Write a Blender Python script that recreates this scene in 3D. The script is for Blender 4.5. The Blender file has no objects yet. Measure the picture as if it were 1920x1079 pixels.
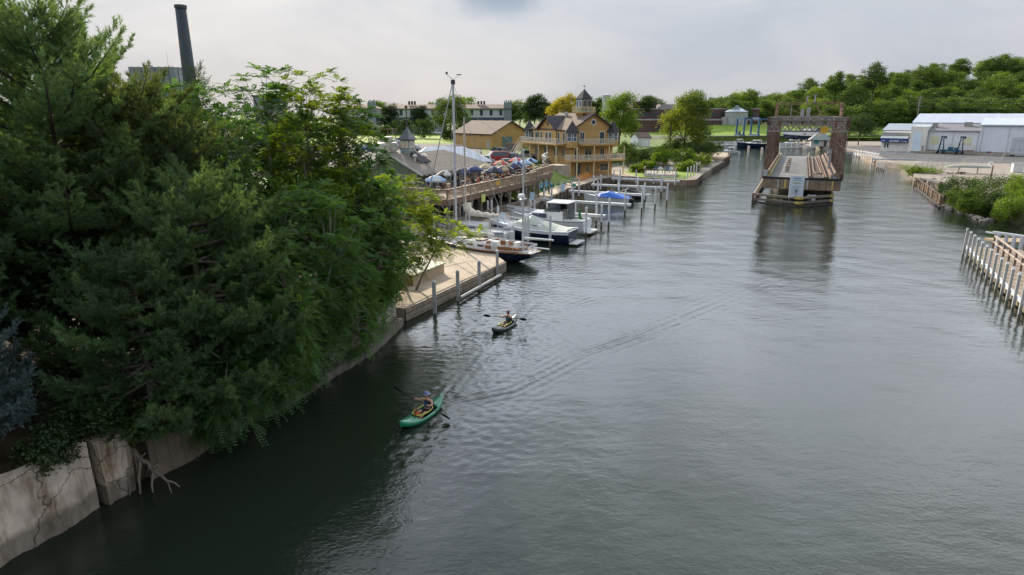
import bpy, math, random
import numpy as np
from mathutils import Vector, Matrix
from mathutils.geometry import tessellate_polygon
R = math.radians
sc = bpy.context.scene
COL = sc.collection
# ------------------------------------------------------------------ camera
CAM_H, PITCH, FPX = 13.0, R(15.15), 1200.0
cd = bpy.data.cameras.new("camera"); cam = bpy.data.objects.new("camera", cd); COL.objects.link(cam)
cd.sensor_width = 36; cd.lens = FPX / 1920 * 36; cd.clip_end = 6000; cd.clip_start = .2
cam.location = (0, 0, CAM_H); cam.rotation_euler = (R(90) - PITCH, 0, 0)
sc.camera = cam
sc.render.resolution_x, sc.render.resolution_y = 1024, 575
sc.view_settings.view_transform = 'Standard'; sc.view_settings.look = 'None'
sc.view_settings.exposure = 0.64; sc.view_settings.gamma = 1
# ------------------------------------------------------------------ sun and sky
SUN_AZ, SUN_EL = R(-19), R(24)
SDIR = Vector((math.sin(SUN_AZ) * math.cos(SUN_EL), math.cos(SUN_AZ) * math.cos(SUN_EL), math.sin(SUN_EL)))
sl = bpy.data.lights.new("sun", 'SUN'); sl.energy = 5.0; sl.angle = R(0.55); sl.color = (1.0, .87, .68)
so = bpy.data.objects.new("sun", sl); COL.objects.link(so)
so.rotation_euler = (-SDIR).to_track_quat('-Z', 'Y').to_euler()
W = bpy.data.worlds.new("World"); sc.world = W; W.use_nodes = True
nt = W.node_tree; nt.nodes.clear()
def N(t, **kw):
    n = nt.nodes.new(t)
    for k, v in kw.items(): setattr(n, k, v)
    return n
def LK(a, b): nt.links.new(a, b)
sky = N('ShaderNodeTexSky', sky_type='NISHITA', sun_disc=False, sun_elevation=SUN_EL, sun_rotation=SUN_AZ)
sky.dust_density = 2.0; sky.air_density = 1.0
bg1 = N('ShaderNodeBackground'); bg1.inputs[1].default_value = .085; LK(sky.outputs[0], bg1.inputs[0])
tc = N('ShaderNodeTexCoord'); sep = N('ShaderNodeSeparateXYZ'); LK(tc.outputs['Generated'], sep.inputs[0])
# thin high cloud: streaky noise over the dome, brighter around the veiled sun and, by added gain, higher up
mp = N('ShaderNodeMapping'); mp.inputs['Scale'].default_value = (1.6, 1.2, 4.2); mp.inputs['Rotation'].default_value = (0, R(14), R(20))
LK(tc.outputs['Generated'], mp.inputs[0])
nz = N('ShaderNodeTexNoise'); nz.inputs['Scale'].default_value = 2.1; nz.inputs['Detail'].default_value = 7; nz.inputs['Roughness'].default_value = .55; nz.inputs['Distortion'].default_value = .6
LK(mp.outputs[0], nz.inputs[0])
cr = N('ShaderNodeValToRGB'); cr.color_ramp.elements[0].position = .3; cr.color_ramp.elements[0].color = (.42, .46, .52, 1)
cr.color_ramp.elements[1].position = .7; cr.color_ramp.elements[1].color = (.61, .61, .62, 1); LK(nz.outputs[0], cr.inputs[0])
# brightness by elevation, boosted above the frame to lift ambient light and water
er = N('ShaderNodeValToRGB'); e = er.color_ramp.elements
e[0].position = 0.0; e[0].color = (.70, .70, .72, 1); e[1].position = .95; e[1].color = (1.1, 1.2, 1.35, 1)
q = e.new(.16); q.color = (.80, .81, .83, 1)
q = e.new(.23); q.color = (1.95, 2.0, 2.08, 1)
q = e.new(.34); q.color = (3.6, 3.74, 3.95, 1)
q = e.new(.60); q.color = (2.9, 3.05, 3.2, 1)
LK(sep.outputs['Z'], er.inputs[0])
mul = N('ShaderNodeMixRGB', blend_type='MULTIPLY'); mul.inputs[0].default_value = 1
LK(cr.outputs[0], mul.inputs[1])
# the veil is brighter on the sun's side of the sky and lumpy higher up
hd_ = N('ShaderNodeVectorMath', operation='DOT_PRODUCT'); LK(tc.outputs['Generated'], hd_.inputs[0]); hd_.inputs[1].default_value = Vector((math.sin(SUN_AZ)*.9+.15, math.cos(SUN_AZ), 0)).normalized()
hm_ = N('ShaderNodeMapRange', interpolation_type='SMOOTHSTEP'); hm_.inputs[1].default_value = -.6; hm_.inputs[2].default_value = .6; hm_.inputs[3].default_value = .42; hm_.inputs[4].default_value = 1.0; LK(hd_.outputs['Value'], hm_.inputs[0])
n9 = N('ShaderNodeTexNoise'); n9.inputs['Scale'].default_value = 3.4; n9.inputs['Detail'].default_value = 5; n9.inputs['Distortion'].default_value = .8; LK(mp.outputs[0], n9.inputs[0])
r9 = N('ShaderNodeMapRange'); r9.inputs[1].default_value = .32; r9.inputs[2].default_value = .68; r9.inputs[3].default_value = .55; r9.inputs[4].default_value = 1.4; LK(n9.outputs[0], r9.inputs[0])
z9 = N('ShaderNodeMapRange'); z9.inputs[1].default_value = .14; z9.inputs[2].default_value = .34; LK(sep.outputs['Z'], z9.inputs[0])
b9 = N('ShaderNodeMixRGB'); LK(z9.outputs[0], b9.inputs[0]); b9.inputs[1].default_value = (1, 1, 1, 1); LK(r9.outputs[0], b9.inputs[2])
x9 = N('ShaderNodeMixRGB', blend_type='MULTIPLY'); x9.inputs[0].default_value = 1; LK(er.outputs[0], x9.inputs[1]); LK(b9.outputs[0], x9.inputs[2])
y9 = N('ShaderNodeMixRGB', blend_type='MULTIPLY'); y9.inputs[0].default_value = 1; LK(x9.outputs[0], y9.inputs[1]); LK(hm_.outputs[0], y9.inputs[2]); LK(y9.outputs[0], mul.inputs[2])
# glow of the veiled sun
dv = N('ShaderNodeVectorMath', operation='DOT_PRODUCT'); LK(tc.outputs['Generated'], dv.inputs[0]); dv.inputs[1].default_value = SDIR
mr = N('ShaderNodeMapRange'); mr.inputs[1].default_value = .955; mr.inputs[2].default_value = 1.0; mr.inputs[3].default_value = 0; mr.inputs[4].default_value = 1; LK(dv.outputs['Value'], mr.inputs[0])
pw = N('ShaderNodeMath', operation='POWER'); pw.inputs[1].default_value = 2.2; LK(mr.outputs[0], pw.inputs[0])
add = N('ShaderNodeMixRGB', blend_type='ADD'); LK(pw.outputs[0], add.inputs[0]); LK(mul.outputs[0], add.inputs[1]); add.inputs[2].default_value = (.55, .50, .42, 1)
# one gap of blue-grey high in the veil
BD = Vector((-.025, 1.083, .180)).normalized()
dv2 = N('ShaderNodeVectorMath', operation='DISTANCE'); mp2 = N('ShaderNodeVectorMath', operation='MULTIPLY'); mp2.inputs[1].default_value = (1, 1, 2.6)
LK(tc.outputs['Generated'], mp2.inputs[0]); LK(mp2.outputs[0], dv2.inputs[0]); dv2.inputs[1].default_value = (BD.x, BD.y, BD.z * 2.6)
nz2 = N('ShaderNodeTexNoise'); nz2.inputs['Scale'].default_value = 9; nz2.inputs['Detail'].default_value = 6; LK(tc.outputs['Generated'], nz2.inputs[0])
ad2 = N('ShaderNodeMath', operation='MULTIPLY_ADD'); LK(nz2.outputs[0], ad2.inputs[0]); ad2.inputs[1].default_value = .16; LK(dv2.outputs['Value'], ad2.inputs[2])
mr2 = N('ShaderNodeMapRange', interpolation_type='SMOOTHSTEP'); mr2.inputs[1].default_value = .10; mr2.inputs[2].default_value = .20; mr2.inputs[3].default_value = .85; mr2.inputs[4].default_value = 0; LK(ad2.outputs[0], mr2.inputs[0])
mx2 = N('ShaderNodeMixRGB'); LK(mr2.outputs[0], mx2.inputs[0]); LK(add.outputs[0], mx2.inputs[1]); mx2.inputs[2].default_value = (.15, .225, .32, 1)
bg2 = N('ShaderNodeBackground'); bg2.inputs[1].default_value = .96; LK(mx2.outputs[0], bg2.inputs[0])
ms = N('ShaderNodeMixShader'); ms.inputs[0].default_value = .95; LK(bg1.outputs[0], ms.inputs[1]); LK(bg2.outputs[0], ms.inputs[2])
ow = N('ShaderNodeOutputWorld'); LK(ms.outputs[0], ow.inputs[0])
W.cycles_visibility.camera = True
# ------------------------------------------------------------------ survey: a pixel of the photo to a point on a level plane
def ray(px, py):
    x = (px - 960) / FPX; y = (py - 539.5) / FPX; c, s = math.cos(PITCH), math.sin(PITCH)
    return x, c - y * s, -(s + y * c)
def G(px, py, z=0.0):
    x, f, d = ray(px, py); t = (z - CAM_H) / d
    return Vector((x * t, f * t, z))
def AT(px, py, Y):
    x, f, d = ray(px, py); t = Y / f
    return Vector((x * t, Y, CAM_H + d * t))
# ------------------------------------------------------------------ object helpers
def tag(o, label=None, cat=None, group=None, kind=None):
    if label: o['label'] = label
    if cat: o['category'] = cat
    if group: o['group'] = group
    if kind: o['kind'] = kind
    return o
def thing(name, label, cat, loc=(0, 0, 0), rz=0.0, group=None):
    o = bpy.data.objects.new(name, None); COL.objects.link(o); o.empty_display_size = .3
    o.location = loc; o.rotation_euler = (0, 0, rz)
    return tag(o, label, cat, group)
def kids(o): return [c for c in KID.get(o.name, [])]
KID = {}
def link(name, me, parent=None):
    o = bpy.data.objects.new(name, me); COL.objects.link(o)
    if parent is not None:
        o.parent = parent; KID.setdefault(parent.name, []).append(o)
    return o
def copy_tree(o, parent=None):
    c = o.copy(); COL.objects.link(c)
    if parent is not None:
        c.parent = parent; KID.setdefault(parent.name, []).append(c)
    for ch in kids(o): copy_tree(ch, c)
    return c
def dup(root, loc, rz=0.0, label=None, group=None, scale=None):
    c = copy_tree(root); c.location = loc; c.rotation_euler = (0, 0, rz)
    if label: c['label'] = label
    if group: c['group'] = group
    if scale: c.scale = (scale, scale, scale) if not hasattr(scale, '__len__') else scale
    return c
def recolor(root, mapping):
    # swap materials on this copy only (object-level slots)
    def rec(o):
        if o.type == 'MESH':
            for s in o.material_slots:
                if s.material and s.material.name in mapping:
                    m = mapping[s.material.name]; s.link = 'OBJECT'; s.material = m
        for ch in kids(o): rec(ch)
    rec(root)
class MB:
    def __init__(s): s.V = []; s.F = []; s.M = []
    def add(s, vs, fs, m=0):
        b = len(s.V); s.V += [tuple(v) for v in vs]
        for f in fs: s.F.append([b + i for i in f]); s.M.append(m)
        return s
    def box(s, x0, x1, y0, y1, z0, z1, m=0):
        return s.add([(x0,y0,z0),(x1,y0,z0),(x1,y1,z0),(x0,y1,z0),(x0,y0,z1),(x1,y0,z1),(x1,y1,z1),(x0,y1,z1)],
                     [(3,2,1,0),(4,5,6,7),(0,1,5,4),(1,2,6,5),(2,3,7,6),(3,0,4,7)], m)
    def cbox(s, c, d, rz=0, m=0):
        ca, sa = math.cos(rz), math.sin(rz); x, y, z = d[0]/2, d[1]/2, d[2]/2
        vs = [(c[0]+a*x*ca-b*y*sa, c[1]+a*x*sa+b*y*ca, c[2]+k*z) for k in (-1,1) for a,b in ((-1,-1),(1,-1),(1,1),(-1,1))]
        return s.add(vs, [(3,2,1,0),(4,5,6,7),(0,1,5,4),(1,2,6,5),(2,3,7,6),(3,0,4,7)], m)
    def beam(s, p, q, w, h=None, m=0):
        p, q = Vector(p), Vector(q); d = (q - p)
        if d.length < 1e-6: return s
        d.normalize(); h = h or w
        side = d.cross(Vector((0,0,1)))
        if side.length < 1e-4: side = Vector((1,0,0))
        side.normalize(); up = side.cross(d)
        vs = [e + side*(a*w/2) + up*(b*h/2) for e in (p, q) for a, b in ((-1,-1),(1,-1),(1,1),(-1,1))]
        return s.add(vs, [(3,2,1,0),(4,5,6,7),(0,1,5,4),(1,2,6,5),(2,3,7,6),(3,0,4,7)], m)
    def path(s, pts, rad, n=7, m=0, cap=True):
        pts = [Vector(p) for p in pts]; k = len(pts); rad = rad if hasattr(rad, '__len__') else [rad]*k
        vs = []
        ref = None
        for i, p in enumerate(pts):
            d = (pts[min(i+1,k-1)] - pts[max(i-1,0)]).normalized()
            if ref is None:
                ref = d.cross(Vector((0,0,1)))
                if ref.length < 1e-3: ref = Vector((1,0,0))
            a = (ref - d*ref.dot(d)); a.normalize(); ref = a; b = d.cross(a)
            vs += [p + (a*math.cos(t*2*math.pi/n) + b*math.sin(t*2*math.pi/n))*rad[i] for t in range(n)]
        fs = [(i*n+t, i*n+(t+1)%n, (i+1)*n+(t+1)%n, (i+1)*n+t) for i in range(k-1) for t in range(n)]
        if cap: fs += [tuple(range(n-1,-1,-1)), tuple((k-1)*n+t for t in range(n))]
        return s.add(vs, fs, m)
    def tube(s, p, q, r0, r1=None, n=8, m=0): return s.path([p, q], [r0, r0 if r1 is None else r1], n, m)
    def lathe(s, prof, n=16, c=(0,0,0), m=0, sx=1, sy=1, rot=0):
        vs = [(c[0]+r*sx*math.cos(rot+t*2*math.pi/n), c[1]+r*sy*math.sin(rot+t*2*math.pi/n), c[2]+z) for r, z in prof for t in range(n)]
        k = len(prof)
        fs = [(i*n+t, i*n+(t+1)%n, (i+1)*n+(t+1)%n, (i+1)*n+t) for i in range(k-1) for t in range(n)]
        fs += [tuple(range(n-1,-1,-1)), tuple((k-1)*n+t for t in range(n))]
        return s.add(vs, fs, m)
    def poly(s, pts, m=0): return s.add(pts, [tuple(range(len(pts)))], m)
    def slab(s, pts, t, m=0):
        P = [Vector(p) for p in pts]; nrm = (P[1]-P[0]).cross(P[2]-P[0]).normalized()
        if nrm.z < 0: P.reverse(); nrm = -nrm
        k = len(P); vs = P + [p - nrm*t for p in P]
        return s.add(vs, [tuple(range(k)), tuple(range(2*k-1,k-1,-1))] + [(i, i+k, (i+1)%k+k, (i+1)%k) for i in range(k)], m)
    def prism(s, pts, z0, z1, m=0):
        k = len(pts)
        ar = sum(pts[i][0]*pts[(i+1)%k][1]-pts[(i+1)%k][0]*pts[i][1] for i in range(k))
        if ar < 0: pts = pts[::-1]
        vs = [(p[0],p[1],z0) for p in pts] + [(p[0],p[1],z1) for p in pts]
        tri = tessellate_polygon([[Vector((p[0],p[1],0)) for p in pts]])
        fs = []
        for a,b,c in tri:
            cr_ = (pts[b][0]-pts[a][0])*(pts[c][1]-pts[a][1])-(pts[c][0]-pts[a][0])*(pts[b][1]-pts[a][1])
            if cr_ < 0: a,c = c,a
            fs += [(a+k,b+k,c+k),(c,b,a)]
        fs += [(i,(i+1)%k,(i+1)%k+k,i+k) for i in range(k)]
        return s.add(vs, fs, m)
    def extr(s, prof, y0, y1, m=0, ax='y'):
        # profile in (x,z) extruded along y (or in (y,z) along x)
        k = len(prof)
        if ax == 'y': vs = [(p[0],y,p[1]) for y in (y0,y1) for p in prof]
        else: vs = [(y,p[0],p[1]) for y in (y0,y1) for p in prof]
        return s.add(vs, [tuple(range(k)), tuple(range(2*k-1,k-1,-1))] + [(i,i+k,(i+1)%k+k,(i+1)%k) for i in range(k)], m)
    def mesh(s, name, mats, smooth=False):
        me = bpy.data.meshes.new(name); me.from_pydata(s.V, [], s.F)
        for mt in (mats if isinstance(mats, (list, tuple)) else [mats]): me.materials.append(mt)
        me.polygons.foreach_set('material_index', s.M)
        if smooth: me.polygons.foreach_set('use_smooth', [True]*len(s.F))
        me.update(); return me
    def build(s, name, mats, parent=None, smooth=False, bevel=0, fix=True):
        me = s.mesh(name, mats, smooth)
        if fix:
            import bmesh
            bm = bmesh.new(); bm.from_mesh(me); bmesh.ops.recalc_face_normals(bm, faces=bm.faces); bm.to_mesh(me); bm.free()
        o = link(name, me, parent)
        if bevel:
            md = o.modifiers.new('bevel', 'BEVEL'); md.width = bevel; md.segments = 2; md.limit_method = 'ANGLE'
        return o
def npmesh(name, V, F, mat, v=None, smooth=False):
    # V (n,3), F (m,k) all the same k
    me = bpy.data.meshes.new(name); V = np.asarray(V, np.float32); F = np.asarray(F, np.int32)
    m, k = F.shape
    me.vertices.add(len(V)); me.vertices.foreach_set('co', V.ravel())
    me.loops.add(m*k); me.loops.foreach_set('vertex_index', F.ravel())
    me.polygons.add(m); me.polygons.foreach_set('loop_start', np.arange(0, m*k, k, dtype=np.int32))
    try: me.polygons.foreach_set('loop_total', np.full(m, k, np.int32))
    except Exception: pass
    if smooth: me.polygons.foreach_set('use_smooth', np.ones(m, bool))
    if v is not None:
        a = me.attributes.new('v', 'FLOAT', 'FACE'); a.data.foreach_set('value', np.asarray(v, np.float32))
    me.materials.append(mat); me.update(calc_edges=True); return me
# ------------------------------------------------------------------ materials
MATS = {}
def M(name, col, rough=.6, var=.18, sc_=1.2, metal=0.0, bump=0.0, stripe=None, stain=0.0, spec=.4, coat=0.0, tide=None, crack=0.0):
    if name in MATS: return MATS[name]
    m = bpy.data.materials.new(name); m.use_nodes = True; t = m.node_tree; nd = t.nodes; L = t.links
    p = nd['Principled BSDF']; p.inputs['Roughness'].default_value = rough; p.inputs['Metallic'].default_value = metal
    p.inputs['Specular IOR Level'].default_value = spec
    if coat: p.inputs['Coat Weight'].default_value = coat; p.inputs['Coat Roughness'].default_value = .08
    co = nd.new('ShaderNodeTexCoord'); nz = nd.new('ShaderNodeTexNoise'); nz.inputs['Scale'].default_value = sc_; nz.inputs['Detail'].default_value = 6; nz.inputs['Roughness'].default_value = .65
    L.new(co.outputs['Object'], nz.inputs[0])
    rp = nd.new('ShaderNodeValToRGB'); rp.color_ramp.elements[0].position = .3; rp.color_ramp.elements[1].position = .72
    rp.color_ramp.elements[0].color = tuple(max(0, c*(1-var)) for c in col) + (1,); rp.color_ramp.elements[1].color = tuple(min(1, c*(1+var)) for c in col) + (1,)
    L.new(nz.outputs[0], rp.inputs[0]); out = rp.outputs[0]; hs = None
    if stain:
        mp_ = nd.new('ShaderNodeMapping'); mp_.inputs['Scale'].default_value = (1.3, 1.3, .25); L.new(co.outputs['Object'], mp_.inputs[0])
        n2 = nd.new('ShaderNodeTexNoise'); n2.inputs['Scale'].default_value = 1.4; n2.inputs['Detail'].default_value = 8; n2.inputs['Roughness'].default_value = .7; L.new(mp_.outputs[0], n2.inputs[0])
        r2 = nd.new('ShaderNodeValToRGB'); r2.color_ramp.elements[0].position = .45; r2.color_ramp.elements[1].position = .7
        r2.color_ramp.elements[0].color = (1,1,1,1); r2.color_ramp.elements[1].color = (1-stain, 1-stain*1.08, 1-stain*1.2, 1); L.new(n2.outputs[0], r2.inputs[0])
        mm = nd.new('ShaderNodeMixRGB'); mm.blend_type = 'MULTIPLY'; mm.inputs[0].default_value = 1; L.new(out, mm.inputs[1]); L.new(r2.outputs[0], mm.inputs[2]); out = mm.outputs[0]
    if crack:
        wv = nd.new('ShaderNodeTexNoise'); wv.inputs['Scale'].default_value = 3; wv.inputs['Detail'].default_value = 5; L.new(co.outputs['Object'], wv.inputs[0])
        va = nd.new('ShaderNodeVectorMath'); va.operation = 'MULTIPLY_ADD'; L.new(wv.outputs['Color'], va.inputs[0]); va.inputs[1].default_value = (.5, .5, .5); L.new(co.outputs['Object'], va.inputs[2])
        vo = nd.new('ShaderNodeTexVoronoi'); vo.feature = 'DISTANCE_TO_EDGE'; vo.inputs['Scale'].default_value = crack; L.new(va.outputs[0], vo.inputs['Vector'])
        rc = nd.new('ShaderNodeMapRange'); rc.inputs[1].default_value = .004; rc.inputs[2].default_value = .018; rc.inputs[3].default_value = .3; rc.inputs[4].default_value = 1; L.new(vo.outputs['Distance'], rc.inputs[0])
        mc = nd.new('ShaderNodeMixRGB'); mc.blend_type = 'MULTIPLY'; mc.inputs[0].default_value = 1; L.new(out, mc.inputs[1]); L.new(rc.outputs[0], mc.inputs[2]); out = mc.outputs[0]
    if tide is not None:
        st_ = nd.new('ShaderNodeSeparateXYZ'); L.new(co.outputs['Object'], st_.inputs[0]); n5 = nd.new('ShaderNodeTexNoise'); n5.inputs['Scale'].default_value = 2.2; n5.inputs['Detail'].default_value = 7; L.new(co.outputs['Object'], n5.inputs[0])
        a5 = nd.new('ShaderNodeMath'); a5.operation = 'MULTIPLY_ADD'; L.new(n5.outputs[0], a5.inputs[0]); a5.inputs[1].default_value = -.55; L.new(st_.outputs[2], a5.inputs[2])
        r5 = nd.new('ShaderNodeMapRange'); r5.inputs[1].default_value = tide-.3; r5.inputs[2].default_value = tide-.08; r5.inputs[3].default_value = .42; r5.inputs[4].default_value = 1; L.new(a5.outputs[0], r5.inputs[0])
        m5 = nd.new('ShaderNodeMixRGB'); m5.blend_type = 'MULTIPLY'; m5.inputs[0].default_value = 1; L.new(out, m5.inputs[1]); L.new(r5.outputs[0], m5.inputs[2]); out = m5.outputs[0]
    if stripe:
        ax, per, dep = stripe; sp = nd.new('ShaderNodeSeparateXYZ'); L.new(co.outputs['Object'], sp.inputs[0])
        dvv = nd.new('ShaderNodeMath'); dvv.operation = 'DIVIDE'; L.new(sp.outputs['XYZ'.index(ax)], dvv.inputs[0]); dvv.inputs[1].default_value = per
        fr = nd.new('ShaderNodeMath'); fr.operation = 'FRACT'; L.new(dvv.outputs[0], fr.inputs[0])
        r3 = nd.new('ShaderNodeValToRGB'); r3.color_ramp.elements[0].position = 0; r3.color_ramp.elements[0].color = (1-dep,)*3+(1,)
        r3.color_ramp.elements[1].position = .14; r3.color_ramp.elements[1].color = (1,1,1,1); L.new(fr.outputs[0], r3.inputs[0])
        fl = nd.new('ShaderNodeMath'); fl.operation = 'FLOOR'; L.new(dvv.outputs[0], fl.inputs[0])
        wn = nd.new('ShaderNodeTexWhiteNoise'); wn.noise_dimensions = '1D'; L.new(fl.outputs[0], wn.inputs['W'])
        m3 = nd.new('ShaderNodeMapRange'); m3.inputs[3].default_value = 1-dep*.45; m3.inputs[4].default_value = 1.0+dep*.15; L.new(wn.outputs[0], m3.inputs[0])
        m4 = nd.new('ShaderNodeMixRGB'); m4.blend_type = 'MULTIPLY'; m4.inputs[0].default_value = 1; L.new(r3.outputs[0], m4.inputs[1]); L.new(m3.outputs[0], m4.inputs[2])
        mm = nd.new('ShaderNodeMixRGB'); mm.blend_type = 'MULTIPLY'; mm.inputs[0].default_value = 1; L.new(out, mm.inputs[1]); L.new(m4.outputs[0], mm.inputs[2]); out = mm.outputs[0]
        hs = r3.outputs[0]
    L.new(out, p.inputs['Base Color'])
    if bump or hs is not None:
        b = nd.new('ShaderNodeBump'); b.inputs['Strength'].default_value = bump or .4; b.inputs['Distance'].default_value = .03
        if hs is not None: L.new(hs, b.inputs['Height'])
        else:
            n3 = nd.new('ShaderNodeTexNoise'); n3.inputs['Scale'].default_value = sc_*7; n3.inputs['Detail'].default_value = 6; L.new(co.outputs['Object'], n3.inputs[0]); L.new(n3.outputs[0], b.inputs['Height'])
        L.new(b.outputs[0], p.inputs['Normal'])
    MATS[name] = m; return m
def GL(name, col=(.03, .045, .055), rough=.06):
    return M(name, col, rough, .3, .6, spec=.8)
def LEAF(name, dark, lite, trans=.45, scale=.25, gx=0.0):
    if name in MATS: return MATS[name]
    m = bpy.data.materials.new(name); m.use_nodes = True; t = m.node_tree; nd = t.nodes; L = t.links
    nd.remove(nd['Principled BSDF']); o = nd['Material Output']
    at = nd.new('ShaderNodeAttribute'); at.attribute_name = 'v'
    co = nd.new('ShaderNodeTexCoord'); nz = nd.new('ShaderNodeTexNoise'); nz.inputs['Scale'].default_value = scale; nz.inputs['Detail'].default_value = 3; L.new(co.outputs['Object'], nz.inputs[0])
    oi = nd.new('ShaderNodeObjectInfo')
    s1 = nd.new('ShaderNodeMath'); s1.operation = 'MULTIPLY_ADD'; L.new(nz.outputs[0], s1.inputs[0]); s1.inputs[1].default_value = 1.1; s1.inputs[2].default_value = -.50
    s2 = nd.new('ShaderNodeMath'); s2.operation = 'MULTIPLY_ADD'; L.new(at.outputs['Fac'], s2.inputs[0]); s2.inputs[1].default_value = .5; L.new(s1.outputs[0], s2.inputs[2])
    s3 = nd.new('ShaderNodeMath'); s3.operation = 'MULTIPLY_ADD'; L.new(oi.outputs['Random'], s3.inputs[0]); s3.inputs[1].default_value = .55; L.new(s2.outputs[0], s3.inputs[2])
    if gx:
        sx_ = nd.new('ShaderNodeSeparateXYZ'); L.new(co.outputs['Object'], sx_.inputs[0]); s4 = nd.new('ShaderNodeMath'); s4.operation = 'MULTIPLY_ADD'; L.new(sx_.outputs[0], s4.inputs[0]); s4.inputs[1].default_value = gx; L.new(s3.outputs[0], s4.inputs[2]); s3 = s4
    mx = nd.new('ShaderNodeMixRGB'); L.new(s3.outputs[0], mx.inputs[0]); mx.use_clamp = True; mx.inputs[1].default_value = dark+(1,); mx.inputs[2].default_value = lite+(1,)
    di = nd.new('ShaderNodeBsdfDiffuse'); L.new(mx.outputs[0], di.inputs[0])
    tr = nd.new('ShaderNodeBsdfTranslucent'); tm = nd.new('ShaderNodeMixRGB'); tm.blend_type = 'MULTIPLY'; tm.inputs[0].default_value = 1; L.new(mx.outputs[0], tm.inputs[1]); tm.inputs[2].default_value = (1.55, 1.42, .52, 1); L.new(tm.outputs[0], tr.inputs[0])
    ms_ = nd.new('ShaderNodeMixShader'); ms_.inputs[0].default_value = trans; L.new(di.outputs[0], ms_.inputs[1]); L.new(tr.outputs[0], ms_.inputs[2])
    gl = nd.new('ShaderNodeBsdfGlossy'); gl.inputs['Roughness'].default_value = .45; gl.inputs[0].default_value = (.9, .95, 1, 1)
    m2 = nd.new('ShaderNodeMixShader'); m2.inputs[0].default_value = .016; L.new(ms_.outputs[0], m2.inputs[1]); L.new(gl.outputs[0], m2.inputs[2])
    L.new(m2.outputs[0], o.inputs[0]); MATS[name] = m; return m
def struct(o): return tag(o, kind='structure')
white = M('white_paint', (.62, .63, .64), .45, .1, 2, stain=.25)
timber = M('weathered_timber', (.20, .165, .125), .8, .35, 3, bump=.5)
dark_timber = M('wet_timber', (.055, .042, .03), .6, .4, 3, bump=.5)
steel_d = M('dark_steel', (.05, .05, .055), .45, .3, 3, metal=.5)
glass = GL('window_glass')
black = M('black_rubber', (.015, .015, .016), .6, .2)
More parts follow.
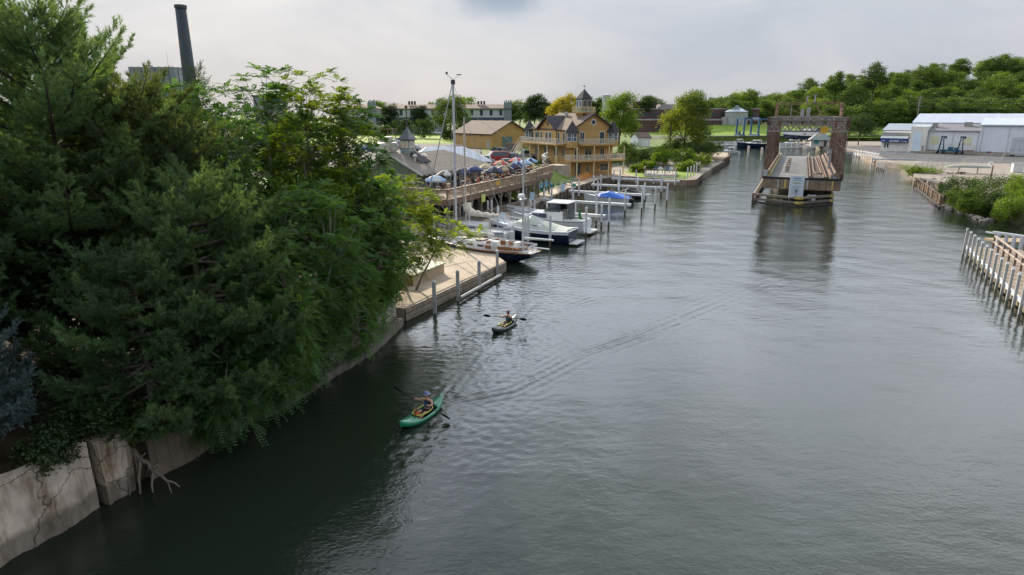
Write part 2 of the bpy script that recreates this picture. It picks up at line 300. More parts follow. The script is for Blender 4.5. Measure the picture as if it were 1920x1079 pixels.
# =================================================================== SETTING
# ---- water
def seg_dist(X, Y, p, q):
    px, py = p; dx, dy = q[0]-p[0], q[1]-p[1]; l2 = dx*dx+dy*dy
    t = ((X-px)*dx + (Y-py)*dy)/l2
    d = ((X-px)*-dy + (Y-py)*dx)/math.sqrt(l2)
    return t, d, math.sqrt(l2)
def make_water():
    xs = np.unique(np.concatenate([np.linspace(-3000,-60,14), np.linspace(-60,-18,12), np.arange(-18,-12,.3), np.arange(-12,20,.11), np.arange(20,34,.2), np.arange(34,70,.5), np.linspace(70,300,40), np.linspace(300,3000,12)]))
    ys = np.unique(np.concatenate([np.linspace(-2000,0,14), np.arange(0,12,1.0), np.arange(12,18,.3), np.arange(18,58,.11), np.arange(58,66,.25), np.arange(66,130,.5), np.linspace(130,330,70), np.linspace(330,4000,12)]))
    X, Y = np.meshgrid(xs, ys); Z = np.zeros_like(X)
    rng = np.random.default_rng(5)
    # crests trailing the green kayak along one long arm, and a short inner fan
    def arm(path, amp, lam, width, side, grow):
        d_best = np.full_like(X, 1e9); s_best = np.zeros_like(X); s0 = 0; tot = sum(math.dist(a,b) for a,b in zip(path, path[1:]))
        for a, b in zip(path, path[1:]):
            t, d, L = seg_dist(X, Y, a, b); ok = (t >= -.02) & (t <= 1.02)
            upd = ok & (np.abs(d) < np.abs(d_best)); d_best[upd] = d[upd]; s_best[upd] = (s0 + t*L)[upd]; s0 += L
        w = width*(1 + grow*s_best/tot); dd = d_best*side
        env = np.where(np.abs(d_best) < 50, np.exp(-(dd/w)**2), 0)
        fade = np.clip(s_best/.5, 0, 1)*np.clip((tot-s_best)/(tot*.6), 0, 1)**1.3
        brk = .76 + .24*np.sin(s_best*.9+1.3*np.sin(s_best*.37)+dd*1.5)*np.cos(s_best*.23+.6)
        return amp*env*fade*brk*np.cos(2*math.pi*dd/(lam*(1+.5*s_best/tot)) + .12*np.sin(s_best*.6))
    Z += arm([(-3.2,27.3),(0,28.75),(4.2,33.7),(7.8,36.8),(11.8,40.9),(21.3,50.4),(26,54.8)], .023, .52, .68, 1, 1.2)
    Z += arm([(-3.2,27.3),(-2.6,30),(-1.5,34),(.5,38)], .012, .5, .5, 1, 1.0)
    Z += arm([(-3.2,27.4),(-1.0,30.5),(3,36),(9,44)], .009, .5, 1.6, 1, .6)
    Z += arm([(.1,39.6),(3.2,42.3),(8,47.5),(14,53)], .009, .5, .6, 1, .9)
    Z += arm([(.1,39.7),(1.2,43),(3.4,48)], .008, .45, .6, 1, .9)
    # a few slow swells
    for k in range(16):
        a = rng.uniform(-.5, 2.3); lam = rng.uniform(2.2, 6); ph = rng.uniform(0, 6.28)
        Z += .0017*lam/3*np.sin(2*math.pi*(X*math.cos(a)+Y*math.sin(a))/lam+ph)*((Y>0)&(Y<140)&(X>-30)&(X<100))
    # short steep chop stirred up round the paddlers and along the dock
    def near(p, q, w):
        t, d, L_ = seg_dist(X, Y, p, q); tt = np.clip(t, 0, 1); dd = np.hypot(X-(p[0]+(q[0]-p[0])*tt), Y-(p[1]+(q[1]-p[1])*tt)); return np.exp(-(dd/w)**2)
    mask = np.clip(near((-2.8,24.5),(-.5,44),2.5) + .8*near((-1,38),(2,54),4.5) + .14*near((0,28),(12,42),4) + .22*near((-2,16),(0,24),4), 0, 1)
    for k in range(46):
        a = rng.uniform(-.4, 3.5); lam = rng.uniform(.26, .75); ph = rng.uniform(0, 6.28)
        Z += .0030*lam*mask*np.sin(2*math.pi*(X*math.cos(a)+Y*math.sin(a))/lam+ph)
    m2 = np.clip(near((-3.4,27.6),(-1.9,33),.8) + near((-1.9,33),(-2.4,41),.9) + .8*near((-.6,39.4),(.9,40.4),.9) + .7*near((-8.6,23.5),(-8.2,27),.5), 0, 1)
    for k in range(26):
        a = rng.uniform(.6, 2.4); lam = rng.uniform(.28, .5); ph = rng.uniform(0, 6.28)
        Z += .0085*lam*m2*np.sin(2*math.pi*(X*math.cos(a)+Y*math.sin(a))/lam+ph)
    nx, ny = len(xs), len(ys)
    V = np.stack([X.ravel(), Y.ravel(), Z.ravel()], 1)
    i = np.arange(nx*ny).reshape(ny, nx); F = np.stack([i[:-1,:-1], i[:-1,1:], i[1:,1:], i[1:,:-1]], -1).reshape(-1, 4)
    m = bpy.data.materials.new('river_water'); m.use_nodes = True; t = m.node_tree; nd = t.nodes; L = t.links; p = nd['Principled BSDF']
    p.inputs['Base Color'].default_value = (.012, .017, .011, 1); p.inputs['Roughness'].default_value = .03; p.inputs['IOR'].default_value = 1.36
    co = nd.new('ShaderNodeTexCoord')
    def nz(scale, detail, sx, sy, rot):
        mp_ = nd.new('ShaderNodeMapping'); mp_.inputs['Scale'].default_value = (sx, sy, 1); mp_.inputs['Rotation'].default_value = (0, 0, rot); L.new(co.outputs['Object'], mp_.inputs[0])
        n = nd.new('ShaderNodeTexNoise'); n.inputs['Scale'].default_value = scale; n.inputs['Detail'].default_value = detail; n.inputs['Roughness'].default_value = .55; L.new(mp_.outputs[0], n.inputs[0]); return n.outputs[0]
    a = nz(1.5, 4, .6, 1.0, R(-12)); b = nz(8.0, 4, .75, 1.0, R(18)); cpat = nz(.045, 3, 1, .55, R(25))
    # breeze patches: fine chop is stronger in some areas than others
    cr_ = nd.new('ShaderNodeMapRange'); cr_.inputs[1].default_value = .38; cr_.inputs[2].default_value = .66; cr_.inputs[3].default_value = .35; cr_.inputs[4].default_value = 1.25; L.new(cpat, cr_.inputs[0])
    mb = nd.new('ShaderNodeMath'); mb.operation = 'MULTIPLY'; L.new(b, mb.inputs[0]); L.new(cr_.outputs[0], mb.inputs[1])
    s = nd.new('ShaderNodeMath'); s.operation = 'MULTIPLY_ADD'; L.new(mb.outputs[0], s.inputs[0]); s.inputs[1].default_value = .42; L.new(a, s.inputs[2])
    bp = nd.new('ShaderNodeBump'); bp.inputs['Strength'].default_value = 1.0; bp.inputs['Distance'].default_value = .030; L.new(s.outputs[0], bp.inputs['Height']); L.new(bp.outputs[0], p.inputs['Normal'])
    struct(link('water', npmesh('water', V, F, m, smooth=True)))
make_water()
# ---- ground materials
def soil_mat(name, cols, sc_, rough=.9, bump=.6):
    m = bpy.data.materials.new(name); m.use_nodes = True; t = m.node_tree; nd = t.nodes; L = t.links; p = nd['Principled BSDF']; p.inputs['Roughness'].default_value = rough; p.inputs['Specular IOR Level'].default_value = .2
    co = nd.new('ShaderNodeTexCoord'); n = nd.new('ShaderNodeTexNoise'); n.inputs['Scale'].default_value = sc_; n.inputs['Detail'].default_value = 9; n.inputs['Roughness'].default_value = .7; L.new(co.outputs['Object'], n.inputs[0])
    r = nd.new('ShaderNodeValToRGB'); el = r.color_ramp.elements
    for i, c in enumerate(cols):
        pos = .3 + .42*i/(len(cols)-1)
        if i == 0: q = el[0]; q.position = pos
        elif i == len(cols)-1: q = el[-1]; q.position = pos
        else: q = el.new(pos)
        q.color = c+(1,)
    L.new(n.outputs[0], r.inputs[0]); L.new(r.outputs[0], p.inputs['Base Color'])
    n2 = nd.new('ShaderNodeTexNoise'); n2.inputs['Scale'].default_value = 9; n2.inputs['Detail'].default_value = 7; L.new(co.outputs['Object'], n2.inputs[0])
    b = nd.new('ShaderNodeBump'); b.inputs['Strength'].default_value = bump; b.inputs['Distance'].default_value = .08; L.new(n2.outputs[0], b.inputs['Height']); L.new(b.outputs[0], p.inputs['Normal'])
    MATS[name] = m; return m
grass_m = soil_mat('lawn_grass', [(.10,.16,.02),(.17,.25,.03),(.24,.32,.05)], .11)
rough_grass = soil_mat('rough_grass', [(.05,.08,.015),(.09,.135,.025),(.15,.19,.045)], .35)
litter = soil_mat('leaf_litter', [(.03,.022,.014),(.06,.042,.025),(.10,.065,.035)], .8)
gravel = soil_mat('gravel_ground', [(.15,.125,.10),(.24,.21,.175),(.32,.285,.245)], .5)
asphalt = soil_mat('asphalt', [(.055,.056,.06),(.08,.08,.085),(.12,.117,.113)], .16)
concrete_t = soil_mat('dock_concrete', [(.24,.19,.14),(.34,.28,.21),(.41,.345,.27)], .55, bump=.25)
def ground(name, pts, z0, z1, mat): return struct(MB().prism(pts, z0, z1).build(name, mat))
# river bed and the world's ground sheet
struct(MB().poly([(-3500,-2500,-2.5),(3500,-2500,-2.5),(3500,4500,-2.5),(-3500,4500,-2.5)]).build('river_bed', litter))
ground('wooded_bank', [(-17.3,5),(-15.75,16.3),(-14.55,19.2),(-13.2,21.8),(-12.35,24.5),(-10.8,28.6),(-10.1,30),(-8.6,34),(-7.75,39.2),(-9.0,44),(-11,49),(-13.5,57),(-120,61),(-120,5)], -2, 2.1, litter)
UP = [(-600,61.2),(-13.6,57.5),(-16.5,62),(-15.4,70),(-9.8,83),(-5.4,92),(-1.5,103),(3.2,111),(5,121),(4,133),(16,147),(24,161),(35,180),(45,200),(57,222),(66,238),(74,262),(88,291),(140,300),(330,300),(900,330),(3000,600),(3000,4000),(-3000,4000),(-3000,61.2)]
ground('upland', UP, -2, 3.55, rough_grass)
ground('river_terrace', [(-14,57),(-4.6,61),(-2.97,63.9),(2.9,87.5),(8.9,106.8),(17.5,125),(21.5,130.7),(33.2,122.2),(35.2,123.6),(50.1,158.7),(61,184),(66.5,200),(61,210),(58,225),(44,203),(34,183),(22,163),(2,141),(-5,100),(-14,78),(-20,62)], -2, 1.0, gravel)
# parking lot, drive, lawns on the upland
ground('parking_lot', [(-75,102),(-14,101),(-3,105),(2.2,113),(3.5,122),(1.5,134),(-6,150),(-8,170),(-10,215),(-60,218),(-80,150)], 3.4, 3.56, asphalt)
ground('lawn', [(-120,230),(-16,225),(-14,262),(-22,312),(-120,318)], 3.4, 3.57, grass_m)
ground('back_road', [(-500,322),(-22,316),(75,320),(74,327),(-22,324),(-500,331)], 3.4, 3.575, asphalt)
# far rising lawn
def far_lawn():
    xs = np.linspace(30, 300, 46); ys = np.linspace(296, 420, 26); X, Y = np.meshgrid(xs, ys)
    Z = 3.0 + np.clip((Y-305)/60, 0, 1)*2.2 + .15*np.sin(X*.11) + 3.9*np.clip((X-72)/26, 0, 1)**1.5*np.clip((Y-302)/28, 0, 1)
    i = np.arange(X.size).reshape(X.shape); F = np.stack([i[:-1,:-1], i[:-1,1:], i[1:,1:], i[1:,:-1]], -1).reshape(-1,4)
    struct(link('rising_lawn', npmesh('rising_lawn', np.stack([X.ravel(),Y.ravel(),Z.ravel()],1), F, grass_m, smooth=True)))
far_lawn()
ground('slip_road', [(52,262),(66,262),(82,290),(150,301),(230,302),(230,307),(148,306),(78,298),(58,280)], 3.3, 3.62, asphalt)
# hill
def hill_h(x, y):
    u = np.clip((x - (118 + (y-330)*.10))/190, 0, 1); v = np.clip((y-318)/150, 0, 1)
    return 3.0 + (30*u**0.9 + 3)*(v*v*(3-2*v))**.8
def make_hill():
    xs = np.linspace(95, 900, 90); ys = np.linspace(314, 900, 60); X, Y = np.meshgrid(xs, ys); Z = hill_h(X, Y)
    Z = np.where((X < 100) | (Y < 316), 2.0, Z)
    i = np.arange(X.size).reshape(X.shape); F = np.stack([i[:-1,:-1], i[:-1,1:], i[1:,1:], i[1:,:-1]], -1).reshape(-1,4)
    struct(link('hill', npmesh('hill', np.stack([X.ravel(),Y.ravel(),Z.ravel()],1), F, rough_grass, smooth=True)))
make_hill()
# right bank
RB = [(66.4,85.5),(65.8,93),(67.5,99.5),(72.5,104),(78.2,124.5),(84,136),(94.8,158),(95.6,168),(101,186),(114,216),(114.6,235),(118,262),(122,286),(150,301),(1200,331),(1200,60),(120,60),(72,79.5)]
ground('right_bank', RB, -2, 1.25, gravel)
ground('boatyard_lot', [(100,172),(118,216),(121,250),(700,250),(700,150),(240,128),(150,146)], .9, 1.27, asphalt)
bs = [((60.3,80.4),(66.6,85.6)),((61.2,86),(66.2,89)),((61.9,92),(66,93.2)),((65.6,98.6),(67.8,99.4)),((72.4,103.6),(74,103))]
bs = [((75,72.5),(80,76)),((66.5,76),(72.2,79.6))] + bs
V = [(a[0]-.3,a[1],-.5) for a,b_ in bs] + [((a[0]*.5+b_[0]*.5),(a[1]*.5+b_[1]*.5),.75) for a,b_ in bs] + [(b_[0]+.3,b_[1],1.27) for a,b_ in bs]; k_ = len(bs)
struct(MB().add(V, [(r_*k_+i, r_*k_+i+1, (r_+1)*k_+i+1, (r_+1)*k_+i) for r_ in (0,1) for i in range(k_-1)]).build('bank_slope', litter, smooth=True))
# grass slope between the parking level and the boardwalk
def grass_slope():
    a = [Vector(p) for p in ((-3.6,93,3.5),(.2,101.5,3.6),(3.6,110.5,3.6),(5.2,121,3.6),(6.2,127,3.5))]
    b = [Vector(p) for p in ((1.6,90,1.0),(5.6,104,1.0),(8.6,113,1.0),(11.6,121,1.0),(12.6,127.5,1.0))]
    V = []; n = 14
    for i in range(len(a)):
        for k in range(n+1):
            t = k/n; p = a[i].lerp(b[i], t); p.z = a[i].z + (b[i].z-a[i].z)*(t*t*(3-2*t)); V.append(p)
    F = [(i*(n+1)+k, i*(n+1)+k+1, (i+1)*(n+1)+k+1, (i+1)*(n+1)+k) for i in range(len(a)-1) for k in range(n)]
    struct(MB().add(V, F).build('grass_slope', soil_mat('slope_grass', [(.06,.10,.015),(.11,.165,.025),(.20,.24,.06)], .6), smooth=True, fix=False))
grass_slope()
struct(MB().prism([(25,128),(33.5,124.2),(38,134),(41,146),(30,149),(24,141)], .9, 1.03).build('garden_lawn', grass_m))
struct(MB().prism([(18.2,127.4),(22.8,130.2),(25.3,128.2),(24,140),(20,141),(14,128)], .9, 1.02).build('garden_path', concrete_t))
# ---- walls of the left bank
conc = M('old_concrete', (.27,.24,.20), .85, .45, .5, bump=.8, stain=.6, tide=.55, crack=.7)
conc_l = M('pale_concrete', (.36,.31,.255), .85, .35, .6, bump=.6, stain=.45)
conc_w = M('seawall_concrete', (.44,.37,.30), .9, .45, .55, bump=.9, stain=.75, tide=.62, crack=.55)
def wall_run(name, label, pts, z0, z1, th, mat, jitter=.06, seed=1, top=None):
    # leaning, pitted concrete: a fine strip with noise
    rng = random.Random(seed); P = [Vector((p[0],p[1],0)) for p in pts]; S = []
    for a, b in zip(P, P[1:]):
        n = max(2, int((b-a).length/.12))
        S += [a.lerp(b, i/n) for i in range(n)]
    S.append(P[-1]); k = len(S); nz_ = 9; V = []; Fc = []
    from mathutils import noise
    for i, s in enumerate(S):
        d = (S[min(i+1,k-1)]-S[max(i-1,0)]).normalized(); n = Vector((d.y, -d.x, 0))
        ztop = z1 + .12*noise.noise(Vector((s.x*.5, s.y*.5, seed))) + .06*noise.noise(Vector((s.x*2, s.y*2, seed)))
        for j in range(nz_):
            t = j/(nz_-1); z = z0+(ztop-z0)*t
            o = jitter*.9*noise.noise(Vector((s.x*.7, s.y*.7, z*.3+seed))) + jitter*.6*noise.noise(Vector((s.x*2.6, s.y*2.6, z*.5))) - jitter*2.2*max(0, noise.noise(Vector((s.x*1.9+7, s.y*1.9, seed)))-.42)**.7 + jitter*.35*noise.noise(Vector((s.x*6, s.y*6, z*6)))
            V.append((s.x+n.x*(o+.15*(1-t)), s.y+n.y*(o+.15*(1-t)), z))
        V.append((s.x-n.x*th, s.y-n.y*th, ztop+.02)); V.append((s.x-n.x*th, s.y-n.y*th, z0))
    m_ = nz_+2
    for i in range(k-1):
        for j in range(m_-1): Fc.append((i*m_+j, i*m_+j+1, (i+1)*m_+j+1, (i+1)*m_+j))
    Fc += [tuple(range(m_)), tuple((k-1)*m_+j for j in range(m_))]
    o = MB().add(V, Fc).build(name, mat); return tag(o, label, 'wall')
wall_run('seawall', 'cracked pale concrete seawall slab at the lower left corner of the river', [(-17.2,5),(-15.3,16.3),(-14.45,18.2),(-14.15,19.2)], -1.5, 2.45, .55, conc_w, .14, 3)
wall_run('seawall', 'broken short concrete seawall piece just past the driftwood roots', [(-13.95,19.35),(-13.75,19.8),(-13.5,20.3)], -1.5, 2.3, .8, conc_w, .16, 9)
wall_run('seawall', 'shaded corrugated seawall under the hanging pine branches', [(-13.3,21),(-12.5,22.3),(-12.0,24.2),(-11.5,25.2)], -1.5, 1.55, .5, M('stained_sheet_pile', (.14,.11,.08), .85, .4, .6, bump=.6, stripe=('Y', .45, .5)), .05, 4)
wall_run('seawall', 'weathered concrete seawall below the feathery leaved trees', [(-11.5,25.2),(-10.75,27.4),(-9.85,30),(-8.35,34),(-7.75,37.4),(-7.5,39.2)], -1.5, 1.55, .5, conc, .08, 5)
wall_run('concrete_ledge', 'low broken concrete ledge along the foot of the tree lined seawall', [(-10.9,25.8),(-10.1,27.6),(-9.25,30),(-7.75,34),(-7.2,37.2),(-6.95,38.9)], -1.5, .38, .75, conc, .07, 6)
# concrete dock
dk = thing('concrete_dock', 'tan concrete dock slab with dark timber bumper boards on the left bank', 'dock')
DP = [(-.62,53.5),(-1.6,51.2),(-3.55,47.35),(-5.5,43.1),(-7.05,39.7),(-9.2,40.5),(-13,50),(-13.5,57.5),(-4.6,60.9),(-2.2,58.6)]
MB().prism(DP, -2, .86).build('slab', concrete_t, dk, bevel=.03)
dirn = Vector((-.62+7.05, 53.5-39.7)).normalized(); nrm = Vector((dirn.y, -dirn.x))
for z, w in ((.66,.30),(.30,.30),(-.02,.26)):
    b = MB()
    for i in range(4):
        a = Vector((-7.05,39.7)).lerp(Vector((-.62,53.5)), i/4+.003); c = Vector((-7.05,39.7)).lerp(Vector((-.62,53.5)), (i+1)/4-.003)
        b.beam((a.x+nrm.x*.09, a.y+nrm.y*.09, z), (c.x+nrm.x*.09, c.y+nrm.y*.09, z), .14, w)
    b.build('bumper_board', timber, dk)
jm = M('dark_joint', (.06,.05,.04), .9)  # dark strips along the slab joints
j = MB(); j.beam((-10.2,46,.867),(-3.9,53.2,.867),.05,.012); j.beam((-3.9,53.2,.867),(-2.7,49.2,.867),.04,.012); j.build('expansion_joint', jm, dk)
def post(px, py, h, r, label, name='mooring_post', group=None, mat=None, z=.9, low=-1.5):
    p = G(px, py, z); t = thing(name, label, 'post', (p.x, p.y, 0), 0, group)
    b = MB(); b.lathe([(r*1.02,.0+low),(r,.3),(r,h-.02),(r*.7,h+.08)], 10); b.build('shaft', mat or white, t, smooth=True)
    c = MB(); c.lathe([(r*1.08,h+.0),(r*1.08,h+.04),(r*.2,h+.2)], 10); c.build('cap', white, t)
    return t
grey_p = M('grey_post_paint', (.36,.37,.37), .6, .25, 2, stain=.3)
for i, (px, py) in enumerate(((812,574),(856,551),(896,530),(930,508))):
    lab = ('nearest to the trees','second from the trees','third from the trees','farthest from the trees')[i]
    p = G(px, py, .5) ; x, y = p.x+nrm.x*.12, p.y+nrm.y*.12
    t = thing('dock_post', 'grey post on the concrete dock edge, %s' % lab, 'post', (x,y,0), 0, 'posts along the edge of the concrete dock')
    MB().box(-.12,.12,-.12,.12,-1.5,2.15).build('shaft', grey_p, t, bevel=.02); MB().lathe([(.17,2.15),(.17,2.2),(.03,2.3)],4,rot=math.pi/4).build('cap', white, t)
b = MB(); a = G(856,556,.35); c = G(932,514,.35)
b.tube((a.x+nrm.x*.34,a.y+nrm.y*.34,.3),(c.x+nrm.x*.34,c.y+nrm.y*.34,.3),.11,n=10); tag(b.build('fender_pipe', M('pipe_grey',(.33,.32,.30),.6,.3,2)), 'long pale fender pipe hung along the water side of the concrete dock', 'fender')
# low planter wall hut on dock behind leaves
t = thing('planter_box', 'low pale green edged planter box on the concrete dock under the leaves', 'planter', tuple(G(772,520,.86)), R(65))
MB().box(-2.2,2.2,-1.6,1.6,0,.75).build('box', M('tan_stucco',(.33,.25,.17),.8,.2), t); MB().box(-2.3,2.3,-1.7,1.7,.752,.86).build('rim', M('sage_trim',(.33,.36,.25),.7,.2), t)
# driftwood roots by the broken wall
t = thing('driftwood', 'bleached forked driftwood root leaning from the broken seawall into the water', 'driftwood', (-13.2,20.4,0))
wd = M('bleached_wood', (.13,.105,.085), .8, .3, 3, bump=.4)
def branchy(b, pts, r0, r1, n=6): b.path(pts, [r0+(r1-r0)*i/(len(pts)-1) for i in range(len(pts))], n)
b = MB(); branchy(b, [(-.7,-.2,2.0),(-.35,.12,1.62),(-.1,.02,1.3),(.2,.16,1.08),(.5,.02,.8),(.85,.12,.5),(1.2,-.04,.35),(1.55,.05,.2),(1.9,-.1,.1)], .13, .035); branchy(b, [(-.1,.1,1.3),(-.05,-.35,.6),(.05,-.6,-.3)], .1, .05); branchy(b, [(.5,.1,.8),(.55,-.3,.3),(.7,-.5,-.3)], .08, .04); branchy(b, [(-.4,0,1.7),(-.5,-.4,.8),(-.45,-.7,-.2)], .08, .04)
branchy(b, [(1.2,0,.35),(1.5,-.3,.15),(1.7,-.5,-.1)], .05, .02); rr_=random.Random(7)
for i in range(14):
    s_=Vector((rr_.uniform(-.5,1.5),rr_.uniform(-.25,.15),0)); s_.z=1.7-s_.x*.95+rr_.uniform(-.1,.1); e_=s_+Vector((rr_.uniform(-.5,.6),rr_.uniform(-.6,.2),rr_.uniform(-.9,.25))); branchy(b,[s_,s_.lerp(e_,.5)+Vector((rr_.uniform(-.1,.1),rr_.uniform(-.1,.1),.08)),e_],.035,.01,5)
b.build('root', wd, t, smooth=True); t.scale=(.66,.75,.86)
# =================================================================== VEGETATION
bark = M('bark', (.085,.07,.055), .9, .4, 4, bump=.7)
bark_l = M('pale_bark', (.20,.18,.155), .9, .35, 4, bump=.5)
def unit(v): return v/np.maximum(np.linalg.norm(v, axis=-1, keepdims=True), 1e-9)
def leaf_quads(C, Nn, size, asp, rng):
    n = len(C); T = unit(np.cross(Nn, rng.normal(size=(n,3)))); B = np.cross(Nn, T)
    s = size.reshape(-1,1)*.5; a = T*s; b = B*s*asp
    fold = Nn*s*.25
    V = np.stack([C-a, C-b+fold, C+a, C+b+fold], 1).reshape(-1,3)
    F = np.arange(4*n).reshape(n,4)
    return V, F
def crown_lobed(rng, H, Rr, z0, lobes=9, clumps=80, per=30, leaf=.5, spread=.7, asp=.62, flat=1.0, updir=.35, fill=.3):
    """clump centres on the shells of several lobes, leaves round each clump"""
    L = []
    L.append((np.array([0,0,z0+(H-z0)*.55]), Rr*.62, (H-z0)*.42))
    for k in range(lobes):
        a = k*2.399+rng.uniform(-.4,.4); t = (k+.5)/lobes; zz = z0+(H-z0)*(.22+.66*t); rr = Rr*math.sqrt(max(.05, 1-((t-.32)/.75)**2))*.62
        L.append((np.array([rr*math.cos(a), rr*math.sin(a), zz]), Rr*rng.uniform(.30,.46), Rr*rng.uniform(.28,.42)*flat))
    cs = []; ns = []
    for k in range(clumps):
        c, rh, rv = L[rng.integers(len(L))]; d = unit(rng.normal(size=3)); d[2] = d[2]*.9+.15; d = unit(d)
        f = rng.uniform(1-fill*1.6, 1.06); p = c+d*np.array([rh,rh,rv])*f
        cs.append(p); ns.append(d)
    cs = np.array(cs); ns = np.array(ns)
    cen = np.repeat(cs, per, 0); nn = np.repeat(ns, per, 0)
    off = rng.normal(size=cen.shape)*spread*np.array([1,1,.62])
    P = cen+off; Nn = unit(nn*.5+rng.normal(size=P.shape)*.75+np.array([0,0,updir])); sz = leaf*rng.uniform(.6,1.25,len(P))
    V, F = leaf_quads(P, Nn, sz, asp, rng)
    v = np.clip(np.repeat(rng.uniform(0,1,clumps), per)*.55+rng.uniform(0,.45,len(P)), 0, 1)
    return V, F, v, L
def trunk_mesh(H, r, L, z0, rng, mat, n=7, lean=0.0):
    b = MB(); top = Vector((lean*H*.5, 0, z0+(H-z0)*.55)); mid = Vector((lean*H*.2+rng.uniform(-.1,.1), rng.uniform(-.1,.1), z0*.6+.3))
    b.path([(0,0,-.4),(0,0,.2),mid,Vector((mid.x,mid.y,z0+(H-z0)*.2)),top],[r*1.5,r*1.05,r*.85,r*.65,r*.18],n)
    for c,rh,rv in L[1:]:
        s = mid.lerp(top, rng.uniform(.15,.75)); e = Vector(c); m = s.lerp(e,.55)+Vector((0,0,.08*(e-s).length)); b.path([s,m,e],[r*.4,r*.26,r*.07],5)
    return b.mesh('trunk', mat, True)
def broad_proto(name, seed, H, Rr, z0, leafmat, r=.25, bk=None, **kw):
    rng = np.random.default_rng(seed); V,F,v,L = crown_lobed(rng, H, Rr, z0, **kw)
    return npmesh('crown', V, F, leafmat, v), trunk_mesh(H, r, L, z0, rng, bk or bark)
def plant_tree(name, label, loc, meshes, rz=0, scale=1.0, group=None, cat='tree'):
    t = thing(name, label, cat, loc, rz, group); t.scale = (scale,)*3 if not hasattr(scale,'__len__') else scale
    link('crown', meshes[0], t); link('trunk', meshes[1], t); return t
# ---------------- leaf materials
lf_mid = LEAF('leaf_mid_green', (.022,.046,.012), (.085,.135,.028), .42, .12)
lf_bright = LEAF('leaf_bright_green', (.040,.090,.012), (.15,.225,.024), .5, .3)
lf_yellow = LEAF('leaf_yellow_green', (.035,.075,.014), (.20,.24,.03), .5, .10, gx=-.05)
lf_gold = LEAF('leaf_gold', (.11,.115,.012), (.33,.28,.02), .5, .25)
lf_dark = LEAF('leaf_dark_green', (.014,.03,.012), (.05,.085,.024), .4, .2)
lf_hill = LEAF('leaf_hill_green', (.014,.038,.013), (.12,.19,.035), .42, .06)
needle = LEAF('pine_needles', (.024,.056,.030), (.155,.25,.10), .38, .45)
needle2 = LEAF('olive_pine_needles', (.032,.058,.026), (.185,.235,.08), .38, .45)  # yellower needles of the olive green pine
spruce_n = LEAF('blue_spruce_needles', (.07,.105,.11), (.17,.235,.245), .25, .6)
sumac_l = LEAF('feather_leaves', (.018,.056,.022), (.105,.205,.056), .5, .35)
sumac_y = LEAF('sunlit_feather_leaves', (.05,.10,.010), (.22,.29,.03), .6, .4)
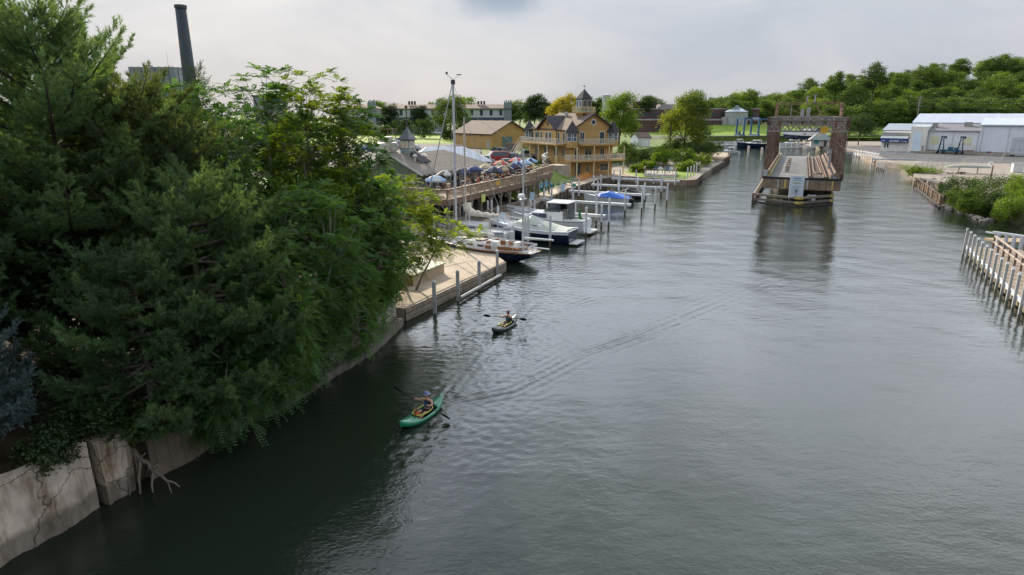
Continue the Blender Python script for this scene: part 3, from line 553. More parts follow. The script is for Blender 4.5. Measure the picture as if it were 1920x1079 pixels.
# ---------------- pine
def pine(name, label, loc, H, Lmax, seed, mat, z0=.8, shape='round', lean=(0,0), nn=22, nl=.14, nw=.023, dens=1.0, azc=None, tree_cat='tree', droop=.0, group=None, bare=.26):
    rng = np.random.default_rng(seed); t = thing(name, label, tree_cat, loc, 0, group)
    b = MB(); top = np.array([lean[0]*H, lean[1]*H, H])
    def tr(z): u = z/H; return np.array([lean[0]*H*u**1.5, lean[1]*H*u**1.5, z])
    rb = .018*H+.05
    b.path([tuple(tr(H*k/9)) for k in range(10)], [rb*(1-k/9.6) for k in range(10)], 8)
    SP=[]; SD=[]; SL=[]; SV=[]
    z = z0
    while z < H*.985:
        u = (z-z0)/(H-z0)
        if shape == 'round': L = Lmax*max(.12, (1-u**3.4)**.72)*(.72+.28*min(1,u*3.5))
        else: L = Lmax*max(.06, 1-u)**.85
        nb = int(rng.integers(4,7)) if u < .9 else 4
        a0 = rng.uniform(0,6.28)
        for k in range(nb):
            az = a0+k*2*math.pi/nb+rng.uniform(-.35,.35); Lb = L*rng.uniform(.62,1.12)
            if azc is not None and rng.random() < azc[1] and math.cos(az-azc[0]) < -.35: continue
            up = (.10+.50*u**2) if shape == 'round' else (-.12+.45*u)
            up += rng.uniform(-.12,.12)-droop
            h = np.array([math.cos(az), math.sin(az), 0]); s = tr(z); wig = rng.uniform(-.25,.25); side = np.array([-h[1],h[0],0])
            def bp(q): return s+h*Lb*q+side*Lb*wig*q*q+np.array([0,0,Lb*(up*q-.16*math.sin(q*math.pi)*(1-u)+.22*q**3)])
            b.path([tuple(bp(q)) for q in (0,.33,.66,1)], [.022*Lb+.008,.015*Lb+.006,.010*Lb+.004,.006], 4, cap=False)
            nt_ = max(5, int(Lb*8.5*dens))
            for j in range(nt_):
                be = bare*(1-.6*u); q = be+(1-be)*(j+rng.uniform(0,.9))/nt_
                p = bp(q); sg = 1 if j%2 else -1; tl = (.42*Lb*(1-q)+.28)*rng.uniform(.7,1.15)
                tang = unit(bp(min(1,q+.05))-bp(q-.05)); d = unit(tang*.75+side*sg*rng.uniform(.5,1.0)+np.array([0,0,rng.uniform(.0,.22)+.3*u]))
                if j >= nt_-2: d = unit(tang+np.array([0,0,.35])); tl = .45
                cv = rng.uniform(0,1)
                m_ = max(3, int(tl/.105))
                for w in range(m_):
                    f = (w+.6)/m_; sp = p+d*tl*f+rng.normal(size=3)*.03
                    dd = unit(d+rng.normal(size=3)*.42+np.array([0,0,.28]))
                    SP.append(sp); SD.append(dd); SL.append(rng.uniform(.16,.30)); SV.append(cv)
        z += (.52+.30*rng.random())*(1-.5*u)/dens**.5
    SP=np.array(SP); SD=np.array(SD); SL=np.array(SL); SV=np.array(SV); n=len(SP)
    # needles
    P=np.repeat(SP,nn,0); D=np.repeat(SD,nn,0); Lq=np.repeat(SL,nn); q=np.tile(np.linspace(.05,1,nn),n)
    base=P+D*(Lq*q)[:,None]; perp=unit(np.cross(D,rng.normal(size=D.shape)))
    nd=unit(D*.75+perp*.8+np.array([0,0,.1])); ln=nl*rng.uniform(.75,1.2,len(P)); wd_=unit(np.cross(nd,rng.normal(size=D.shape)))*nw*.5
    V=np.stack([base-wd_,base+wd_,base+nd*ln[:,None]],1).reshape(-1,3); F=np.arange(len(V)).reshape(-1,3)
    v=np.clip(np.repeat(SV,nn)*.7+rng.uniform(0,.3,len(P)),0,1)
    link('crown', npmesh('crown', V, F, mat, v), t)
    b.build('trunk', bark, t, smooth=True, fix=False); return t, n*nn
# ---------------- feather-leaved tree (compound leaves in rosettes)
def feather_rosettes(C, D, rng, nleaf=11, ll=.72, pairs=8, lw=.05, lfl=.15):
    """C rosette centres, D their axis; returns quads"""
    Vs=[]; n=len(C)
    ax=unit(D)
    for k in range(nleaf):
        az=rng.uniform(0,6.28,n); a=unit(np.cross(ax,rng.normal(size=(n,3)))); elev=rng.uniform(.05,.95,n)[:,None]
        d0=unit(a*(1-.45*elev)+ax*elev+np.array([0,0,.15])); L=ll*rng.uniform(.65,1.2,n)[:,None]; down=np.array([0,0,-1.])
        sd=unit(np.cross(d0,np.array([0,0,1.])+rng.normal(size=(n,3))*.12)); nrm_=np.cross(sd,d0)
        for j in range(pairs):
            q=.16+.84*(j+.5)/pairs; p=C+d0*L*q+down*L*.42*q*q
            for sg in (-1,1):
                ld=unit(sd*sg*.95+d0*.38+down*(.22+.25*q)); wv=unit(np.cross(ld,nrm_))*lw*rng.uniform(.8,1.2,n)[:,None]; l2=lfl*(1-.35*abs(q-.5)*2)*rng.uniform(.85,1.15,n)[:,None]
                Vs.append(np.stack([p,p+ld*l2*.42+wv*.5,p+ld*l2,p+ld*l2*.42-wv*.5],1))
    V=np.concatenate(Vs,0).reshape(-1,3); F=np.arange(len(V)).reshape(-1,4)
    v=np.clip(np.tile(rng.uniform(0,1,n),nleaf*pairs*2)*.6+rng.uniform(0,.4,len(F)),0,1)
    return V,F,v
def feather_tree(name, label, loc, H, Rr, seed, mat, z0=1.5, lean=(0,0), nros=300, stems=3, ell=(1,1), leaf=.72, low=.0, group=None, shell=.55):
    rng=np.random.default_rng(seed); t=thing(name,label,'tree',loc,0,group); b=MB(); ends=[]
    cen=np.array([lean[0]*H,lean[1]*H,0])
    for s in range(stems):
        a=s*6.28/stems+rng.uniform(-.5,.5); r0=.05+.011*H; base=Vector((.25*math.cos(a),.25*math.sin(a),-.3)); hh=H*rng.uniform(.55,.8)
        tp=Vector((cen[0]*.7+Rr*.42*math.cos(a),cen[1]*.7+Rr*.42*math.sin(a),hh)); m1=base.lerp(tp,.35)+Vector((rng.uniform(-.2,.2),rng.uniform(-.2,.2),.3)); m2=base.lerp(tp,.7)
        b.path([base,m1,m2,tp],[r0,r0*.8,r0*.55,r0*.3],7); ends+=[(m1,r0*.6),(m2,r0*.45),(tp,r0*.3),(m1.lerp(m2,.5),r0*.5),(m2.lerp(tp,.5),r0*.38)]
    C=[];D=[]
    E=np.array([tuple(e[0]) for e in ends])
    for k in range(nros):
        d=unit(rng.normal(size=3)); f=rng.uniform(shell,1.02)**.6
        zc=z0+(H-z0)*(.5-low); p=np.array([cen[0]*(.4+.6*1)+d[0]*Rr*ell[0]*f, cen[1]+d[1]*Rr*ell[1]*f, zc+d[2]*(H-z0)*(.5+ (low if d[2]<0 else low*-0))*f])
        if d[2]>0: p[2]=min(zc+d[2]*(H-zc)*f*1.0, H)
        p[:2]+= (rng.normal(size=2))*.25
        lump=.86+.2*math.sin(p[0]*1.7+seed)*math.cos(p[1]*1.9)+.12*math.sin(p[2]*2.1); p[:2]=cen[:2]+(p[:2]-cen[:2])*lump
        C.append(p); D.append(unit(d*.8+np.array([0,0,.75])))
        if k%2==0:
            i=int(np.argmin(np.linalg.norm((E-p)*np.array([1,1,1.3]),axis=1)+ (E[:,2]>p[2]+.3)*2)); s=ends[i][0]; e=Vector(p); m=s.lerp(e,.5)+Vector((0,0,-.06*(e-s).length))
            b.path([s,m,e],[min(ends[i][1]*.45,.045),.022,.010],4,cap=False)
    V,F,v=feather_rosettes(np.array(C),np.array(D),rng,ll=leaf)
    link('crown',npmesh('crown',V,F,mat,v),t); b.build('trunk',bark_l,t,smooth=True,fix=False); return t
# ---------------- shrub
def shrub(name, label, loc, Rr, H, seed, mat, n=900, leaf=.16, group=None, rz=0, cat='shrub', ell=1.0, stemmat=None):
    rng=np.random.default_rng(seed); t=thing(name,label,cat,loc,rz,group)
    nl_=7; L=[(np.array([0,0,H*.42]),Rr*.75,H*.5)]
    for k in range(nl_): a=k*2.4+rng.uniform(-.5,.5); q=rng.uniform(.35,.8); L.append((np.array([Rr*q*math.cos(a),Rr*q*math.sin(a)*ell,H*rng.uniform(.25,.62)]),Rr*rng.uniform(.3,.45),H*rng.uniform(.25,.4)))
    cl=max(20,n//28); cs=[];ns=[]
    for k in range(cl):
        c,rh,rv=L[rng.integers(len(L))]; d=unit(rng.normal(size=3)+np.array([0,0,.4])); cs.append(c+d*np.array([rh,rh*ell,rv])*rng.uniform(.75,1.05)); ns.append(d)
    per=28; cen=np.repeat(np.array(cs),per,0); nn_=np.repeat(np.array(ns),per,0)
    P=cen+rng.normal(size=cen.shape)*Rr*.11; P[:,2]=np.abs(P[:,2]); Nn=unit(nn_*.6+rng.normal(size=P.shape)*.7+np.array([0,0,.4]))
    V,F=leaf_quads(P,Nn,leaf*rng.uniform(.6,1.25,len(P)),.6,rng); v=np.clip(np.repeat(rng.uniform(0,1,cl),per)*.6+rng.uniform(0,.4,len(P)),0,1)
    link('foliage',npmesh('foliage',V,F,mat,v),t)
    b=MB()
    for c,rh,rv in L: b.path([(0,0,-.1),tuple(c*.5),tuple(c)],[.05,.035,.012],4,cap=False)
    b.build('stem',stemmat or bark,t,fix=False); return t
# =================================================== the wooded left bank
tot=0
t,n=pine('pine_tree','tall soft needled pine filling the upper left corner of the photo',(-17.6,25.2,2.0),14.6,5.0,11,needle,z0=1.5); tot+=n
t,n=pine('pine_tree','olive green pine just left of the tall smokestack',(-15.5,27.6,2.0),12.0,4.3,12,needle2,z0=1.5,nn=22); tot+=n
t,n=pine('pine_tree','broad pine with long plumed boughs hanging over the dark water',(-12.3,24.2,1.8),8.7,4.3,13,needle,z0=.5,azc=(-.4,.55),droop=.10,nn=26,bare=.45); tot+=n
t,n=pine('pine_tree','young pine with drooping boughs above the shaded seawall',(-13.2,21.6,1.9),6.4,3.4,14,needle,z0=.4,azc=(-.6,.4),droop=.12,nn=26); tot+=n
t,n=pine('pine_tree','dark pine behind the first row, left edge of the photo',(-20.5,21.0,2.0),12.2,4.4,15,needle,z0=1.2,nn=20); tot+=n
t,n=pine('spruce_tree','blue grey spruce at the left edge above the pale seawall',(-17.1,18.6,2.0),7.8,2.1,16,spruce_n,z0=1.6,shape='cone',nn=34,nl=.085,nw=.022,dens=1.7,bare=.1); tot+=n
t,n=pine('fir_tree','small dark fir peak rising just right of the smokestack',(-16.0,34.0,2.0),13.3,2.9,17,LEAF('fir_needles',(.012,.026,.014),(.04,.065,.03),.25,.4),z0=3,shape='cone',nn=20,nl=.06,nw=.016,dens=.9); tot+=n
FT=[('feather leaved tree with dark dense crown behind the pine boughs',(-15.2,31.2,2),12.6,3.4,21,sumac_l,170,(0,0),(1,1),1.2),
    ('tall bright feather leaved tree right of the fir peak',(-13.2,36.0,2),13.4,3.6,22,sumac_l,190,(0,0),(1,1),1.8),
    ('feather leaved tree with a knobbly crown, highest of those right of the smokestack',(-10.9,36.5,2),13.3,3.2,23,sumac_y,170,(0,0),(1,1),2.0),
    ('slender feather leaved tree at the right end of the tall crowns',(-9.4,38.0,2),12.0,2.7,24,sumac_l,140,(.02,0),(1,1),2.0),
    ('feather leaved tree drooping over the weathered seawall',(-10.3,30.6,1.5),8.4,3.3,25,sumac_l,180,(.05,-.02),(1,1),.2),
    ('low feather leaved tree with long fronds touching the ledge',(-11.5,27.3,1.5),6.6,2.9,26,sumac_l,150,(.08,-.02),(1,1),.0),
    ('dense feather leaved tree beside the end of the concrete dock',(-8.6,37.0,1.5),8.2,2.6,27,sumac_l,150,(.02,0),(1,1),.0),
    ('yellow green sunlit tree whose boughs reach over the concrete dock',(-8.9,41.2,1.0),8.2,3.3,28,sumac_y,170,(.10,.05),(1.25,1),1.2)]
for lab,loc,H,Rr,sd,mt,nr,ln,el,z0 in FT: feather_tree('feather_leaf_tree',lab,loc,H,Rr,sd,mt,z0=z0,lean=ln,nros=int(nr*2.0),ell=el)
for lab,loc,H,Rr,sd,nr,z0 in (('low feather leaved sapling leaning out over the ledge, middle of the weathered seawall',(-9.0,32.6,1.4),4.4,2.0,33,150,-.9),('low feather leaved sapling trailing into the water past the hanging pine boughs',(-10.6,28.6,1.4),4.2,2.0,34,150,-1.2),
    ('feather leaved sapling at the start of the weathered seawall',(-11.4,25.9,1.4),4.0,1.9,35,140,-1.2),('feather leaved sapling over the stained sheet seawall',(-12.0,23.6,1.4),3.6,1.7,36,130,-1.2)):
    feather_tree('feather_leaf_tree',lab,loc,H,Rr,sd,sumac_l,z0=z0,lean=(.10,-.03),nros=nr,stems=2)
feather_tree('feather_leaf_tree','low sunlit bough spreading in front of the sailboat mast',(-7.2,44.0,.86),5.2,2.6,31,sumac_y,z0=2.6,lean=(.22,.02),nros=75,ell=(1.5,1),stems=2)
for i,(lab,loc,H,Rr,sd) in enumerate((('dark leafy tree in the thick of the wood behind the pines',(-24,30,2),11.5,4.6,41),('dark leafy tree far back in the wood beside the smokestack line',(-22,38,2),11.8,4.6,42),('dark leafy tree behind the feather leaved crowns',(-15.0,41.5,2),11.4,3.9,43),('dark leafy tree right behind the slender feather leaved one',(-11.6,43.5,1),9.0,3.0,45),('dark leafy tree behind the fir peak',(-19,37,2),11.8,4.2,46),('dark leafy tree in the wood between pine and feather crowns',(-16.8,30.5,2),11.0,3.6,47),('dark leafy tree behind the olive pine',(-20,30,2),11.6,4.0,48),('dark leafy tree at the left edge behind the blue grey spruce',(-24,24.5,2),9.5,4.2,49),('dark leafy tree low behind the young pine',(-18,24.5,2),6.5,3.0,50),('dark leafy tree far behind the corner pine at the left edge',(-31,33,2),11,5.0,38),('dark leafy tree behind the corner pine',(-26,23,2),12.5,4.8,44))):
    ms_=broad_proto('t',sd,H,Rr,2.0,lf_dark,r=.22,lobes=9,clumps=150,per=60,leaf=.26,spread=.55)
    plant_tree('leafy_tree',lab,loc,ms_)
for lab,loc,H,Rr,sd,mt in (('broad leaved tree between the feathery crowns above the weathered seawall',(-10.4,33.6,1.7),8.6,2.5,71,lf_bright),('broad leaved young tree beside the olive pine boughs',(-12.6,29.2,1.8),8.0,2.4,72,lf_mid),('tall broad leaved tree at the back of the feathery crowns',(-12.0,39.0,1.8),11.4,2.8,73,lf_bright)):
    plant_tree('leafy_tree',lab,loc,broad_proto('t',sd,H,Rr,1.0,mt,r=.13,lobes=10,clumps=170,per=60,leaf=.17,spread=.34))
SB=[('dark green shrub on the soil above the pale seawall corner',(-14.9,18.4,2.2),1.0,1.3,51,lf_dark),('shrub spilling over the broken seawall by the driftwood',(-13.5,20.9,1.9),1.0,1.2,52,lf_mid),('shrub in shade under the young pine',(-14.9,20.2,2.1),1.3,1.8,53,lf_dark),
    ('leafy shrub hanging over the stained sheet seawall',(-12.5,22.9,1.6),1.2,1.6,54,lf_dark),('shrub at the foot of the hanging pine boughs',(-11.7,25.6,1.5),1.2,1.9,55,lf_mid),('rounded shrub above the weathered seawall',(-10.6,28.9,1.5),1.1,1.8,56,lf_mid),
    ('bright shrub at the seawall end next to the concrete dock',(-7.9,37.9,1.3),1.35,2.4,57,lf_bright),('shrub with twiggy side over the ledge',(-8.9,34.2,1.4),1.2,2.2,58,lf_mid),('tall shrub behind the concrete dock corner',(-8.8,41.0,1.0),1.5,3.6,59,lf_bright),
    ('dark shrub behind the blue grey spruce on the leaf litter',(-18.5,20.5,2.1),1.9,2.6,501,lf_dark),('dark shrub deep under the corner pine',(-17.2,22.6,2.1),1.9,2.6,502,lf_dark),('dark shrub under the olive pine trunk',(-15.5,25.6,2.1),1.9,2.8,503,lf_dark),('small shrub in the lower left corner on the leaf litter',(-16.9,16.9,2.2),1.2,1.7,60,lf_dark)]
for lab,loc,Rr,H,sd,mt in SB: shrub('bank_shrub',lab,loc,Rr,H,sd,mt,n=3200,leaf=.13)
# =================================================== single trees of the middle distance
def mid_tree(label,px,py,z,toppy,Rpx,seed,mat,z0f=.15,clumps=170,per=55,leaf=.34,spread=.62,**kw):
    p=G(px,py,z); top=AT(px,toppy,p.y); H=top.z-z; Rr=Rpx/FPX*p.y*.98
    ms_=broad_proto('t',seed,H,Rr,H*z0f,mat,r=.02*H,clumps=clumps,per=per,leaf=leaf,spread=spread,**kw)
    return plant_tree('shade_tree',label,tuple(p),ms_,rz=0)
mid_tree('big maple turning yellow on its left side, behind the riverside shrubs',1283,281,3.55,168,47,61,lf_yellow,z0f=-.06,leaf=.42,spread=.8,clumps=300)
mid_tree('round green tree standing between the yellow boathouse and the white shed',1160,282,3.55,172,35,62,lf_bright,z0f=.14,leaf=.42,spread=.85,clumps=230,per=50)
mid_tree('bright golden tree behind the cupola of the yellow boathouse',1056,262,3.55,178,30,63,lf_gold,z0f=.2,leaf=.5,spread=.9)
mid_tree('large dark tree beside the tall sailboat mast in front of the blue apartments',846,262,3.55,180,36,64,lf_mid,z0f=.1,leaf=.55,spread=1.0)
mid_tree('tall grey green tree on the skyline left of the yellow boathouse',1002,255,3.55,178,26,65,lf_dark,z0f=.25,leaf=.6,spread=1.0)
mid_tree('round dark tree in front of the left blue apartment block',789,252,3.55,199,19,66,lf_dark,z0f=.05,leaf=.55,spread=.8)
mid_tree('dark round tree at the left end of the blue apartments',731,252,3.55,196,19,67,lf_dark,z0f=.1,leaf=.55,spread=.8)
mid_tree('broad tree by the marina shop roof, trunk beside the docks',1609,272,1.3,216,33,68,lf_dark,z0f=.22,leaf=.42,spread=.75)
mid_tree('tree on the skyline just right of the green tree by the shed',1208,250,3.55,179,17,69,lf_dark,z0f=.3,leaf=.7,spread=1.0,clumps=90)
# shrubs
def shrub_px(label,px,py,z,wpx,hpx,seed,mat,n=1600,leaf=.3,name='shrub',group=None):
    p=G(px,py,z); Rr=wpx/2/FPX*p.y; H=hpx/FPX*p.y*1.05
    return shrub(name,label,tuple(p),Rr,H,seed,mat,n=n,leaf=leaf,group=group)
for lab,px,py,z,w,h,sd,mt in (
  ('dark rounded bush clump in front of the left apartments',755,259,3.55,44,36,71,lf_dark),('wide dark bush clump on the far lawn edge',795,260,3.55,44,38,72,lf_dark),('bush between the lawn and the dark tree by the mast',838,262,3.55,30,20,73,lf_mid),
  ('small bush at the left end of the lawn',722,258,3.55,26,22,74,lf_mid)): shrub_px(lab,px,py,z,w,h,sd,mt,n=2200,leaf=.6)
for lab,px,py,z,w,h,sd,mt in (
  ('dark bush against the right side of the yellow boathouse',1176,312,1.05,50,46,81,lf_mid),('deep green bush beside the garden lawn',1204,309,1.2,42,30,82,lf_mid),('bush below the white shed',1234,309,1.2,40,20,83,lf_mid),
  ('vine covered bush above the small deck with blue chairs',1243,314,1.05,48,36,84,lf_bright),('bush right of the vine covered one',1275,309,1.2,42,28,85,lf_bright),('low bush at the river edge past the small deck',1290,321,1.05,40,18,86,lf_bright),
  ('bush in front of the maple trunk',1285,291,2.4,58,34,87,lf_mid),('bush at the foot of the dark pole',1254,288,2.8,36,22,88,lf_mid),('bush along the bank nearer the point',1312,298,1.6,54,30,89,lf_mid),
  ('grey green shrub on the bank above the piles',1310,311,1.1,46,22,90,lf_bright),('dark bush next to the concrete point',1333,293,1.8,34,24,91,lf_mid),('bush left of the white shed at the slip road',1174,288,3.3,26,18,92,lf_bright),('small bush between the deck and the garden path',1196,323,1.03,26,13,93,lf_bright),
  ('yellow green bush behind the two blue chairs',1214,318,1.03,30,14,94,lf_bright)): shrub_px(lab,px,py,z,w,h,sd,mt,n=3000,leaf=.34,name='bank_shrub')
for lab,px,py,z,w,h,sd,mt in (
  ('dark bush above the timber bulkhead on the right bank',1800,368,1.2,66,36,101,lf_mid),('mixed green bush near the end of the bulkhead',1808,394,.4,60,40,102,lf_bright),('dense dark bush in the middle of the right bank',1850,398,.5,80,58,103,lf_mid),
  ('low bush along the rocks of the right bank',1826,404,.1,56,34,104,lf_bright),('wide bush at the top of the right bank',1875,366,1.3,90,34,105,lf_mid),('bright sunlit leafy bush at the right edge over the water',1906,424,.0,84,74,106,lf_bright),('leafy bush low on the bank slope, left of the bright one at the right edge',1884,414,.2,56,44,110,lf_bright),('bush behind the bright one at the right edge',1915,388,1.2,66,52,107,lf_bright),('pale flowered bush at the right edge, topmost',1918,366,1.25,60,36,108,lf_bright),
  ('dark bush at the water between the rocks and the bright bush',1868,410,.0,60,46,109,lf_dark)): shrub_px(lab,px,py,z,w,h,sd,mt,n=5000,leaf=.20,name='bank_shrub')
for lab,px,py,z,w,h,sd,mt in (('grassy tuft mound on the gravel spit',1706,327,.9,42,16,111,lf_bright),('low grassy mound at the right end of the gravel spit tuft',1738,328,1.0,46,13,112,lf_bright),('reedy clump at the water edge of the gravel spit',1722,331,.5,46,17,113,lf_bright),('thin sapling at the end of the timber bulkhead',1763,362,1.0,8,22,114,lf_mid)): shrub_px(lab,px,py,z,w,h,sd,mt,n=1500,leaf=.22,name='grass_clump' if 'sapling' not in lab else 'sapling')
# =================================================== far trees
FP=[]
for k,(mt,H,Rr,fl) in enumerate(((lf_hill,15,6.2,1.0),(lf_hill,17,6.0,1.1),(lf_mid,14,6.6,.9),(lf_hill,16,5.4,1.2),(lf_bright,13,5.8,1.0),(lf_mid,18,6.4,1.1))):
    FP.append(broad_proto('t',200+k,H,Rr,H*.16,mt,r=.3,lobes=10,clumps=150,per=36,leaf=.62,spread=.80,flat=fl))
rng=np.random.default_rng(77); placed=0
GH='trees of the wooded hillside on the right'
pts=[]
for row,(yy,step) in enumerate(((328,9.0),(342,10),(358,11),(376,12),(396,12),(420,13),(446,14),(474,15))):
    x=112+ (yy-328)*.16
    while x < 130+(yy*.78):
        xx=x+rng.uniform(-3,3); y2=yy+rng.uniform(-5,5); x+=step
        if row==0 and xx<150: continue
        pts.append((xx,y2,row))
for xx,y2,row in pts:
    k=int(rng.integers(6)); ms_=FP[k]; zz=float(hill_h(np.float64(xx),np.float64(y2)))
    plant_tree('hillside_tree','green broad crowned tree packed among others on the wooded hillside',(xx,y2,zz-.3),ms_,rng.uniform(0,6.28),(lambda q:(q*1.3,q*1.3,q*.98))(float(rng.uniform(.75,1.12))),GH); placed+=1
plant_tree('hillside_tree','tallest spreading tree breaking the skyline of the wooded hill above the bridge',(190,352,19),FP[5],1.0,1.12)
plant_tree('hillside_tree','open crowned tree just left of the tallest one on the hill skyline',(172,356,17.5),FP[3],2.0,1.05)
# skyline trees on the left and middle, each its own place
SK=[(700,250,198,12),(716,250,190,14),(742,250,196,12),(822,250,188,14),(868,252,184,12),(956,250,196,14),(975,252,190,16),(1030,252,192,16),(1092,250,182,14),(1118,250,186,14),(1138,252,192,12),(1222,250,182,16),(1242,250,194,8),(1330,245,190,16),(1348,244,184,15),(1364,242,180,18),(1384,240,174,18),(1402,238,168,18)]
for i,(px,py,tp,rp) in enumerate(SK):
    Y=430 if px<1300 else 395; p=AT(px,py,Y); top=AT(px,tp,Y); k=i%6; H0=(15,17,14,16,13,18)[k]; z=3.2 if px<1300 else 6.0; s=(top.z-z)/H0*1.02
    plant_tree('skyline_tree','hazy dark green tree on the far skyline across the road',(p.x,Y,z),FP[k],i,(s*1.1,s*1.1,s),'far trees along the skyline')
# =================================================================== BUILDINGS
def frame_pt(o, p): return o.matrix_basis @ Vector(p)
def win(parent, c, w, h, face, fm, name='window', bars=1, gm=None, th=.10):
    """window: frame bars stand 6 cm proud, the pane 2 cm; c is the centre on the wall face"""
    ax = {'-y':((1,0,0),(0,-1,0)),'-x':((0,1,0),(-1,0,0)),'+y':((1,0,0),(0,1,0)),'+x':((0,1,0),(1,0,0))}[face]
    u, n = Vector(ax[0]), Vector(ax[1]); c = Vector(c); z = Vector((0,0,1))
    def bar(b, a0, a1, z0, z1, d0, d1):
        p = [c+u*a0+z*z0+n*d0, c+u*a1+z*z1+n*d1]
        b.box(*[q for i in range(3) for q in (min(p[0][i],p[1][i]), max(p[0][i],p[1][i]))])
    f = MB(); t = th
    bar(f,-w/2-t,-w/2,-h/2-t,h/2+t,-.02,.06); bar(f,w/2,w/2+t,-h/2-t,h/2+t,-.02,.06); bar(f,-w/2,w/2,h/2,h/2+t,-.02,.058); bar(f,-w/2,w/2,-h/2-t,-h/2,-.02,.07)
    for k in range(bars): a = -w/2+w*(k+1)/(bars+1); bar(f,a-.03,a+.03,-h/2,h/2,-.02,.045)
    fo = f.build(name, fm, parent, fix=False)
    g = MB(); bar(g,-w/2,w/2,-h/2,h/2,-.02,.02); g.build('pane', gm or glass, fo, fix=False); return fo
def railing(b, pts, h=1.05, post=1.8, pw=.11, bal=.16, bw=.035, top=.12, base=True, panel=None):
    """adds posts, top and bottom rails and balusters along pts (3-D floor points)"""
    for a, c in zip(pts, pts[1:]):
        a, c = Vector(a), Vector(c); L = (c-a).length; n = max(1, round(L/post)); Z = Vector((0,0,1))
        for i in range(n+1): p = a.lerp(c, i/n); b.cbox((p.x,p.y,p.z+h/2),(pw,pw,h),math.atan2(c.y-a.y,c.x-a.x))
        b.beam(a+Z*(h+.02),c+Z*(h+.02),top,.045); b.beam(a+Z*.12,c+Z*.12,.05,.07); b.beam(a+Z*(h-.09),c+Z*(h-.09),.04,.07)
        m = int(L/bal)
        for i in range(m): p = a.lerp(c,(i+.5)/m); b.beam(p+Z*.12,p+Z*(h-.05),bw)
# ------------------------------------------------------------------ yellow boathouse
ysid = M('yellow_siding', (.48,.30,.11), .75, .12, .8, stripe=('Z',.3,.28), stain=.2)
ytrim = M('cream_trim', (.60,.52,.30), .65, .1, 2); ytrim2 = M('cream_balusters', (.56,.54,.46), .65, .1, 2)
bshing = M('brown_shingles', (.155,.115,.092), .9, .25, 2.5, stripe=('Z',.16,.35), stain=.2); dshing = M('dark_shingles', (.052,.050,.052), .9, .25, 2.5, stripe=('Z',.16,.3))
bluetrim = M('slate_blue_trim', (.12,.17,.21), .6, .15, 2); winblue = GL('blue_glass', (.06,.09,.11), .08)
whitetrim = M('window_white', (.62,.62,.60), .55, .08, 2)
def gable_roof(b, x0,x1,y0,y1,ze,zr,over=.5,t=.16,hip0=0,hip1=0,axis='y',m=0):
    """ridge along y (or x): slabs with thickness; hipN = inset of ridge end"""
    if axis == 'y':
        xm=(x0+x1)/2; s=(zr-ze)/((x1-x0)/2); X0,X1=x0-over,x1+over; Y0,Y1=y0-over,y1+over; z=ze-s*over
        r0=(xm,Y0+ (hip0+over if hip0 else 0),zr); r1=(xm,Y1-(hip1+over if hip1 else 0),zr)
        A=(X0,Y0,z);B=(X1,Y0,z);C=(X1,Y1,z);D=(X0,Y1,z)
        b.slab([A,r0,r1,D],t,m); b.slab([B,C,r1,r0],t,m)
        if hip0: b.slab([A,B,r0],t,m)
        if hip1: b.slab([C,D,r1],t,m)
    else:
        ym=(y0+y1)/2; s=(zr-ze)/((y1-y0)/2); X0,X1=x0-over,x1+over; Y0,Y1=y0-over,y1+over; z=ze-s*over
        r0=(X0+(hip0+over if hip0 else 0),ym,zr); r1=(X1-(hip1+over if hip1 else 0),ym,zr)
        A=(X0,Y0,z);B=(X1,Y0,z);C=(X1,Y1,z);D=(X0,Y1,z)
        b.slab([A,B,r1,r0],t,m); b.slab([D,r0,r1,C],t,m)
        if hip0: b.slab([A,r0,D],t,m)
        if hip1: b.slab([B,C,r1],t,m)
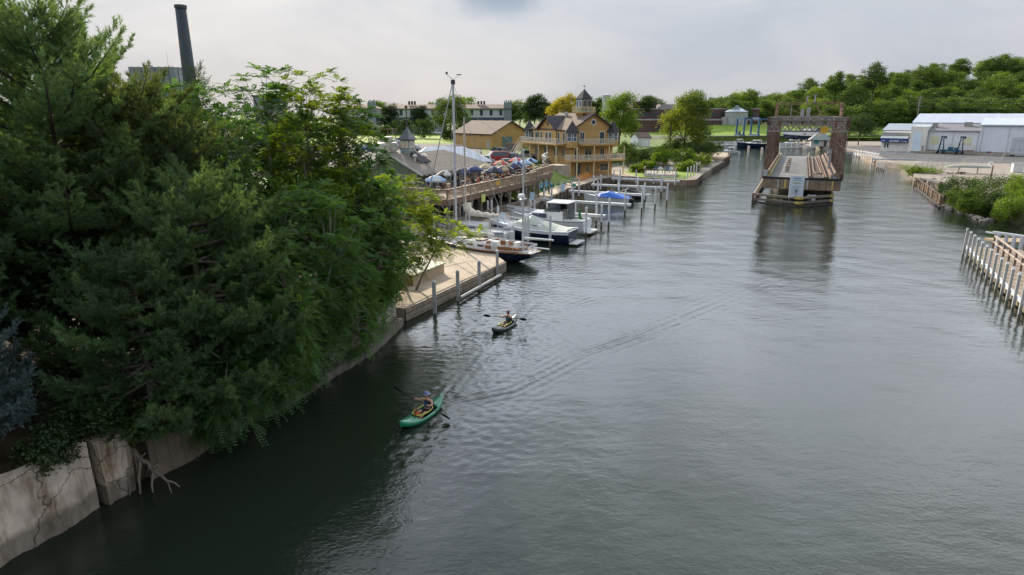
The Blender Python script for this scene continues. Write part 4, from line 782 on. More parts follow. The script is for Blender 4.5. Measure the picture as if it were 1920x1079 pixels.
def boathouse():
    t = thing('yellow_boathouse','three storey yellow clapboard boathouse with corner turrets, balconies and a roof cupola','building',(11.9,130.5,0),R(27.3))
    g0,F2,F3,EV,RD = 1.0,4.15,7.2,10.3,13.25
    b = MB(); b.box(0,10,0,18,g0-.5,EV); b.add([(0,0,EV),(10,0,EV),(5,0,RD-.2),(0,.25,EV),(10,.25,EV),(5,.25,RD-.2)],[(0,1,2),(5,4,3),(0,3,4,1),(1,4,5,2),(2,5,3,0)])
    b.add([(-.3,5.6,EV-3.1),(-.3,12.4,EV-3.1),(-.3,12.4,EV),(-.3,9,EV+2.25),(-.3,5.6,EV),(.3,5.6,EV-3.1),(.3,12.4,EV-3.1),(.3,12.4,EV),(.3,9,EV+2.25),(.3,5.6,EV)],[(0,1,2,3,4),(9,8,7,6,5),(0,5,6,1),(0,4,9,5),(1,6,7,2)])
    b.build('wall', ysid, t)
    r = MB(); gable_roof(r,0,10,0,18,EV,RD,.55,.18,0,5.0)
    r.build('roof', bshing, t)
    r = MB(); zc=EV+2.45; s=2.45/3.4
    r.slab([(-1.0,9,zc),(3.9,9,zc),(-.0,5.1,EV-.25),(-1.0,5.1,EV-.25)],.16); r.slab([(-1.0,9,zc),(-1.0,12.9,EV-.25),(-.0,12.9,EV-.25),(3.9,9,zc)],.16); r.build('dormer_roof', dshing, t)
    # fascia on the front gable
    f = MB()
    for sx in (-1,1): f.beam((5,-.56,RD-.12),(5+sx*5.6,-.56,EV-.43),.1,.26)
    f.build('barge_board', dshing, t)
    # turrets
    def turret(x,y,rot):
        w = MB(); w.lathe([(1.28,F3-.65),(1.32,F3+.55)],6,(x,y,0),rot=rot); tw = w.build('turret_base', ysid, t)
        w = MB(); w.lathe([(1.22,F3+.55),(1.22,9.55)],6,(x,y,0),rot=rot); tt = w.build('turret', bluetrim, t)
        for k in range(6):
            a = rot+(k+.5)*math.pi/3; n = Vector((math.cos(a),math.sin(a),0)); u = Vector((-n.y,n.x,0)); c = Vector((x,y,8.6))+n*(1.22*math.cos(math.pi/6))
            if (n.x > .3 and x < 5) or n.y > .3: continue
            q = MB(); 
            for s_ in (-1,1): q.beam(c+u*s_*.38-Vector((0,0,.78))+n*.02,c+u*s_*.38+Vector((0,0,.78))+n*.02,.09,.08)
            q.beam(c-u*.42+Vector((0,0,.78))+n*.02,c+u*.42+Vector((0,0,.78))+n*.02,.08,.1); q.beam(c-u*.42-Vector((0,0,.78))+n*.02,c+u*.42-Vector((0,0,.78))+n*.02,.08,.1); q.beam(c-u*.36+n*.02,c+u*.36+n*.02,.06,.06)
            wo = q.build('turret_window', whitetrim, tt); g = MB(); g.slab([c+u*.35+Vector((0,0,.76))+n*.02,c-u*.35+Vector((0,0,.76))+n*.02,c-u*.35-Vector((0,0,.76))+n*.02,c+u*.35-Vector((0,0,.76))+n*.02],.02); g.build('pane', winblue, wo)
        w = MB(); w.lathe([(1.62,9.45),(1.66,9.55),(.05,11.75),(.02,12.0)],6,(x,y,0),rot=rot); w.build('turret_roof', dshing, t)
    turret(.1,.1,R(0)); turret(9.9,.1,R(0)); turret(.1,17.6,R(0))
    # cupola
    cx,cy=5,3.6
    w = MB(); w.box(cx-1.75,cx+1.75,cy-1.75,cy+1.75,13.15,13.4); w.box(cx-1.1,cx+1.1,cy-1.1,cy+1.1,11.2,13.15); cu = w.build('cupola_base', ysid, t)
    w = MB(); w.box(cx-1.15,cx+1.15,cy-1.15,cy+1.15,13.4,16.0); co_ = w.build('cupola', bluetrim, t)
    for fx in ((-.55,'-y'),(.55,'-y')): win(co_,(cx+fx[0],cy-1.15,14.9),.75,1.4,fx[1],ysid,'cupola_window',0,winblue,.1)
    for fx in (-.55,.55): win(co_,(cx-1.15,cy+fx,14.9),.75,1.4,'-x',whitetrim,'cupola_window',0,winblue,.1)
    w = MB(); railing(w,[(cx-1.7,cy-1.7,13.4),(cx+1.7,cy-1.7,13.4),(cx+1.7,cy+1.7,13.4),(cx-1.7,cy+1.7,13.4),(cx-1.7,cy-1.7,13.4)],1.05,1.7); w.build('cupola_railing', ytrim, t)
    w = MB(); w.lathe([(1.75,15.95),(1.8,16.05),(.06,17.9),(.02,18.0)],4,(cx,cy,0),rot=math.pi/4); w.build('cupola_roof', dshing, t)
    w = MB(); w.tube((cx,cy,17.9),(cx,cy,18.7),.035); w.beam((cx-.35,cy,18.5),(cx+.35,cy,18.5),.03,.12); w.build('weather_vane', steel_d, t)
    w = MB(); w.box(3.5,4.1,8,8.6,12.6,13.5); w.build('roof_vent', M('vent_grey',(.4,.39,.36),.6), t)
    # balconies
    def balcony(poly, z, rail, posts, zlow):
        d = MB(); d.prism(poly, z-.28, z); bo = d.build('balcony', ysid, t)
        r_ = MB(); railing(r_, [(p[0],p[1],z) for p in rail], 1.05, 1.5, .1, .14, .03); r_.build('balcony_railing', ytrim2, bo)
        for p in posts: p_ = MB(); p_.box(p[0]-.09,p[0]+.09,p[1]-.09,p[1]+.09,zlow,z-.28); p_.build('balcony_post', ytrim, bo)
    balcony([(1.3,-.02),(9.0,-.02),(9.0,-2.2),(1.3,-2.2)],F3,[(1.35,-.4),(1.35,-2.12),(8.95,-2.12),(8.95,-.4)],[],F2)
    balcony([(-1.6,-.02),(11.2,-.02),(11.2,-2.9),(-.6,-2.9),(-1.6,-1.8)],F2,[(-1.5,-.1),(-1.5,-1.75),(-.55,-2.82),(11.1,-2.82),(11.1,-.1)],[(-.4,-2.7),(3.6,-2.7),(7.2,-2.7),(10.9,-2.7)],g0-.2)
    for x in (-.4,3.6,7.2,10.9): p_ = MB(); p_.box(x-.08,x+.08,-2.78,-2.62,F2+.02,F3-.28 if 1<x<9 else F3-.4); p_.build('upper_post', ytrim, t)
    balcony([(-.32,1.4),(-.32,17),(-2.7,17),(-2.7,1.4)],F3,[(-.4,1.5),(-2.62,1.5),(-2.62,16.9),(-.4,16.9)],[(-2.5,1.8),(-2.5,5.4),(-2.5,9),(-2.5,12.6),(-2.5,16.4)],3.4)
    # stairs down from the far end
    s_ = MB(); n=14
    for k in range(n): z=F3-.25-(F3-3.8)*k/n; y=17.2+k*.3; s_.box(-2.7,-1.5,y,y+.3,z-.06,z)
    s_.beam((-2.7,17,F3),(-2.7,21.4,3.7),.08,.3); s_.beam((-1.5,17,F3),(-1.5,21.4,3.7),.08,.3); s_.beam((-2.7,17,F3+1),(-2.7,21.4,4.7),.08,.08); s_.beam((-1.5,17,F3+1),(-1.5,21.4,4.7),.08,.08); s_.build('stairs', ytrim2, t)
    # windows and doors
    win(t,(2.4,0,F3+1.35),1.0,1.9,'-y',whitetrim); win(t,(7.2,0,F3+1.2),1.1,2.2,'-y',whitetrim,'balcony_door',0)
    w = MB(); w.lathe([(.62,0),(.62,.08)],20); 
    me = w.mesh('round_window', whitetrim); o = link('round_window', me, t); o.rotation_euler=(R(90),0,0); o.location=(5,0,11.45)
    w = MB(); w.lathe([(.44,0),(.44,.1)],20); o2 = link('pane', w.mesh('pane', glass), o)
    for y,wd,nm in ((3.0,.8,'window'),(5.0,.7,'window'),(7.9,1.0,'balcony_door'),(9.4,1.0,'balcony_door'),(11.6,.8,'window'),(14,1.6,'balcony_door'),(16,.8,'window')):
        win(t,(-.3 if 5.6<y<12.4 else 0,y,F3+1.15),wd,2.0,'-x',whitetrim,nm,0 if wd<1.2 else 1)
    o = link('gable_vent', MB().lathe([(.5,0),(.5,.07)],16).mesh('gable_vent', M('vent_brown',(.16,.12,.06),.8)), t); o.rotation_euler=(0,R(-90),0); o.location=(-.3,9,11.1)
    for x,wd,nm in ((1.2,1.0,'window'),(4.0,1.6,'french_door'),(7.4,1.0,'window')): win(t,(x,0,F2+1.2),wd,2.0,'-y',ytrim,nm,1)
    for y,wd in ((3,1.0),(6,1.6),(10,1.6),(14,1.6)): win(t,(0,y,F2+1.3),wd,1.6,'-x',ytrim,'window',1)
    d = MB(); d.box(1.0,2.2,-.05,.02,g0,g0+2.4); d.build('blue_door', M('slate_door',(.06,.085,.10),.5), t)
    win(t,(3.9,0,g0+1.3),.6,1.4,'-y',ytrim); win(t,(8.0,0,g0+1.5),2.0,1.3,'-y',whitetrim,'window',1)
    return t
boathouse()
# ------------------------------------------------------------------ yellow barn
def barn():
    t = thing('yellow_barn','long low yellow barn with brown gable roof and green garage door','building',(-5.75,184.5,0),R(40))
    z0,ev,rd=3.4,7.9,11.2
    b=MB(); b.box(0,14,0,18,z0,ev); b.add([(0,0,ev),(14,0,ev),(7,0,rd-.25),(0,.3,ev),(14,.3,ev),(7,.3,rd-.25)],[(0,1,2),(5,4,3),(0,3,4,1),(1,4,5,2),(2,5,3,0)]); b.build('wall', M('yellow_barn_siding',(.46,.285,.095),.75,.12,.7,stripe=('Y',.4,.2),stain=.2), t)
    r=MB(); gable_roof(r,0,14,0,18,ev,rd,.6,.25); r.build('roof', bshing, t)
    d=MB(); d.box(3.8,7.6,-.06,.02,z0,z0+3.4); d.build('garage_door', M('green_grey_door',(.10,.16,.145),.5,.1,stripe=('Z',.55,.3)), t)
    d=MB(); d.box(-.06,.02,1.0,2.1,z0,z0+2.4); d.build('side_door', M('pale_door',(.30,.36,.34),.6), t)
    v=MB()
    for y in (5,10,15): v.box(-.12,.02,y-.3,y+.3,ev-1.0,ev-.4)
    v.build('eave_vent', M('vent_brown',(.16,.12,.06),.8), t)
barn()
# ------------------------------------------------------------------ riverside restaurant and deck
RO = Vector((-6.9,68.3,0)); RA = R(65.2)
deckwood = M('deck_boards', (.24,.185,.135), .8, .3, 1.5, stripe=('X',.14,.35)); railwood = M('rail_wood', (.30,.225,.155), .75, .3, 2.5)
def restaurant():
    t = thing('waterfront_restaurant','low grey green restaurant with shingle roof, small cupola and kitchen vents by the deck','building',tuple(RO),RA)
    z0,dk_,ev,rd = 3.2,4.2,6.35,8.35
    sid = M('grey_green_siding',(.17,.19,.15),.8,.15,.8,stripe=('Y',.3,.3),stain=.2); shin = M('weathered_shingles',(.20,.17,.14),.9,.22,2,stripe=('Z',.15,.3),stain=.15)
    b=MB(); b.box(6.2,22.5,7.6,14.4,0.9,ev+.15); b.add([(6.2,7.6,ev+.15),(6.2,14.4,ev+.15),(6.2,11,rd-.25),(6.5,7.6,ev+.15),(6.5,14.4,ev+.15),(6.5,11,rd-.25)],[(0,2,1),(3,4,5),(0,1,4,3),(1,2,5,4),(2,0,3,5)]); b.build('wall', sid, t)
    r=MB(); gable_roof(r,6.0,23.5,7.0,15,ev,rd,.5,.18,0,5.5,axis='x'); r.build('roof', shin, t)
    f=MB()
    for sy in (-1,1): f.beam((5.46,11,rd-.1),(5.46,11+sy*4.5,ev-.32),.08,.22)
    f.build('barge_board', M('pale_trim',(.42,.43,.40),.6), t)
    # small dark shed dormer behind the front gable + cupola
    d=MB(); d.slab([(8.2,8.4,7.3),(10.6,8.4,7.3),(9.8,10.6,8.75),(9.0,10.6,8.75)],.1); d.build('roof_saddle', dshing, t)
    c=MB(); c.box(8.6,9.9,10.3,11.6,7.8,10.0); cu=c.build('cupola', M('cupola_green',(.24,.29,.26),.7,.15,stripe=('Z',.2,.2)), t)
    for q in (-.3,.3): win(cu,(9.25+q,10.3,9.4),.36,.7,'-y',whitetrim,'cupola_window',0,M('amber_glass',(.5,.42,.28),.3),.05); win(cu,(8.6,10.95+q,9.4),.36,.7,'-x',whitetrim,'cupola_window',0,M('amber_glass',(.5,.42,.28),.3),.05)
    c=MB(); c.lathe([(1.2,9.92),(1.22,10.0),(.55,10.75),(.04,11.5),(.02,11.75)],4,(9.25,10.95,0),rot=math.pi/4); c.build('cupola_roof', M('green_black_metal',(.05,.065,.06),.5,stripe=('X',.2,.2)), t)
    galv=M('galvanised',(.52,.50,.46),.42,.2,2,metal=.35,stain=.25)
    for x,y,s in ((6.9,13.1,1.0),(8.2,12.3,.9)):
        v=MB(); v.box(x-.5*s,x+.5*s,y-.5*s,y+.5*s,6.9,8.5); v.lathe([(.42*s,8.5),(.42*s,8.7),(.66*s,8.72),(.66*s,9.45),(.5*s,9.5),(.5*s,9.62),(.3*s,9.66)],14,(x,y,0)); v.build('kitchen_vent', galv, t)
    v=MB(); v.box(8.3,9.4,13.2,14.4,7.0,10.3); v.lathe([(.7,7.2),(.7,8.1)],4,(8.85,13.8,0),rot=math.pi/4); v.build('duct_housing', galv, t)
    v=MB(); v.lathe([(.16,7.3),(.16,8.0),(.3,8.02),(.3,8.12),(.1,8.3)],10,(8.1,9.2,0)); v.lathe([(.25,7.6),(.45,7.9),(.2,8.2)],10,(10.8,9.6,0)); v.build('roof_pipe', galv, t)
    # wall openings towards the deck
    for x,w in ((8.5,1.0),(11.5,2.2),(15,2.2),(18.5,2.2)): win(t,(x,7.6,dk_+1.15),w,1.5,'-y',M('pale_trim',(.42,.43,.40),.6),'window',1)
    d=MB(); d.box(9.8,10.6,7.5,7.62,dk_,dk_+2.0); d.build('door', M('slate_door',(.06,.085,.10),.5), t)
    d=MB(); d.box(6.0,6.22,8.0,9.4,dk_+.7,dk_+1.5); d.build('notice_board', M('notice_pale',(.5,.48,.42),.7), t)
    # left wing with a standing seam roof
    w=MB(); w.box(8,17,14.42,21,1.5,6.1); w.build('kitchen_wing', sid, t)
    seam=M('standing_seam_metal',(.36,.38,.41),.4,.1,1,metal=.3,stripe=('X',.45,.55)); 
    w=MB(); w.slab([(7.6,14.9,7.55),(17.4,14.9,7.55),(17.4,21.8,5.9),(7.6,21.8,5.9)],.1); w.slab([(7.6,14.9,7.55),(17.4,14.9,7.55),(17.4,14.3,7.2),(7.6,14.3,7.2)],.08); w.build('metal_roof', seam, t)
    return t
restaurant()
def loc2(x,y,z=0): 
    c,s=math.cos(RA),math.sin(RA); return Vector((RO.x+c*x-s*y, RO.y+s*x+c*y, z))
def deck():
    t = thing('timber_deck','raised brown timber dining deck on braced posts in front of the restaurant','deck',tuple(RO),RA)
    Z=4.2
    b=MB(); b.prism([(0,0),(24.5,0),(24.5,1.0),(29.5,1.6),(36.5,2.2),(36.5,8),(24,10),(22.6,7.5),(6.1,7.5),(6.1,9),(0,9)],Z-.14,Z); b.build('floor', deckwood, t)
    f=MB()
    for a,c in (((0,0),(24.5,0)),((24.5,1.0),(29.5,1.6)),((29.5,1.6),(36.5,2.2)),((0,0),(0,9)),((24.5,0),(24.5,1))): f.beam((a[0],a[1],Z-.42),(c[0],c[1],Z-.42),.12,.5)
    f.build('rim_beam', M('brown_rim',(.15,.10,.068),.8,.3,2), t)
    r=MB(); railing(r,[(0,9,Z),(0,0,Z),(24.5,0,Z),(24.5,1.0,Z),(29.5,1.6,Z),(36.5,2.2,Z),(36.5,7.6,Z)],1.05,1.75,.13,.17,.045,.2); r.build('railing', railwood, t)
    pw_=M('grey_post_wood',(.21,.18,.145),.85,.3,2)
    for i,x in enumerate(np.arange(.3,36.5,2.65)):
        p=MB()
        y=.25 if x<24.4 else 1.3+ (x-24.5)*.075
        p.box(x-.11,x+.11,y-.11,y+.11,-1.0 if x>3 else .3,Z-.14)
        for s in (-1,1): p.beam((x,y,Z-1.5),(x+s*1.0,y,Z-.6),.1,.12)
        p.build('post',pw_,t)
    for x in np.arange(.3,36,3.2):
        for y in (3.2,6.0): p=MB(); p.box(x-.11,x+.11,y-.11,y+.11,.3,Z-.14); p.build('post',pw_,t)
    w=MB(); w.box(-.5,29,7.0,7.25,.5,Z-.2); w.box(29.0,31.5,4.0,4.3,.5,Z-.2); w.build('retaining_wall', M('dark_block_wall',(.055,.048,.04),.9,.3,.7), t)
    w=MB(); railing(w,[(-1,-.6,1.0),(20,-.6,1.0)],1.0,2.2,.1,.2,.04); w.build('lower_railing', M('grey_post_wood',(.21,.18,.145),.85), t)
    # ramp and steps of the upper level further along
    s=MB(); s.beam((19.5,.9,Z+.35),(25.2,1.9,Z+1.05),.12,.1); s.beam((26,2,Z+1.2),(36,3.0,Z+1.2),.12,.08); s.build('ramp_rail', railwood, t)
    sg=MB(); sg.box(7.6,8.5,-.2,-.12,3.0,3.9); sg.build('hanging_board', M('lime_board',(.45,.50,.14),.6), t)
    sg=MB(); sg.box(11.6,12.7,-.12,-.07,4.55,5.1); sg.build('orange_board', M('orange_board',(.50,.28,.05),.6), t)
    wl=MB()
    return t
deck()
# upper parking fence beside the boathouse
ft = thing('parking_fence','grey lattice fence with white globe lights between parking lot and grass slope','fence',(0,0,0))
FPs=[(5.3,103.6,4.2),(5.2,111,3.9),(6.0,119,3.75),(7.2,126.5,3.7)]
b=MB(); railing(b,FPs,1.25,2.0,.12,.22,.05,.12); b.build('panel', M('fence_grey_wood',(.17,.145,.12),.85,.3,2), ft)
g=MB()
for a,c in zip(FPs,FPs[1:]):
    for k in (0,.5): p=Vector(a).lerp(Vector(c),k); g.tube((p.x,p.y,p.z+1.2),(p.x,p.y,p.z+2.1),.03); g.lathe([(.02,-.18),(.15,-.1),(.18,0),(.15,.1),(.02,.18)],10,(p.x,p.y,p.z+2.25))
g.build('globe_light', M('globe_white',(.75,.74,.70),.4), ft, smooth=True)
st=MB(); st.prism([(6.8,126),(9.2,127.2),(11.2,124.6),(8.6,122.8)],1.0,3.62); tag(st.build('stone_planter', conc_l),'pale stone retaining block at the top of the grass slope beside the boathouse','planter')
# pavilion with the white standing seam roof
def pavilion():
    t=thing('metal_roof_pavilion','open pavilion with white standing seam roof behind the restaurant','pavilion',(-15.5,100,0),R(8))
    wm=M('white_seam_metal',(.36,.39,.44),.35,.08,1,metal=.25,stripe=('X',.5,.42))
    r=MB(); gable_roof(r,0,12.0,0,9,6.1,8.0,.5,.1,2.5,3.5,axis='x'); r.build('roof', wm, t)
    for x in (.2,4,8,11.8):
        for y in (.2,8.8): p=MB(); p.box(x-.1,x+.1,y-.1,y+.1,3.4,6.1); p.build('post', grey_p, t)
    w=MB(); w.box(.5,4.5,2,8,3.4,5.9); w.build('kiosk', M('kiosk_grey',(.22,.22,.20),.8), t)
pavilion()
# ------------------------------------------------------------------ blue apartment blocks
navy=M('navy_siding',(.055,.080,.125),.75,.12,.3,stripe=('Z',.35,.2)); wsid=M('white_siding',(.44,.46,.48),.7,.1,.3); broof=M('low_brown_roof',(.13,.085,.075),.9,.2,.5); gch=M('grey_chimney',(.20,.225,.255),.8,.15,.4); brick=M('old_brick',(.105,.062,.060),.9,.25,.25,stripe=('Z',.6,.18),stain=.25)
def apartment(label, x0, x1, Y, gable_right=True, nwin=5, depth=16):
    t=thing('apartment_block',label,'apartments',((x0+x1)/2,Y,3.5)); w=(x1-x0)/2
    b=MB(); b.box(-w,w,0,depth,0,8.0); b.build('lower_wall', navy, t)
    b=MB(); b.box(-w-.12,w+.12,-.12,depth,8.0,12.4); up=b.build('upper_wall', wsid, t)
    r=MB(); gable_roof(r,-w,w,-.2,depth,12.4,14.2,.9,.25,0 if gable_right else 3,3,axis='x'); r.build('roof', broof, t)
    c=MB(); c.box(w-3.4,w+.3,-.6,1.6,0,15.0); 
    for k in range(4): c.box(w-3.2+k*.85,w-2.7+k*.85,0,.9,15.0,15.8+.3*(k%2))
    c.build('chimney', gch, t)
    for k in range(nwin):
        x=-w+1.6+(2*w-6.5)*k/max(1,nwin-1)
        win(t,(x,-.12,10.2),1.2,2.4,'-y',navy,'window',0)
        for z in (1.6,5.2): win(t,(x,0,z),1.1,2.3,'-y',wsid,'window',1,None,.35)
    ch=MB()
    for k in range(3): ch.box(-w*.3+k*1.4,-w*.3+.9+k*1.4,5,6.2,14,15.7)
    ch.build('roof_vents', broof, t)
apartment('blue and white apartment block with grey chimney tower behind the yellow barn',-25.5,-.5,318)
apartment('blue and white apartment block half hidden by trees left of the mast',-60.5,-33.5,322)
apartment('pale blue apartment end showing past the feathery trees',-84,-66,320,nwin=3)
# brick factory across the road
def factory():
    t=thing('brick_factory','long dark brick factory building across the lawn with a pale band','building',(60,338,3.4))
    b=MB(); b.box(0,66,0,20,0,12.0); b.build('wall', brick, t)
    b=MB(); b.box(0,66,-4,0,0,6.6); b.build('lower_wall', brick, t)
    b=MB(); b.box(-.2,66.2,-4.3,0.0,6.6,7.3); b.box(-.2,66.2,-.2,20.2,12.0,12.5); b.build('coping', M('pale_coping',(.33,.31,.31),.8), t)
    b=MB(); b.box(2,14,4,14,12.5,16.0); b.build('roof_block', brick, t)
    b=MB(); b.box(16,30,3,12,12.5,14.5); b.build('roof_shed', M('rusty_metal_roof',(.30,.27,.28),.7), t)
    for k in range(13):
        win(t,(3+k*5,-.0,9.6),3.4,1.5,'-y',M('factory_frame',(.12,.085,.08),.7),'window',3)
    d=MB(); d.box(13,17,-4.08,-3.95,0,4.6); d.build('loading_door', M('dark_door',(.05,.04,.04),.7), t)
factory()
tk=thing('storage_tank','round corrugated grey storage tank with conical metal roof on the rise','tank',(AT(1387,230,329).x,335,7.6))
b=MB(); b.lathe([(5.6,-1.5),(5.6,6.6)],40); b.build('drum', M('corrugated_tank',(.33,.34,.35),.6,.12,.4,stripe=('Z',.8,.12),stain=.35), tk)
b=MB(); b.lathe([(5.9,6.55),(5.9,6.7),(1.0,8.9),(1.0,9.3),(.5,9.6)],40); b.build('roof', M('tank_roof',(.40,.45,.52),.4,.08,metal=.3), tk)
b=MB(); b.box(-7.3,-5.2,-2.5,0,-1,4.0); b.build('annex', M('annex_grey',(.34,.33,.32),.8), tk)
# rise under the tank and its curved wall
wl=MB(); wl.path([(124,326,8.2),(129,327,8.4),(132,331,9.4),(130,336,10.5)],.45,6); tag(wl.build('curved_wall', conc_l),'pale curved retaining wall right of the storage tank','wall')
def silo_bld():
    p=AT(286,126,300)
    t=thing('concrete_silos','row of joined grey concrete silos beyond the pines','silo',(p.x,300,0))
    b=MB()
    for k in range(7): c=MB(); c.lathe([(1.7,3),(1.7,33.2),(1.2,33.4)],18,(-9+k*3.0,0,0)); c.build('cylinder', M('silo_concrete',(.22,.24,.27),.8,.15,.3,stain=.2), t)
    b=MB(); b.box(-10.5,10.8,1.2,14,3,33.3); b.build('rear_block', M('silo_concrete',(.22,.24,.27),.8), t)
    b=MB(); b.tube((5.5,3,33),(5.5,3,42),.06,.02,5); b.build('antenna', steel_d, t); b=MB(); b.box(-6,-3,3,6,33.3,34.2); b.build('roof_hatch', steel_d, t)
silo_bld()
p=AT(361,180,262); q=AT(338,10,262)
ck=thing('smokestack','tall tapering dark concrete smokestack leaning up over the trees','chimney',(q.x,262,0))
b=MB(); b.lathe([(2.75,3),(2.45,22),(1.95,q.z-1.2)],28); b.build('shaft', M('stack_concrete',(.048,.058,.07),.85,.2,.15,stain=.3), ck, smooth=True)
b=MB(); b.lathe([(1.95,q.z-1.2),(2.2,q.z-1.1),(2.2,q.z),(1.6,q.z+.05)],28); b.build('cap_ring', M('stack_ring',(.06,.07,.085),.8), ck)
b=MB(); b.box(.4,1.2,-2.6,-2.2,26,26.8); b.build('marker_lamp', steel_d, ck)
p=AT(468,150,200); t=thing('warehouse_block','pale grey warehouse roof just showing above the feathery crowns','building',(p.x,215,3.4),R(20))
b=MB(); b.box(-5,5,0,12,0,15.6); b.build('wall', M('silo_concrete',(.22,.24,.27),.8), t); b=MB(); gable_roof(b,-5,5,0,12,15.6,17.2,.6,.3,axis='x'); b.build('roof', M('slate_roof',(.13,.145,.16),.8), t)
p=AT(1137,190,420); t=thing('white_silo','small white round water tower beside the green tree on the skyline','water tower',(p.x,420,3))
b=MB(); b.lathe([(2.5,0),(2.5,20.5)],16); b.build('drum', M('silo_white',(.42,.43,.45),.7), t); b=MB(); b.lathe([(2.8,20.5),(2.8,21.8),(.4,22.2)],16); b.build('cap', M('silo_white',(.42,.43,.45),.7), t)
# white shed by the bank
def shed():
    t=thing('white_shed','small white shed with brown roof among the riverside bushes','shed',(AT(1197,280,196).x,197,3.1),R(18)); t.scale=(1.15,1.15,1.2)
    sw=M('shed_white',(.72,.75,.78),.7,.1,.5,stripe=('X',.4,.15)); b=MB(); b.box(0,3.6,0,4.2,-1.0,2.7); b.add([(0,0,2.7),(0,4.2,2.7),(0,2.1,3.7),(3.6,0,2.7),(3.6,4.2,2.7),(3.6,2.1,3.7)],[(0,2,1),(3,4,5),(0,3,5,2),(1,2,5,4)]); b.build('wall', sw, t)
    r=MB(); gable_roof(r,0,3.6,0,4.2,2.75,3.85,.25,.12,axis='x'); r.build('roof', bshing, t); d=MB(); d.box(1.3,3.0,-.05,.02,-.9,1.9); d.build('sliding_door', M('shed_door',(.80,.84,.88),.6), t)
shed()
